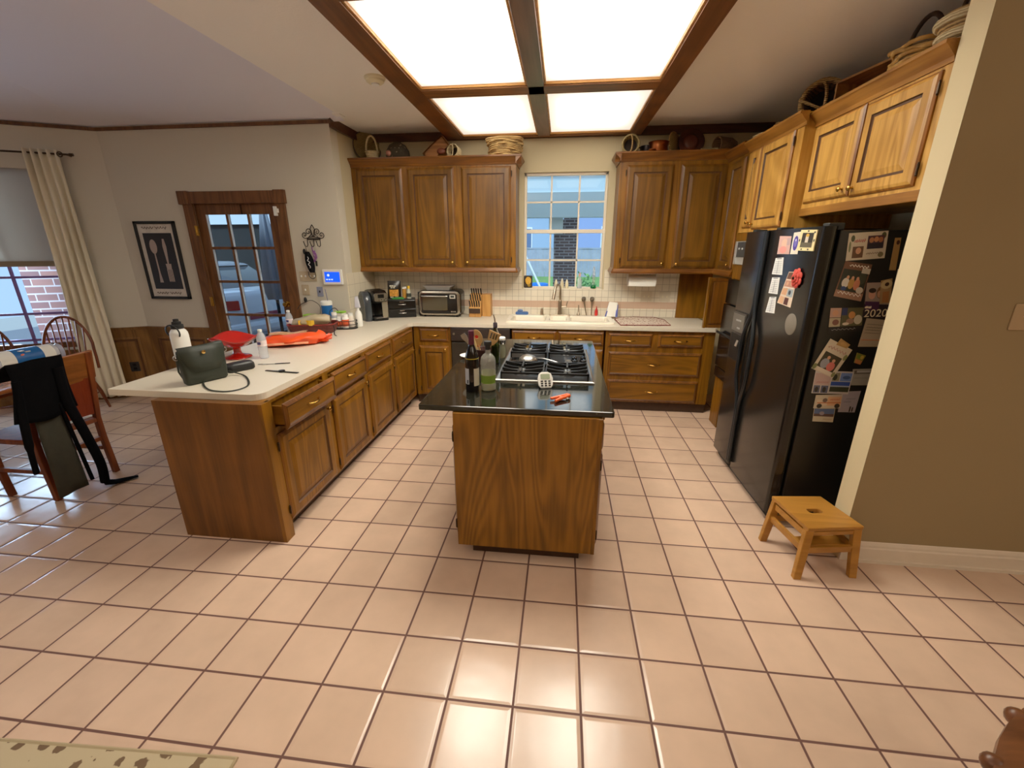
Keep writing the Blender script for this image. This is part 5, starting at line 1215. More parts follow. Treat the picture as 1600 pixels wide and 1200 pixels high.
b.box(-.105, .165, -.10, -.085, -.055, .06, M=TMx); b.box(-.105, .165, .085, .10, -.055, .06, M=TMx); b.box(-.105, .165, -.10, .10, .05, .062, M=TMx); b.box(.155, .168, -.10, .10, -.055, .06, M=TMx); b.box(-.105, -.09, -.1, .1, -.055, .06, M=TMx)
b.done('frame', wood('box_wood', (110, 66, 34), (170, 112, 64), 'x'), t)
b = B(); b.sph((-1.16, 4.155, ZA+.06), (.045, .02, .03), 0, 12); b.done('painted_fruit', mat('fruit_red', (110, 50, 30), .5), t, smooth=60)
def side_basket(c, r, ln, n, m, label, bandm=None, name='round_basket', hd=True):
    """basket lying on its side, mouth facing n"""
    t = thing(name, label, 'basket', c); M = rot_to(n); c = Vector(c); nn = Vector(n).normalized()
    b = B(); b.lathe(c-nn*ln*.0, [(r*.6, -ln), (r*.95, -ln*.7), (r, -.01), (r*.98, 0), (r*.82, 0), (r*.8, -.02), (r*.6, -ln*.85), (0, -ln*.88)], 26, M=M, cap=False); b.lathe(c, [(0, -ln), (r*.6, -ln)], 26, M=M, cap=False); b.done('body', m, t, smooth=50)
    b = B(); b.tube([c+M @ Vector((r*.92*math.cos(a), r*.92*math.sin(a), .004)) for a in [k*2*PI/26 for k in range(26)]], r*.11, 8, closed=True); b.done('rim', m, t, smooth=60)
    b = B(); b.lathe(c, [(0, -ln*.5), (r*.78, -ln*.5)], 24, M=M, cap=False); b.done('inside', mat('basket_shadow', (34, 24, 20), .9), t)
    if hd:
        b = B(); b.tube([c+M @ Vector((r*.9*math.cos(a)*.3-r*.1, r*.9*math.sin(a), .01+.10*r*abs(math.cos(a)))) for a in [PI*k/10-PI/2 for k in range(11)]], r*.09, 6); b.done('handle', bandm or m, t, smooth=60)
    return t
side_basket((-1.045, 4.19, ZA+.068), .068, .11, (-.25, -.95, .15), wickp, 'small pale basket lying on its side with its mouth towards the room')
t = thing('wicker_nest', 'big loosely woven wicker basket at the window end of the three-door cabinet', 'basket', (-.50, 4.235, ZA))
c = (-.50, 4.235, ZA)
b = B(); b.lathe(c, [(.14, .0005), (.17, .05), (.178, .14), (.165, .14), (.15, .05), (0, .03)], 28, cap=False); b.done('body', wick, t, smooth=50)
for k in range(11): pass
twigs(c, .158, .185, .165, 10, wood('twig_pale', (150, 112, 60), (214, 176, 112), 'x', rough=.7), 'twigs', t, .012, .008)
side_basket((.765, 4.19, ZA+.088), .088, .13, (-.1, -.99, .05), wicko, 'olive basket on its side nearest the window above the two-door cabinet', wick)
t = thing('copper_saucepan', 'dark old saucepan behind the copper pot', 'pot', (.94, 4.30, ZA))
b = B(); b.lathe((.94, 4.31, ZA), [(.06, .0005), (.066, .006), (.068, .085), (.064, .088), (.06, .01), (0, .008)], 24, cap=False); b.done('pan', mat('dark_pot', (40, 32, 34), .4, .5), t, smooth=50)
b = B(); b.tube([(.875, 4.30, ZA+.07), (.83, 4.28, ZA+.09)], .007, 8); b.done('handle', bronze, t, smooth=40)
t = thing('copper_pot', 'shiny copper pot on the two-door cabinet', 'pot', (1.04, 4.24, ZA))
b = B(); b.lathe((1.045, 4.245, ZA), [(.085, .0005), (.094, .01), (.088, .07), (.097, .10), (.102, .106), (.096, .11), (.08, .07), (0, .01)], 28, cap=False); b.done('body', copper, t, smooth=50)
t = thing('copper_cup', 'tiny copper dish at the foot of the copper pot', 'dish', (.96, 4.12, ZA))
b = B(); b.lathe((.965, 4.13, ZA), [(.022, .0005), (.034, .008), (.036, .024), (.03, .026), (0, .018)], 18); b.done('dish', copper, t, smooth=60)
t = thing('woven_fan', 'flat woven fan standing edge-on beside the brown plate', 'fan', (1.22, 4.30, ZA))
M = rot_to((.80, -.6, .1)); c = Vector((1.215, 4.33, ZA+.105))
b = B(); b.lathe(c, [(0, -.006), (.105, -.006), (.112, 0), (.105, .006), (0, .006)], 28, M=M, sx=1.15, sy=.95); b.done('blade', wicko, t, smooth=40)
b = B(); b.tube([c+M @ Vector((.128*math.cos(a), .107*math.sin(a), .0)) for a in [k*2*PI/28 for k in range(28)]], .007, 6, closed=True); b.done('rim', wick, t, smooth=60)
t = thing('display_plate', 'dark red-brown pottery plate leaning against the wall', 'plate', (1.38, 4.38, ZA))
M = rot_to((.0, -.97, .26)); c = Vector((1.385, 4.375, ZA+.128))
b = B(); b.lathe(c, [(.06, -.012), (.125, .01), (.13, .014), (.122, .016), (.07, .0), (.06, -.002), (0, .004)], 32, M=M); b.done('plate', mat('brown_glaze', (70, 36, 26), .25, noise=.2), t, smooth=50)
b = B(); b.lathe(c, [(.075, .004), (.07, .016), (.05, .024), (0, .028)], 28, M=M); b.done('boss', mat('brown_boss', (96, 50, 38), .25), t, smooth=50)
t = side_basket((1.60, 4.22, ZA+.07), .07, .20, (-.93, -.36, .0), wickd, 'dark basket on its side in the cabinet corner with a pale stick handle', hd=False)
b = B(); b.tube([(1.60, 4.19, ZA+.03), (1.50, 4.14, ZA+.015), (1.42, 4.11, ZA+.012)], .007, 8); b.done('handle', wickp, t, smooth=60)
t = thing('wicker_bowl', 'small crumpled wicker bowl above the oven tower doors', 'basket', (1.86, 3.50, ZB))
twigs((1.87, 3.50, ZB), .10, .05, .115, 7, wick, 'twigs', t, .008, .008)
b = B(); b.lathe((1.87, 3.50, ZB), [(.09, .0005), (.095, .03), (.05, .10), (0, .11)], 20); b.done('body', wick, t, smooth=50)
b = B(); b.tube([(1.72, 3.66, ZB+.045), (1.76, 3.60, ZB+.06), (1.82, 3.55, ZB+.06)], .014, 8); b.done('loop', wickp, t, smooth=60)
t = side_basket((1.92, 3.05, ZB+.135), .132, .25, (-.50, -.83, -.05), wickd, 'large barrel basket on its side with a tan rim and crossed handles', wick)
b = B(); M = rot_to((-.50, -.83, -.05)); c = Vector((1.92, 3.05, ZB+.135)); b.tube([c+M @ Vector((.13*math.cos(a), .13*math.sin(a), .012)) for a in [k*2*PI/26 for k in range(26)]], .014, 8, closed=True)
b.tube([c+M @ Vector((-.14, .03, .02)), c+M @ Vector((0, -.05, .05)), c+M @ Vector((.14, .02, .02))], .010, 6); b.done('handle_cross', wick, t, smooth=60)
t = thing('wood_crate', 'shallow wooden crate on its side between the barrel basket and the twig basket', 'crate', (1.98, 2.60, ZB))
CMx = Matrix.Translation((1.95, 2.585, ZB)) @ Matrix.Rotation(rad(12), 4, 'Z'); wc = wood('crate_wood', (100, 62, 28), (160, 108, 56), 'y')
b = B()
for q in ((-.06, .12, -.20, .20, .001, .012), (-.06, .12, -.20, .20, .155, .167), (-.06, .12, -.20, -.188, .001, .167), (-.06, .12, .188, .20, .001, .167), (.11, .12, -.2, .2, .001, .167)): b.box(*q, M=CMx)
b.done('frame', wc, t)
b = B(); b.sph(CMx @ Vector((.06, 0, .06)), (.05, .13, .055), 0, 14); b.done('stuffing', mat('dried_husk', (120, 84, 48), .9, noise=.4, bump=.6, nscale=40), t, smooth=40)
t = thing('twig_basket', 'tan twig basket with dark arched handle above the refrigerator', 'basket', (1.93, 2.16, ZB))
c = (1.935, 2.15, ZB)
b = B(); b.lathe(c, [(.10, .0005), (.12, .06), (.125, .115), (.11, .115), (.1, .06), (0, .03)], 24, cap=False); b.done('body', wick, t, smooth=50)
twigs(c, .115, .135, .13, 6, wood('twig_gold', (150, 104, 46), (206, 158, 84), 'x', rough=.7), 'twigs', t, .012, .010)
b = B(); b.tube([(c[0]-.02, c[1]+.115*math.cos(a), ZB+.10+.155*math.sin(a)) for a in [PI*k/16 for k in range(17)]], .011, 8); b.done('handle', mat('dark_twig', (60, 42, 24), .8), t, smooth=60)
t = thing('coil_basket', 'layered coil basket with dark handle partly behind the partition wall', 'basket', (1.93, 1.88, ZB))
c = (1.93, 1.865, ZB)
b = B(); b.lathe(c, [(.125, .0005), (.13, .012), (.09, .02), (.115, .05), (.12, .085), (.135, .12), (.12, .15), (.09, .15), (.08, .04), (0, .03)], 26, cap=False); b.done('body', wick, t, smooth=40)
b = B()
for r, z in ((.128, .012), (.118, .06), (.132, .12)): b.tube([(c[0]+r*math.cos(a), c[1]+r*math.sin(a), ZB+z) for a in [k*2*PI/26 for k in range(26)]], .016, 8, closed=True)
b.done('coils', wickp, t, smooth=60)
b = B(); b.tube([(c[0], c[1]+.11*math.cos(a), ZB+.13+.17*math.sin(a)) for a in [PI*k/16 for k in range(17)]], .010, 8); b.done('handle', mat('dark_twig', (60, 42, 24), .8), t, smooth=60)

# ================================================================= ON THE DOOR WALL
WY = DW-.001
t = thing('framed_picture', 'narrow black-framed picture of a spoon and fork beside the garage door', 'picture', (-4.235, DW, 1.14))
px0, px1, pz0, pz1 = -4.475, -3.995, 1.14, 1.96
b = B()
for q in ((px0, px1, pz0, pz0+.028), (px0, px1, pz1-.028, pz1), (px0, px0+.028, pz0, pz1), (px1-.028, px1, pz0, pz1)): b.box(q[0], q[1], DW-.03, WY, q[2], q[3])
b.done('frame', blkm, t, bev=.003)
b = B(); b.box(px0+.02, px1-.02, DW-.014, WY, pz0+.02, pz1-.02); b.done('mount', mat('picture_mount', (206, 196, 182), .7, noise=.15, nscale=12), t)
b = B(); b.box(px0+.075, px1-.065, DW-.017, DW-.014, pz0+.11, pz1-.12); b.done('print', mat('print_black', (24, 24, 30), .5), t)
sil = mat('print_silver', (170, 150, 140), .4)
def flat(pts, y, m, nm, par): b = B(); b.hexa([(x, y, z) for x, z in pts], [(x, y-.0015, z) for x, z in pts]); return b.done(nm, m, par)
def ell(cx, cz, rx, rz, n=16): return [(cx+rx*math.cos(2*PI*k/n), cz+rz*math.sin(2*PI*k/n)) for k in range(n)]
flat(ell(-4.305, 1.70, .042, .075), DW-.017, sil, 'spoon_print', t); flat([(-4.312, 1.63), (-4.298, 1.63), (-4.294, 1.42), (-4.282, 1.32), (-4.322, 1.32), (-4.312, 1.42)], DW-.0172, sil, 'spoon_print', t)
flat([(-4.182, 1.78), (-4.162, 1.78), (-4.150, 1.70), (-4.165, 1.52), (-4.181, 1.52), (-4.194, 1.70)], DW-.017, sil, 'fork_print', t)
b = B(); b.prism([(-4.205, 1.52), (-4.14, 1.52), (-4.145, 1.46), (-4.20, 1.46)], 'y', DW-.0185, DW-.017)
for k in range(4): b.box(-4.203+.0175*k, -4.193+.0175*k, DW-.0185, DW-.017, 1.33, 1.465)
b.done('fork_print', sil, t)
for zc in (1.893, 1.205):
    b = B()
    for k in range(2):
        x0 = px0+.08+.16*k; pts = [(x0+.14*i/14, DW-.016, zc+.012*math.sin(i*1.9+k)+.006*math.sin(i*3.1)) for i in range(15)]; b.tube(pts, .003, 5)
    b.done('script_print', mat('print_script', (96, 80, 70), .6), t)
# hook rack
t = thing('hook_rack', 'black wrought iron scroll hook rack on the wall beside the garage door', 'hook rack', (-2.445, DW, 1.70))
iron = mat('wrought_iron', (34, 28, 26), .5, .5)
def P2(p): return [(x, DW-.012, z) for x, z in p]
b = B(); b.box(-2.515, -2.375, DW-.018, WY, 1.768, 1.782); b.done('bar', iron, t)
b = B()
b.tube(P2([(-2.445+.025*math.sin(PI*k/8)*1.0, 1.80+.115*k/8) for k in range(9)]), .004, 6); b.tube(P2([(-2.445-.025*math.sin(PI*k/8), 1.80+.115*k/8) for k in range(9)]), .004, 6)
def spiral(cx, cz, r, s, a0, turns): return [(cx+s*r*(1-k/26)*math.cos(a0+turns*2*PI*k/22), cz+r*(1-k/26)*math.sin(a0+turns*2*PI*k/22)) for k in range(23)]
for s in (-1, 1):
    b.tube(P2([(-2.445+s*.06, 1.785), (-2.445+s*.01, 1.83)]+spiral(-2.445+s*.048, 1.845, .036, s, PI*1.05, -1.2)), .004, 6)
    b.tube(P2([(-2.445+s*.0, 1.80), (-2.445+s*.05, 1.79)]+spiral(-2.445+s*.092, 1.815, .034, s, -PI*.6, 1.25)), .004, 6)
b.done('scroll', iron, t, smooth=60)
for x in (-2.515, -2.445, -2.375):
    b = B(); b.tube([(x, DW-.012, 1.77), (x, DW-.014, 1.715), (x-.003, DW-.03, 1.698), (x-.012, DW-.045, 1.705), (x-.02, DW-.05, 1.745)], .004, 6); b.sph((x-.02, DW-.05, 1.748), .006, 0, 8); b.done('hook', iron, t, smooth=60)
t = thing('face_mask', 'black cloth face mask with white script hanging by its loop from the first hook', 'face mask', (-2.50, DW-.05, 1.38))
b = B(); b.sheet(lambda i, j: (-2.515+.095*(i-.5)*(math.sin(PI*(.12+.8*j))**.6)+.028*(1-j)-.0, DW-.045-.02*math.sin(PI*i), 1.44+.21*j), 8, 12); b.done('cloth', blkfab, t, smooth=60, sol=.003)
b = B(); b.tube(smoothpath([(-2.535, DW-.04, 1.45), (-2.53, DW-.04, 1.40), (-2.495, DW-.04, 1.375), (-2.462, DW-.04, 1.40), (-2.465, DW-.04, 1.45)]), .004, 6); b.tube([(-2.52, DW-.045, 1.645), (-2.53, DW-.04, 1.70), (-2.515, DW-.045, 1.645)], .003, 6); b.sph((-2.545, DW-.045, 1.65), (.018, .012, .03), 0, 10); b.done('ear_loop', blkm, t, smooth=60)
b = B(); b.tube(smoothpath([(-2.505+.012*math.sin(2.6*k)+.002*k, DW-.068, 1.60-.019*k) for k in range(7)], 4), .0028, 5); b.done('script', mat('white_script', (230, 226, 220), .7), t, smooth=60)
t = thing('lanyard', 'purple patterned mask strap hanging on the middle hook', 'lanyard', (-2.44, DW-.05, 1.5))
b = B(); b.tube(smoothpath([(-2.452, DW-.05, 1.70), (-2.448, DW-.05, 1.63), (-2.432, DW-.052, 1.58), (-2.42, DW-.05, 1.60), (-2.44, DW-.045, 1.66)]), .011, 8, flat=.5); b.tube([(-2.43, DW-.05, 1.59), (-2.445, DW-.05, 1.55)], .012, 8); b.done('strap', spots('purple_print', (110, 60, 120), (200, 150, 170), 90, .3), t, smooth=60)
b = B(); b.box(-2.435, -2.418, DW-.055, DW-.045, 1.505, 1.56); b.done('tag', blkm, t)
t = thing('alarm_panel', 'white wall alarm panel with glowing blue screen', 'control panel', (-2.28, DW, 1.31))
b = B(); b.prism(rrect(-2.39, -2.177, 1.315, 1.472, .008, 3), 'y', DW-.028, WY); b.done('housing', white, t, bev=.003)
b = B(); b.box(-2.366, -2.20, DW-.0295, DW-.027, 1.342, 1.446); b.done('screen', mat('blue_screen', (16, 60, 220), .2, emit=(20, 80, 255), es=1.1), t)
ic = mat('screen_icon', (200, 225, 255), .3, emit=(180, 210, 255), es=1.1)
b = B(); b.lathe((-2.325, DW-.0296, 1.412), [(.013, 0), (.013, .001), (0, .001)], 16, M=MY)
for k in range(3): b.box(-2.353+.028*k, -2.335+.028*k, DW-.031, DW-.0295, 1.362, 1.374)
b.done('icon', ic, t)
def plate(x0, x1, z0, z1, label, m, n, name='switch_plate', dark=False):
    t = thing(name, label, 'switch plate' if not dark else 'outlet', ((x0+x1)/2, DW, z0))
    b = B(); b.prism(rrect(x0, x1, z0, z1, .006, 3), 'y', DW-.007, WY); b.done('plate', m, t, bev=.002)
    for k in range(n):
        xc = x0+(x1-x0)*(k+.5)/n; zc = (z0+z1)/2
        b = B(); b.box(xc-.006, xc+.006, DW-.016, DW-.007, zc-.008, zc+.012); b.done('toggle' if not dark else 'socket', white if not dark else blkm, t)
plt = mat('plate_beige', (186, 168, 138), .3)
plate(-2.665, -2.47, 1.345, 1.45, 'wide beige switch plate with four toggles behind the hanging mask', plt, 4)
plate(-2.66, -2.575, 1.20, 1.31, 'narrow beige switch plate low beside the door casing', plt, 1)
plate(-2.49, -2.42, 1.185, 1.29, 'blue-grey outlet plate under the alarm panel', mat('plate_blue', (130, 134, 156), .4), 1, 'wall_outlet', True)
t = thing('power_adapter', 'black power adapter plugged in beside the door casing with its cable', 'adapter', (-2.62, DW, 1.12))
b = B(); b.sph((-2.628, DW-.02, 1.15), (.016, .02, .03), 0, 12); b.done('plug', blkm, t, smooth=60)
b = B(); b.tube(smoothpath([(-2.63, DW-.03, 1.125), (-2.54, DW-.05, 1.15), (-2.44, DW-.08, 1.10), (-2.34, 3.50, 1.04), (-2.22, 3.30, 1.02), (-2.06, 3.16, 1.014), (-1.975, 3.08, .985), (-1.945, 3.02, .928), (-1.90, 2.97, .9235)]), .0035, 6)
b.tube(smoothpath([(-2.63, DW-.03, 1.125), (-2.68, DW-.04, 1.10), (-2.72, DW-.05, 1.05)]), .0035, 6); b.done('cable', blkm, t, smooth=60)
# light switch on the partition
t = thing('switch_plate', 'brown-beige switch plate on the partition wall at the picture edge', 'switch plate', (2.235, 1.55, 1.3))
b = B(); b.prism(rrect(2.185, 2.30, 1.325, 1.445, .006, 3), 'x', 0, .001); b.bm.clear()
b.prism(rrect(2.19, 2.30, 1.325, 1.445, .006, 3), 'y', 1.543, 1.549); b.done('plate', mat('plate_tan', (176, 148, 112), .35), t, bev=.002)
b = B(); b.box(2.235, 2.25, 1.528, 1.543, 1.385, 1.405); b.done('toggle', cream, t)

# ================================================================= REFRIGERATOR MAGNETS AND CARDS
def bil(q, u, v):
    a, b_, c_, d = [Vector(p) for p in q]       # top-left, top-right, bottom-right, bottom-left
    return (a*(1-u)+b_*u)*(1-v)+(d*(1-u)+c_*u)*v
def card(side, q, label, cat, base, items=(), name='photo_card', lift=0., ext=(), th=.0012, group=None):
    """thin card held on the refrigerator; items are coloured shapes printed on it"""
    out = Vector((0, -1, 0)) if side == 's' else Vector((-1, 0, 0))
    y0 = F0+.0055 if side == 's' else FX
    W = [(p[0], y0, p[1]) if side == 's' else (FX, p[0], p[1]) for p in q]
    def P(u, v, h): return bil(W, u, v)+out*(lift+h)
    t = thing(name, label, cat, bil(W, .5, 1), group)
    b = B(); b.hexa([P(u, v, .0002) for u, v in ((0, 0), (1, 0), (1, 1), (0, 1))], [P(u, v, th) for u, v in ((0, 0), (1, 0), (1, 1), (0, 1))])
    b.done('card', mat(*base), t)
    h = th
    for it in items:
        h += .00018; kind = it[0]; m = mat('print_%d_%d_%d' % it[-1], it[-1], .55); b = B()
        if kind == 'r': u0, v0, u1, v1 = it[1:5]; pts = [(u0, v0), (u1, v0), (u1, v1), (u0, v1)]; nm = 'printed_area'
        elif kind == 'e': cu_, cv, ru, rv = it[1:5]; pts = [(cu_+ru*math.cos(2*PI*k/14), cv+rv*math.sin(2*PI*k/14)) for k in range(14)]; nm = 'printed_shape'
        elif kind == 's':                        # line of script
            u0, v0, u1, amp = it[1:5]; nm = 'printed_script'
            n = 22; b.tube([P(u0+(u1-u0)*k/n, v0+amp*math.sin(k*1.7)+amp*.5*math.sin(k*2.9), h) for k in range(n+1)], .0016, 4); b.done(nm, m, t); continue
        b.hexa([P(u, v, h-.0002) for u, v in pts], [P(u, v, h) for u, v in pts]); b.done(nm, m, t)
    return t, P
PAP = ('card_white', (206, 194, 170), .7); skin = (206, 150, 116); dk = (40, 30, 28); grn = (74, 80, 52)
S = {1: [(1.597, 1.759), (1.781, 1.771), (1.794, 1.637), (1.61, 1.622)], 2: [(1.61, 1.621), (1.744, 1.604), (1.732, 1.413), (1.59, 1.44)], 3: [(1.82, 1.736), (1.847, 1.737), (1.861, 1.576), (1.831, 1.576)], 4: [(1.872, 1.582), (1.897, 1.582), (1.901, 1.409), (1.879, 1.406)], 5: [(1.734, 1.514), (1.865, 1.52), (1.887, 1.323), (1.758, 1.332)], '5m': [(1.803, 1.523), (1.854, 1.535), (1.876, 1.407), (1.824, 1.403)], 6: [(1.588, 1.375), (1.757, 1.381), (1.772, 1.254), (1.603, 1.239)], 7: [(1.782, 1.324), (1.89, 1.315), (1.883, 1.168), (1.775, 1.165)], 8: [(1.623, 1.208), (1.749, 1.147), (1.682, .981), (1.558, 1.036)], '8m': [(1.674, 1.211), (1.728, 1.177), (1.714, 1.155), (1.658, 1.175)], 9: [(1.778, 1.132), (1.824, 1.118), (1.807, 1.065), (1.775, 1.074)], 10: [(1.779, 1.036), (1.887, 1.043), (1.89, .945), (1.791, .941)], 11: [(1.585, 1.022), (1.787, 1.021), (1.786, .887), (1.589, .887)], 12: [(1.616, .876), (1.757, .885), (1.762, .8), (1.617, .795)], 13: [(1.624, .794), (1.738, .796), (1.743, .711), (1.63, .712)], 14: [(1.753, .901), (1.85, .909), (1.846, .778), (1.756, .776)]}
card('s', S[1], 'white greeting card with two photos and leaf border at the top of the refrigerator side', 'card', PAP, [('e', .12, .2, .05, .12, grn), ('e', .9, .15, .06, .12, grn), ('e', .88, .85, .07, .1, (120, 110, 80)), ('e', .06, .5, .03, .2, (120, 124, 90)), ('r', .5, .14, .92, .62, (70, 44, 56)), ('r', .14, .5, .42, .92, (96, 66, 48)), ('e', .6, .3, .06, .1, (180, 116, 80)), ('e', .72, .28, .06, .1, (196, 130, 90)), ('e', .83, .3, .06, .1, (170, 104, 70)), ('r', .52, .42, .9, .62, (36, 30, 44)), ('e', .29, .66, .07, .12, skin), ('s', .16, .3, .44, .05, (200, 120, 110)), ('s', .5, .78, .86, .03, (150, 130, 110))])
card('s', S[2], 'holiday photo card of a family group under white script lettering', 'card', ('card_family', (110, 74, 56), .6), [('r', .04, .2, .96, .8, (40, 44, 36)), ('e', .8, .4, .14, .16, (56, 60, 48)), ('r', .0, .8, 1, 1, (150, 112, 90)), ('r', .7, .12, 1, .26, (190, 180, 160)), ('e', .25, .58, .13, .14, (212, 204, 190)), ('e', .46, .58, .11, .15, (176, 132, 66)), ('e', .66, .58, .11, .16, (196, 120, 90)), ('e', .28, .42, .05, .05, skin), ('e', .46, .42, .05, .05, skin), ('e', .64, .42, .05, .05, skin), ('e', .24, .74, .1, .06, (40, 60, 110)), ('e', .82, .72, .13, .09, (200, 190, 172)), ('s', .2, .09, .9, .03, (240, 232, 214)), ('s', .08, .86, .92, .035, (246, 240, 226))])
card('s', S[3], 'wooden stick magnet with a small dark flower at its tip', 'magnet', ('stick_wood', (170, 130, 78), .6), [('e', .6, .14, .3, .07, (70, 36, 24))], name='stick_magnet', th=.004)
card('s', S[4], 'narrow white paper strip sticking out by the partition edge', 'paper', ('strip_paper', (196, 186, 168), .7), [('s', .4, .5, .6, .02, (150, 140, 130))], name='paper_strip')
t, P = card('s', S[5], 'dark graduation photo card reading 2020 in cream numerals', 'card', ('card_grad', (36, 26, 34), .5), [('r', .04, .02, .98, .62, (150, 132, 118)), ('e', .28, .36, .13, .13, (200, 146, 120)), ('r', .05, .55, .6, .82, (60, 30, 66)), ('e', .28, .24, .14, .07, dk), ('e', .56, .3, .12, .16, (104, 74, 52)), ('e', .56, .34, .09, .1, (190, 136, 104)), ('r', 0, .8, 1, 1, (34, 24, 36)), ('s', .06, .72, .3, .03, (230, 214, 180))])
Mt = Matrix.Translation(P(.5, .88, .0032)) @ Matrix.Rotation(rad(-3), 4, 'Y') @ Matrix.Rotation(PI/2, 4, 'X')
text('lettering', '2020', .058, Mt, mat('cream_ink', (232, 216, 178), .6, emit=(232, 216, 178), es=0.0), t)
card('s', S['5m'], 'bell-shaped sunflower tag magnet pinned over the graduation photo', 'magnet', ('tag_tan', (164, 130, 88), .6), [('e', .5, .2, .52, .19, (200, 176, 124)), ('e', .55, .2, .2, .08, (50, 26, 16)), ('r', .2, .5, .8, .95, (170, 110, 66))], name='tag_magnet', lift=.004, th=.003)
card('s', S[6], 'collage card of small snapshots over a black strip with faint script', 'card', ('card_black', (28, 26, 26), .6), [('r', .01, .0, .34, .38, (190, 150, 130)), ('e', .17, .2, .09, .12, skin), ('r', .01, .40, .34, .76, (176, 160, 130)), ('e', .2, .58, .1, .12, (120, 76, 66)), ('r', .36, .0, .99, .76, (86, 82, 56)), ('r', .36, .0, .52, .3, (40, 50, 90)), ('e', .66, .3, .10, .15, (206, 140, 80)), ('e', .62, .56, .12, .12, (150, 116, 96)), ('e', .85, .5, .12, .2, (196, 186, 160)), ('e', .5, .66, .1, .06, (214, 200, 176)), ('s', .1, .88, .8, .03, (120, 116, 110))])
card('s', S[7], 'typed letter with an orange underline below the graduation photo', 'paper', ('letter_paper', (170, 152, 126), .75), [('s', .12, .2, .88, .006, (120, 104, 90)), ('s', .12, .3, .9, .006, (120, 104, 90)), ('s', .1, .4, .8, .006, (120, 104, 90)), ('s', .1, .5, .84, .006, (120, 104, 90)), ('r', .06, .74, .94, .765, (196, 100, 60))], name='letter', lift=-.0)
card('s', S[8], 'tilted white card with a photo of a couple in grey and pink', 'card', ('card_cream', (208, 194, 168), .7), [('r', .12, .36, .86, .86, (56, 48, 32)), ('e', .36, .7, .17, .16, (150, 150, 156)), ('e', .64, .72, .16, .15, (206, 106, 96)), ('e', .38, .5, .065, .055, skin), ('e', .62, .53, .065, .055, skin), ('r', .2, .86, .86, .97, (220, 206, 184)), ('e', .06, .9, .08, .1, (110, 116, 70)), ('e', .92, .9, .07, .09, (130, 130, 84)), ('e', .93, .3, .07, .1, (130, 130, 84)), ('s', .1, .2, .86, .04, (196, 140, 130))], lift=.003)
card('s', S['8m'], 'tan square magnet holding the tilted couple card', 'magnet', ('magnet_tan', (172, 136, 82), .5), [('e', .5, .5, .3, .3, (190, 150, 90))], name='square_magnet', lift=.006, th=.004)
card('s', S[9], 'little flowerpot magnet in green and orange', 'magnet', ('pot_green', (120, 116, 44), .6), [('r', .0, .6, 1, 1, (176, 110, 60)), ('e', .3, .3, .2, .2, (96, 120, 40)), ('e', .7, .3, .2, .2, (186, 160, 60))], name='flowerpot_magnet', th=.006)
card('s', S[10], 'grey note on a dark clip beside the postcards', 'paper', ('note_grey', (150, 144, 132), .7), [('r', .08, .08, .95, .3, (90, 84, 80)), ('r', .2, .1, .85, .22, (170, 164, 156)), ('s', .1, .55, .8, .01, (120, 114, 104))], name='clipped_note')
card('s', S[11], 'large white postcard with blue mountain landscape pictures', 'postcard', ('postcard_white', (196, 188, 180), .6), [('r', .02, .10, .44, .62, (190, 160, 152)), ('s', .08, .5, .4, .03, (190, 130, 124)), ('r', .03, .64, .20, .97, (90, 92, 110)), ('r', .23, .64, .42, .97, (84, 88, 112)), ('e', .11, .82, .05, .12, (44, 40, 40)), ('e', .32, .82, .05, .12, (44, 40, 40)), ('r', .47, .06, .66, .42, (130, 124, 100)), ('e', .54, .26, .06, .14, (40, 44, 36)), ('r', .68, .06, .97, .42, (104, 130, 190)), ('e', .84, .26, .1, .08, (60, 84, 130)), ('r', .46, .45, .97, .90, (40, 70, 150)), ('r', .46, .62, .97, .72, (150, 160, 180)), ('r', .46, .68, .97, .90, (48, 52, 36))], lift=.0015)
card('s', S[12], 'postcard of a cream and orange vintage ambulance van', 'postcard', ('van_card', (196, 182, 156), .6), [('r', .08, .35, .52, .78, (214, 190, 160)), ('r', .48, .14, .98, .8, (216, 166, 124)), ('e', .38, .4, .09, .16, (110, 90, 80)), ('r', .1, .55, .98, .62, (196, 110, 70)), ('e', .2, .82, .1, .17, (50, 44, 40)), ('e', .86, .82, .1, .17, (50, 44, 40)), ('s', .56, .35, .92, .05, (196, 110, 80))], lift=.0025)
card('s', S[13], 'lowest postcard with a blue evening skyline and cream margin', 'postcard', ('sky_card', (190, 178, 150), .6), [('r', .02, .02, .98, .60, (80, 100, 140)), ('r', .02, .4, .98, .6, (84, 60, 56)), ('e', .4, .36, .12, .14, (140, 130, 140)), ('s', .5, .8, .9, .02, (170, 150, 120))])
card('s', S[14], 'lilac-grey note with a dark sail drawing beside the van postcard', 'paper', ('note_lilac', (160, 150, 156), .7), [('s', .3, .35, .8, .02, (120, 112, 120)), ('s', .2, .5, .6, .02, (120, 112, 120)), ('r', .62, .72, .70, .98, (30, 26, 28)), ('e', .8, .86, .05, .12, (60, 54, 58))], name='sail_note')
Fq = {'a': [(2.311, 1.757), (2.169, 1.753), (2.159, 1.652), (2.307, 1.65)], 'b': [(2.147, 1.772), (2.071, 1.775), (2.065, 1.653), (2.147, 1.652)], 'c': [(2.058, 1.784), (1.896, 1.779), (1.899, 1.671), (2.069, 1.673)], 'm1': [(2.313, 1.626), (2.215, 1.632), (2.196, 1.529), (2.327, 1.527)], 'm2': [(2.313, 1.507), (2.215, 1.514), (2.207, 1.412), (2.327, 1.408)], 'm3': [(2.3, 1.386), (2.214, 1.396), (2.202, 1.294), (2.321, 1.285)], 'p': [(2.12, 1.552), (2.013, 1.557), (2.026, 1.353), (2.191, 1.362)]}
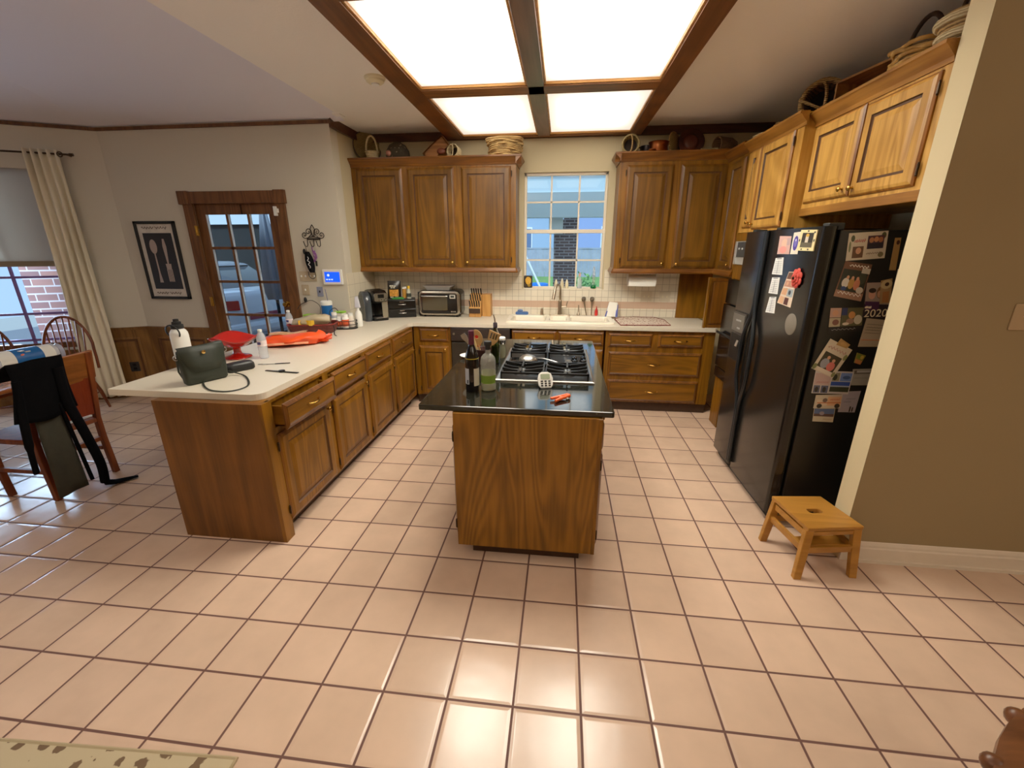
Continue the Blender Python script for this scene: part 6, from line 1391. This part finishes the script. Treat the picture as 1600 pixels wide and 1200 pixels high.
card('f', Fq['a'], 'small pink baby snapshot on the refrigerator door', 'photo', ('snap_pink', (206, 160, 150), .5), [('e', .5, .4, .25, .25, (220, 176, 150)), ('e', .45, .75, .3, .2, (226, 140, 130)), ('r', .7, .1, .95, .5, (180, 150, 150))])
card('f', Fq['b'], 'white card with a purple oval emblem on the refrigerator door', 'card', ('card_emblem', (222, 212, 192), .6), [('e', .5, .5, .34, .34, (60, 46, 140)), ('e', .5, .48, .2, .2, (110, 100, 180)), ('e', .5, .36, .08, .06, (220, 215, 235))])
card('f', Fq['c'], 'cream spotted photo frame magnet with a dark picture', 'photo frame', ('frame_cream', (232, 212, 154), .5), [('r', .16, .14, .86, .84, (40, 34, 26)), ('r', .4, .25, .58, .8, (216, 200, 180)), ('e', .5, .26, .1, .08, (220, 170, 60)), ('r', .16, .6, .86, .84, (90, 80, 60)), ('e', .5, .06, .06, .04, dk), ('e', .9, .12, .05, .05, dk), ('e', .94, .5, .04, .07, dk), ('e', .3, .93, .05, .04, dk), ('e', .7, .93, .05, .04, dk), ('e', .07, .5, .04, .07, dk)], lift=.002, th=.006, name='framed_magnet')
for k, lb_ in (('m1', 'white jar-shaped chart magnet, topmost of the three in a column'), ('m2', 'white jar-shaped chart magnet, middle of the three in a column'), ('m3', 'white jar-shaped chart magnet, lowest of the three in a column')):
    card('f', Fq[k], lb_, 'magnet', ('jar_white', (232, 230, 224), .4), [('r', .14, .0, .86, .10, (210, 208, 204)), ('r', .22, .03, .78, .07, (90, 90, 100))]+[('r', .12, .2+.11*j, .88, .205+.11*j+.02, (150, 150, 156)) for j in range(7)]+[('r', .48, .16, .52, .94, (130, 130, 136))], name='chart_magnet', group='jar-shaped chart magnets', th=.002)
t, P = card('f', Fq['p'], 'photo booth strip of little pictures under the red flower magnet', 'photo strip', ('strip_cream', (216, 190, 164), .5), [('r', .05, .02, .5, .22, (96, 60, 46)), ('r', .05, .26, .95, .45, (176, 120, 100)), ('r', .05, .5, .45, .7, (206, 150, 110)), ('r', .5, .5, .95, .72, (150, 160, 166)), ('r', .05, .76, .4, .97, (210, 160, 120)), ('r', .45, .76, .75, .97, (80, 40, 36)), ('s', .2, .47, .9, .015, (250, 240, 230)), ('e', .3, .35, .1, .06, skin), ('e', .7, .35, .1, .06, skin), ('e', .7, .6, .1, .07, (60, 66, 76))], name='photo_strip')
t = thing('flower_magnet', 'red silk flower magnet on the refrigerator door', 'magnet', (FX, 2.0, 1.46))
fc = Vector((FX-.004, 2.003, 1.523))
b = B()
for ring, n, r0 in ((0, 7, .036), (1, 6, .024), (2, 5, .014)):
    for k in range(n):
        a = 2*PI*k/n+ring*.5; q = fc+Vector((-.006-.006*ring, r0*math.cos(a), r0*math.sin(a)))
        b.sph(q, (.006, .022-.005*ring, .022-.005*ring), 0, 10)
b.done('petals', mat('flower_red', (196, 60, 46), .7, noise=.25, nscale=60), t, smooth=60)
b = B(); b.sph(fc+Vector((-.024, 0, 0)), .009, 0, 10); b.done('flower_center', mat('flower_core', (60, 40, 20), .8), t, smooth=60)
t = thing('round_magnet', 'plain round grey magnet on the refrigerator door', 'magnet', (FX, 1.985, 1.2))
b = B(); b.lathe((FX, 1.985, 1.262), [(.062, 0), (.062, .003), (.058, .005), (0, .005)], 30, M=MXM); b.done('disc', mat('disc_grey', (116, 106, 92), .5), t, smooth=40)

# ================================================================= STEP STOOL, RUG, TABLE CORNER
t = thing('step_stool', 'golden wooden step stool with a hand slot beside the refrigerator', 'stool', (1.575, 1.57, 0))
Tq = [Vector(p) for p in ((1.415, 1.705, 0), (1.70, 1.735, 0), (1.765, 1.452, 0), (1.463, 1.400, 0))]
def SQ(u, v, z): p = (Tq[0]*(1-u)+Tq[1]*u)*(1-v)+(Tq[3]*(1-u)+Tq[2]*u)*v; return (p.x, p.y, z)
bm = bmesh.new(); ed = []
for lp in ([(0, 0), (1, 0), (1, 1), (0, 1)], rrect(.36, .62, .43, .56, .05, 3)):
    vs = [bm.verts.new(SQ(u, v, .285)) for u, v in lp]; ed += [bm.edges.new((vs[i], vs[(i+1) % len(vs)])) for i in range(len(vs))]
bmesh.ops.triangle_fill(bm, edges=ed, use_beauty=True)
r_ = bmesh.ops.extrude_face_region(bm, geom=bm.faces[:]); bmesh.ops.translate(bm, vec=(0, 0, -.020), verts=[g for g in r_['geom'] if isinstance(g, bmesh.types.BMVert)])
b = B(); b.bm.free(); b.bm = bm; b.done('seat', wstool, t, bev=.003)
legs = {}
for (u, v), ft in (((.07, .07), (1.393, 1.668)), ((.93, .07), (1.715, 1.695)), ((.93, .93), (1.735, 1.405)), ((.07, .93), (1.433, 1.360))):
    tp_ = Vector(SQ(u, v, .265)); bt_ = Vector((ft[0], ft[1], .001)); w = .021
    b = B(); md_ = tp_.lerp(bt_, .55)+(bt_-tp_)*.02
    sq = lambda p, w: [(p.x-w, p.y-w*.8, p.z), (p.x+w, p.y-w*.8, p.z), (p.x+w, p.y+w*.8, p.z), (p.x-w, p.y+w*.8, p.z)]
    b.rings([sq(tp_, w), sq(md_, w*.95), sq(bt_, w*.9)]); b.done('leg', wstool, t, bev=.003); legs[(u, v)] = (tp_, bt_)
def rail(k0, k1, f, w=.009, h=.018, nm='stretcher'):
    a = legs[k0][0].lerp(legs[k0][1], f); c_ = legs[k1][0].lerp(legs[k1][1], f); d = (c_-a).normalized(); n_ = Vector((-d.y, d.x, 0))*w; up = Vector((0, 0, h))
    b = B(); b.hexa([a+n_-up, a-n_-up, a-n_+up, a+n_+up], [c_+n_-up, c_-n_-up, c_-n_+up, c_+n_+up]); b.done(nm, wstool, t, bev=.002)
K = [(.07, .07), (.93, .07), (.93, .93), (.07, .93)]
rail(K[0], K[1], .42); rail(K[3], K[2], .42); rail(K[0], K[3], .42); rail(K[1], K[2], .42); rail(K[0], K[3], .12, nm='apron'); rail(K[1], K[2], .12, nm='apron'); rail(K[3], K[2], .08, h=.012, nm='apron')
b = B(); z = .135; b.hexa([SQ(.10, .62, z), SQ(.9, .62, z), SQ(.9, .86, z), SQ(.10, .86, z)], [SQ(.10, .62, z+.012), SQ(.9, .62, z+.012), SQ(.9, .86, z+.012), SQ(.10, .86, z+.012)]); b.done('lower_step', wstool, t)
t = thing('floor_rug', 'sage rug with brown leaf pattern at the lower corner of the floor', 'rug', (-1.8, -.4, 0))
b = B(); b.hexa([(-2.7, -1.1, .0005), (-.86, -1.0, .0005), (-.925, .232, .0005), (-2.75, .145, .0005)], [(-2.7, -1.1, .012), (-.86, -1.0, .012), (-.925, .232, .012), (-2.75, .145, .012)]); b.done('pile', spots('rug_leaves', (186, 168, 134), (104, 80, 56), 14, .30), t)
b = B(); b.tube([(-.865, -1.0, .008), (-.928, .232, .008), (-2.75, .145, .008)], .008, 6, flat=.9); b.done('bound_edge', mat('rug_edge', (172, 154, 118), .9), t)
t = thing('carved_table', 'dark carved round wooden table cut off at the lower corner of the picture', 'table', (1.462, -.44, 0))
tc_ = Vector((1.462, -.44, 0)); wcv = wood('carved_walnut', (66, 34, 16), (116, 70, 38), 'x', rough=.35)
b = B(); b.lathe((tc_.x, tc_.y, 0), [(.0, .70), (.60, .70), (.635, .705), (.65, .72), (.648, .735), (.63, .742), (.6, .744), (.585, .738), (0, .738)], 64); b.done('tabletop', wcv, t, smooth=40)
b = B(); b.lathe((tc_.x, tc_.y, 0), [(.0, .7445), (.56, .7445), (.56, .748), (0, .748)], 48); b.done('inlay', wood('table_inlay', (150, 96, 44), (196, 140, 76), 'x'), t)
for k in range(24):
    a = 2*PI*k/24; b = B(); b.sph((tc_.x+.645*math.cos(a), tc_.y+.645*math.sin(a), .722), (.021, .021, .020), 0, 12); b.done('carved_boss', wcv, t, smooth=60)
b = B(); b.lathe((tc_.x, tc_.y, 0), [(.0, .055), (.06, .055), (.09, .12), (.06, .22), (.085, .36), (.05, .5), (.10, .66), (.25, .70), (0, .70)], 28); b.done('pedestal', wcv, t, smooth=50)
for k in range(3):
    a = 2*PI*k/3+.4; b = B(); b.tube(smoothpath([(tc_.x+.04*math.cos(a), tc_.y+.04*math.sin(a), .12), (tc_.x+.22*math.cos(a), tc_.y+.22*math.sin(a), .13), (tc_.x+.38*math.cos(a), tc_.y+.38*math.sin(a), .034)]), .032, 10); b.done('leg', wcv, t, smooth=50)

# ================================================================= BREAKFAST NOOK
t = thing('dining_table', 'brown wooden dining table behind the jacket-draped chair', 'table', (-4.4, 1.9, 0))
wtab = wood('table_wood', (110, 56, 26), (160, 92, 48), 'y', rough=.25)
b = B(); b.prism(rrect(-5.05, -3.68, .75, 2.5, .38, 8), 'z', .72, .75); b.done('tabletop', wtab, t, bev=.006)
b = B()
for q in ((-4.82, -3.95, 1.0, 1.02), (-4.82, -3.95, 2.2, 2.22), (-4.82, -4.80, 1.0, 2.22), (-3.97, -3.95, 1.0, 2.22)): b.box(*q, .63, .72)
b.done('apron', wtab, t)
for x in (-4.78, -3.99):
    for y in (1.04, 2.18): b = B(); b.lathe((x, y, 0), [(.022, .001), (.03, .04), (.024, .1), (.038, .35), (.03, .5), (.042, .56), (.042, .72)], 16); b.done('leg', wtab, t, smooth=50)
t = thing('paper_towel_pack', 'plastic-wrapped paper towel pack with a blue label lying on the dining table', 'paper towels', (-4.2, 2.23, .751))
a0, a1 = Vector((-4.22, 2.03, .8345)), Vector((-4.17, 2.42, .8345)); dd_ = (a1-a0)
b = B(); b.cyl(a0, a1, .078, seg=28); b.done('roll', whitem, t, smooth=40)
b = B(); b.cyl(a0+dd_*.30, a0+dd_*.74, .0805, seg=28); b.done('label_wrap', blue, t, smooth=40)
wf = mat('wrap_film', (206, 210, 226), .15, alpha=.45, bump=.5, nscale=30)
b = B(); b.tube([a0-dd_*.16, a0-dd_*.05, a0, a0+dd_*.06], [.078, .06, .080, .0802], 18); b.done('plastic_wrap', wf, t, smooth=50)
b = B(); b.tube([a1-dd_*.06, a1, a1+dd_*.05, a1+dd_*.10], [.0802, .08, .055, .072], 18); b.done('plastic_wrap', wf, t, smooth=50)
b = B()
for k in range(3): b.box(-4.150, -4.128, 2.17+.04*k, 2.20+.04*k, .90-.012*k, .907-.012*k)
b.done('label_print', mat('towel_print', (220, 214, 206), .5), t)
b = B(); b.sph((-4.132, 2.185, .862), (.006, .02, .02), 0, 10); b.done('label_dot', mat('towel_orange', (220, 100, 60), .5), t, smooth=60)
# chair seen from behind
t = thing('dining_chair', 'wooden dining chair with a curved solid back seen from behind, hung with a black jacket', 'chair', (-3.5, 1.78, 0))
b = B()
def rail_s(i, j, off=0): 
    y = 1.52+.48*i; bow = .035*(1-(2*i-1)**2); x = -3.262+.03*j-bow*1.0
    return x, y
L = []
for k in range(13):
    i = k/12; y = 1.525+.47*i; bow = .04*(1-(2*i-1)**2); zt = .985-.018*(1-(2*i-1)**2)
    L.append([(-3.243-bow, y, zt), (-3.268-bow, y, zt), (-3.300-bow, y, zt-.21), (-3.275-bow, y, zt-.21)])
b.rings(L); b.done('top_rail', wood('chair_rail', (104, 54, 22), (148, 86, 38), 'y', rough=.35), t, bev=.008)
b = B(); L = []
for k in range(9):
    i = k/8; y = 1.575+.37*i; bow = .035*(1-(2*i-1)**2); L.append([(-3.285-bow, y, .785), (-3.300-bow, y, .785), (-3.345-bow*.6, y, .50), (-3.330-bow*.6, y, .50)])
b.rings(L); b.done('back_panel', wood('chair_panel', (96, 30, 14), (130, 50, 24), 'z', rough=.35), t)
for y in (1.56, 1.965):
    b = B(); w = .018; P_ = [(-3.262, .97), (-3.30, .72), (-3.345, .46), (-3.345, .30), (-3.325, .001)]
    b.rings([[(x-w, y-w, z), (x+w, y-w, z), (x+w, y+w, z), (x-w, y+w, z)] for x, z in P_]); b.done('leg', wseat, t, bev=.004)
for y in (1.575, 1.95):
    b = B(); b.rings([[(x-w, y-w, z), (x+w, y-w, z), (x+w, y+w, z), (x-w, y+w, z)] for x, z in ((-3.74, .43), (-3.74, .2), (-3.72, .001))]); b.done('leg', wseat, t, bev=.004)
b = B(); b.prism(rrect(-3.78, -3.33, 1.53, 2.0, .04, 4), 'z', .43, .465); b.done('seat', wseat, t, bev=.01)
b = B(); b.box(-3.73, -3.36, 1.555, 1.575, .20, .23); b.box(-3.73, -3.36, 1.945, 1.965, .20, .23); b.box(-3.36, -3.34, 1.57, 1.95, .28, .31); b.done('stretcher', wseat, t)
t = thing('paper_sheet', 'white paper lying on the seat of the jacket-draped chair', 'paper', (-3.5, 1.85, .466))
b = B(); b.hexa([(-3.62, 1.74, .4665), (-3.40, 1.74, .4665), (-3.38, 1.99, .4665), (-3.60, 1.99, .4665)], [(-3.62, 1.74, .468), (-3.40, 1.74, .468), (-3.38, 1.99, .468), (-3.60, 1.99, .468)]); b.done('sheet', whitem, t)
t = thing('jacket', 'black jacket draped over the dining chair back with sleeves trailing to the floor', 'jacket', (-3.2, 1.62, .0))
jc = mat('jacket_cloth', (8, 8, 10), .95, spec=.08, bump=.4, nscale=120)
b = B()
def jk(i, j):
    y = 1.47+.30*i-(.05*max(0, j-.4))*(1-i)*1.6
    if j < .18: k = j/.18; return (-3.36+.12*k, y, .88+.125*k)
    k = (j-.18)/.82
    return (-3.215+.03*k+.012*math.sin(9*i+4*k), y-.02*k, 1.005-.36*k-.03*math.sin(PI*i)*k)
b.sheet(jk, 14, 16); b.done('body', jc, t, smooth=60, sol=.012)
b = B(); b.sheet(lambda i, j: (-3.215+.02*j+.006*math.sin(8*i), 1.515+.15*i-.03*(1-i)*j, .72-.65*j), 8, 10); b.done('lining', mat('jacket_lining', (52, 50, 40), .9, noise=.1), t, smooth=60, sol=.006)
b = B(); b.tube(smoothpath([(-3.20, 1.72, .93), (-3.19, 1.705, .70), (-3.17, 1.73, .45), (-3.165, 1.76, .2), (-3.17, 1.755, .05)]), .05, 12, flat=.55); b.done('sleeve', jc, t, smooth=60)
b = B(); b.tube(smoothpath([(-3.20, 1.485, .90), (-3.20, 1.455, .68), (-3.20, 1.43, .45), (-3.20, 1.42, .30)]), [.042]*12+[.03]*7, 12, flat=.5); b.done('sleeve', jc, t, smooth=60)
b = B(); b.tube([(-3.17, 1.75, .04), (-3.14, 1.80, .018), (-3.06, 1.90, .014)], [.05, .045, .02], 10, flat=.3); b.done('cuff', jc, t, smooth=60)
b = B(); b.tube(smoothpath([(-3.19, 1.655, .70), (-3.185, 1.67, .45), (-3.18, 1.69, .10)]), .012, 6); b.done('zipper_edge', jc, t, smooth=60)
def windsor(x, y, rz, label):
    t = thing('windsor_chair', label, 'chair', (x, y, 0), 'windsor chairs at the nook window'); R = Matrix.Translation((x, y, 0)) @ Matrix.Rotation(rz, 4, 'Z')
    f = lambda p: R @ Vector(p)
    b = B(); b.rings([[f((.20*k*math.cos(a), .21*k*math.sin(a), z)) for a in [2*PI*q/24 for q in range(24)]] for z, k in ((.42, .9), (.43, 1), (.45, 1), (.455, .93))]); b.done('seat', wseat, t, smooth=40)
    bow = [f((-.17-.10*math.sin(a)**.8*.8, .215*math.cos(a)*(1.0 if math.sin(a) > .3 else .96), .455+.55*math.sin(a)**.75)) for a in [PI*q/24 for q in range(25)]]
    b = B(); b.tube(bow, .013, 8); b.done('bow', wseat, t, smooth=60)
    for q in range(7):
        u = -.15+.05*q; h = .55*(max(0, 1-(u/.215)**2)**.5)**.75; b = B(); b.tube([f((-.16, u*.8, .455)), f((-.16-.08*(h/.55), u, .455+h))], .007, 6); b.done('spindle', wseat, t, smooth=60)
    for sx in (-1, 1):
        for sy in (-1, 1): b = B(); b.tube([f((.12*sx, .12*sy, .425)), f((.165*sx, .165*sy, .2)), f((.19*sx, .19*sy, .002))], [.013, .018, .012], 8); b.done('leg', wseat, t, smooth=50)
    b = B(); b.tube([f((.165, .165, .2)), f((-.165, .165, .2))], .008, 6); b.tube([f((.165, -.165, .2)), f((-.165, -.165, .2))], .008, 6); b.tube([f((0, .165, .2)), f((0, -.165, .2))], .008, 6); b.done('stretcher', wseat, t, smooth=50)
windsor(-4.90, 2.98, rad(-62), 'bow-back spindle chair beyond the paper towel pack, before the brick-view window')
windsor(-5.26, 2.62, rad(-40), 'bow-back spindle chair cut off by the picture edge, farther from the curtain')

# ================================================================= OUTSIDE
bk = brick('house_brick', 'xz', (120, 98, 100), (92, 76, 82), (168, 160, 166), .15, .046); bkw = brick('wing_brick', 'xzy', (196, 140, 122), (150, 112, 108), (240, 230, 226), .26, .085)
struct(B().box(-2.2, 16, 4.6, 60, -.26, -.1).done('ground_lawn', mat('lawn', (110, 150, 70), .95, noise=.25, nscale=3)))
struct(B().box(-16, -4.6, -6, 12, -.3, -.27).done('ground_nook', mat('paving', (170, 168, 160), .9)))
struct(B().box(-2.0, 5, 4.6, 8.2, -.1, -.08).done('ground_patio', mat('patio_slab', (226, 222, 212), .9)))
b = B(); abox(b, -.4, 1.15, -.3, 3.2, -.9, -.38); struct(b.done('wall_brick_wing', bkw, origin=tuple(A0)))
def patio_skin():
    N = NT('patio_sheet'); out = [n for n in N.t.nodes if n.type == 'OUTPUT_MATERIAL'][0]
    N.b.inputs['Base Color'].default_value = srgb(232, 238, 238); N.b.inputs['Roughness'].default_value = .8
    tl = N.n('ShaderNodeBsdfTranslucent'); tl.inputs[0].default_value = srgb(214, 228, 226); mx = N.n('ShaderNodeMixShader'); mx.inputs[0].default_value = .55
    N.l(N.b.outputs[0], mx.inputs[1]); N.l(tl.outputs[0], mx.inputs[2]); N.l(mx.outputs[0], out.inputs[0]); return N.m
pw = mat('patio_paint', (232, 236, 236), .8)
t = thing('patio_cover', 'white painted patio cover outside the kitchen window', 'patio cover', (.5, 5.8, 2.2))
b = B(); b.face([(-2.0, 4.62, 2.49), (5, 4.62, 2.49), (5, 6.75, 2.49), (-2.0, 6.75, 2.49)]); b.done('roof', patio_skin(), t)
b = B(); b.box(-2.0, 5, 6.28, 6.46, 2.13, 2.48); b.done('beam', pw, t)
b = B(); b.box(-.10, .12, 6.44, 6.59, 1.90, 2.30); b.done('bracket', pw, t)
t = thing('brick_column', 'dark brick patio column seen through the kitchen window', 'column', (.17, 6.75, -.1))
b = B(); b.box(-.015, .345, 6.60, 6.96, -.08, 2.12); b.done('shaft', bk, t)
b = B(); b.box(.13, .345, 6.62, 6.96, 2.12, 2.47); b.done('upper_stub', bk, t)
t = thing('board_fence', 'grey-blue board fence across the far end of the yard', 'fence', (0, 28, -.1))
fm = mat('fence_board', (150, 152, 160), .9, noise=.15, nscale=2)
b = B()
x = -9.
while x < 10: b.box(x, x+.22, 28, 28.03, -.1, 1.62+.02*math.sin(x*5)); x += .235
b.done('boards', fm, t)
b = B(); b.box(-9, 10, 28.03, 28.1, .3, .4); b.box(-9, 10, 28.03, 28.1, 1.3, 1.4); b.box(-9, 10, 27.96, 28.06, 1.62, 1.70); b.done('rails', fm, t)
def house(x0, x1, y, z1, label, col):
    t = thing('neighbour_house', label, 'house', ((x0+x1)/2, y, -.1)); m = mat('siding_%d' % int(x0*10), col, .9)
    b = B(); b.box(x0, x1, y, y+5, -.1, z1); b.done('wall', m, t)
    b = B(); b.prism([(y-.4, z1), (y+5.4, z1), (y+2.5, z1+2)], 'x', x0-.3, x1+.3); b.done('roof', mat('roof_shingle', (110, 112, 122), .9), t)
    for k in range(2):
        xc = x0+(x1-x0)*(.32+.36*k); b = B(); b.box(xc-.55, xc+.55, y-.06, y, 1.6, 3.2); w_ = b.done('window', white, t)
        for s in (-1, 1): b = B(); b.box(xc+s*.26-.22, xc+s*.26+.22, y-.08, y-.06, 1.72, 3.08); b.done('pane', mat('house_pane', (90, 110, 140), .1), w_)
house(-7.5, -.6, 34, 4.2, 'pale neighbour house behind the fence, to the pole side of the column', (150, 170, 190)); house(.8, 9, 33, 4.4, 'blue-grey neighbour house behind the fence, to the shrub side of the column', (140, 156, 196))
t = thing('paddling_pool', 'small blue paddling pool on the lawn', 'pool', (-.95, 19, -.1))
b = B(); b.lathe((-.92, 19, -.1), [(.40, .0), (.46, .06), (.44, .26), (.40, .27), (.38, .2), (0, .2)], 28, cap=False); b.done('tub', mat('pool_blue', (30, 110, 210), .3), t, smooth=40)
t = thing('leaning_pole', 'white pole leaning across the yard outside the kitchen window', 'pole', (-.4, 12, -.1))
b = B(); b.tube([(-1.75, 12.0, 3.15), (-.15, 12.0, -.1)], .03, 8); b.tube([(-1.75, 12, 3.15), (-1.75, 13, -.1)], .03, 8); b.done('shaft', white, t, smooth=40)
def shrub(x, y, r, h, label, seed):
    rnd = random.Random(seed); t = thing('leafy_shrub', label, 'shrub', (x, y, -.1), 'shrubs below the kitchen window')
    b = B(); b.lathe((x, y, -.1), [(.03, 0), (.02, h*.6), (.01, h*.8)], 8); b.done('stem', mat('shrub_stem', (80, 66, 48), .9), t)
    b = B()
    for k in range(700):
        a = rnd.random()*2*PI; ph = math.acos(2*rnd.random()-1); rr = rnd.random()**.4
        c_ = Vector((x+r*rr*math.sin(ph)*math.cos(a), y+r*rr*math.sin(ph)*math.sin(a), -.1+h*.56+h*.46*rr*math.cos(ph)))
        u = Vector((rnd.gauss(0, 1), rnd.gauss(0, 1), rnd.gauss(0, 1))).normalized(); v = u.orthogonal().normalized(); s = .028+.022*rnd.random()
        b.face([c_-u*s, c_-v*s*.5, c_+u*s, c_+v*s*.5], rnd.randrange(3))
    b.done('foliage', [mat('leaf_a', (96, 150, 70), .8), mat('leaf_b', (60, 116, 62), .8), mat('leaf_c', (150, 190, 110), .8)], t, recalc=False)
shrub(.56, 8.6, .42, 1.30, 'light green shrub nearest the brick column', 3); shrub(1.55, 8.8, .48, 1.35, 'fuller green shrub farther from the brick column', 5)
# carport behind the glazed door
struct(B().box(-12, -2.3, 3.9, 12, -.12, -.06).done('ground_carport', mat('carport_slab', (120, 124, 130), .9)))
struct(B().box(-2.4, -2.26, 3.9, 9, -.1, 2.9).done('wall_carport_side', mat('carport_wall', (90, 96, 104), .9)))
struct(B().box(-12, -2.3, 9.0, 9.2, -.1, 2.2).done('wall_carport_back', mat('carport_dark', (20, 26, 26), .95)))
t = thing('carport_header', 'pale painted carport header beam behind the parked car', 'beam', (-7, 8.9, 2.2))
b = B(); b.box(-12, -2.4, 8.9, 9.2, 2.2, 3.4); b.done('beam', mat('header_paint', (190, 200, 206), .8), t)
t = thing('parked_car', 'white sedan parked beyond the glazed door, its red tail lamp showing', 'car', (-6.3, 6.6, -.06))
CR = Matrix.Translation((-4.95, 6.15, -.06)) @ Matrix.Rotation(rad(163), 4, 'Z')       # local +x runs from the tail to the nose
carp = mat('car_paint', (206, 212, 218), .2, coat=.5); carg = mat('car_glass', (16, 24, 26), .08); tire = mat('tyre', (20, 20, 22), .8)
def sec(x, hw, z0, z1): return [CR @ Vector(p) for p in ((x, -hw*.96, z0), (x, -hw, z0+.15), (x, -hw, z1-.22), (x, -hw*.93, z1-.04), (x, -hw*.75, z1), (x, hw*.75, z1), (x, hw*.93, z1-.04), (x, hw, z1-.22), (x, hw, z0+.15), (x, hw*.96, z0))]
b = B(); b.rings([sec(0, .70, .42, .98), sec(.06, .80, .30, 1.06), sec(.35, .88, .24, 1.10), sec(1.0, .90, .22, 1.06), (sec(2.4, .91, .2, 1.0)), sec(3.4, .90, .22, .98), sec(4.3, .84, .26, .86), sec(4.6, .70, .35, .72)]); b.done('body', carp, t, smooth=35)
def gs(x, hw, z): return [CR @ Vector(p) for p in ((x, -hw, z), (x, hw, z))]
b = B(); gh = [(.42, .74, 1.08), (1.15, .64, 1.46), (2.1, .64, 1.48), (3.1, .74, 1.0)]
b.rings([[CR @ Vector(p) for p in ((x, -hw*1.12, 1.0), (x, -hw, z), (x, hw, z), (x, hw*1.12, 1.0))] for x, hw, z in gh]); b.done('cabin_glass', carg, t, smooth=30)
b = B(); b.rings([[CR @ Vector(p) for p in ((x, -hw, z), (x, -hw*.9, z+.03), (x, hw*.9, z+.03), (x, hw, z))] for x, hw, z in ((1.10, .66, 1.44), (1.5, .66, 1.475), (2.15, .65, 1.475))]); b.done('roof', carp, t, smooth=35)
for s in (-1, 1):
    b = B(); b.rings([[CR @ Vector((x, s*y, z)) for x, y, z in q] for q in (((-.03, .42, .78), (-.03, .42, .93), (.0, .74, .95), (.02, .76, .80)), ((.10, .45, .76), (.10, .45, .96), (.28, .885, .98), (.30, .89, .84)))]); b.done('tail_lamp', mat('lamp_red', (170, 16, 20), .15), t)
    for x in (.85, 3.6): b = B(); b.lathe(CR @ Vector((x, s*.80, .33)), [(0, -.1), (.30, -.1), (.33, -.06), (.33, .06), (.30, .1), (0, .1)], 22, M=CR.to_3x3() @ Matrix.Rotation(PI/2, 3, 'X')); b.done('wheel', tire, t, smooth=40)
b = B(); b.box(-.012, .03, -.26, .26, .60, .70, M=CR); b.done('number_plate', mat('plate_dim', (150, 60, 70), .5), t)
b = B(); b.box(-.07, .25, -.80, .80, .36, .56, M=CR); b.done('bumper', carp, t, bev=.06)
t = thing('storage_chest', 'white storage chest beside the car, seen low through the door glass', 'chest', (-3.9, 5.9, -.06))
b = B(); b.box(-4.35, -3.3, 6.1, 6.8, -.06, .95); b.done('box', white, t, bev=.03)
b = B(); b.box(-4.38, -3.27, 6.06, 6.83, .95, 1.04); b.done('lid', white, t, bev=.03)
t = thing('patio_umbrella', 'closed grey patio umbrella standing between the door and the car', 'umbrella', (-3.85, 5.0, -.06))
b = B(); b.cyl((-3.85, 5.0, -.02), (-3.85, 5.0, 2.3), .022); b.cyl((-3.85, 5.0, -.06), (-3.85, 5.0, -.01), .22, .20, 24); b.done('pole', blkm, t, smooth=40)
b = B(); L = []
for z, r in ((1.0, .10), (1.15, .13), (1.7, .09), (2.2, .035), (2.28, .02)): L.append([(-3.85+r*(1+.25*math.cos(6*a))*math.cos(a), 5.0+r*(1+.25*math.cos(6*a))*math.sin(a), z) for a in [2*PI*q/36 for q in range(36)]])
b.rings(L); b.done('canopy', mat('umbrella_cloth', (130, 138, 150), .9), t, smooth=60)
# ================================================================= LIGHT, SKY, CAMERA
w = bpy.data.worlds.new('world'); SC.world = w; w.use_nodes = True
bg = w.node_tree.nodes['Background']; bg.inputs[0].default_value = (.40, .62, 1., 1); bg.inputs[1].default_value = 1.4
def area(name, loc, rot, sx, sy, power, col):
    l = bpy.data.lights.new(name, 'AREA'); l.shape = 'RECTANGLE'; l.size = sx; l.size_y = sy; l.energy = power; l.color = col
    o = bpy.data.objects.new(name, l); COL.objects.link(o); o.location = loc; o.rotation_euler = rot; return o
area('living_room_fill', (3.0, -1.6, 2.8), (0, 0, 0), 1.4, .9, 20, (1., .88, .70))  # unseen fill light added behind the camera to brighten the room

area('nook_side_fill', (-3.2, -.6, 3.4), (0, 0, 0), .9, .9, 24, (1., .90, .76))  # added overhead fill for the nook side, no fitting modelled
area('ceiling_fill', (2.7, -1.3, 1.95), (PI, 0, 0), .4, .4, 26, (1., .91, .78))  # unseen upward fill added to lift the ceiling brightness
area('ceiling_fill', (-1.0, -1.7, 1.95), (PI, 0, 0), .4, .4, 26, (1., .91, .80))  # second added ceiling fill, likewise without a lamp
q = (AN*.9+Vector((0, 0, .25))).normalized()
area('nook_sky_fill', AW(1.7, 1.45, -.32), (-q).to_track_quat('Z', 'Y').to_euler(), 1.0, 1.7, 110, (.55, .72, 1.))  # area light added outside the glass to boost daylight in the nook
l = bpy.data.lights.new('sun', 'SUN'); l.energy = 5.; l.color = (.62, .80, 1.); l.angle = rad(12)
o = bpy.data.objects.new('sun', l); COL.objects.link(o); o.rotation_euler = (rad(48), 0, rad(-10)); o.location = (0, 0, 12)
cam = bpy.data.cameras.new('camera'); co = bpy.data.objects.new('camera', cam); COL.objects.link(co); SC.camera = co
cam.sensor_fit = 'HORIZONTAL'; cam.sensor_width = 36; cam.lens = 36*663.05/1600; cam.clip_start = .02; cam.clip_end = 200
co.location = (.1311, -.6523, 1.6871); co.rotation_euler = (rad(90)-.3103, 0, .1139)
SC.view_settings.view_transform = 'Standard'; SC.view_settings.look = 'None'; SC.view_settings.exposure = -.12; SC.view_settings.gamma = 1.16
SC.cycles.use_denoising = True
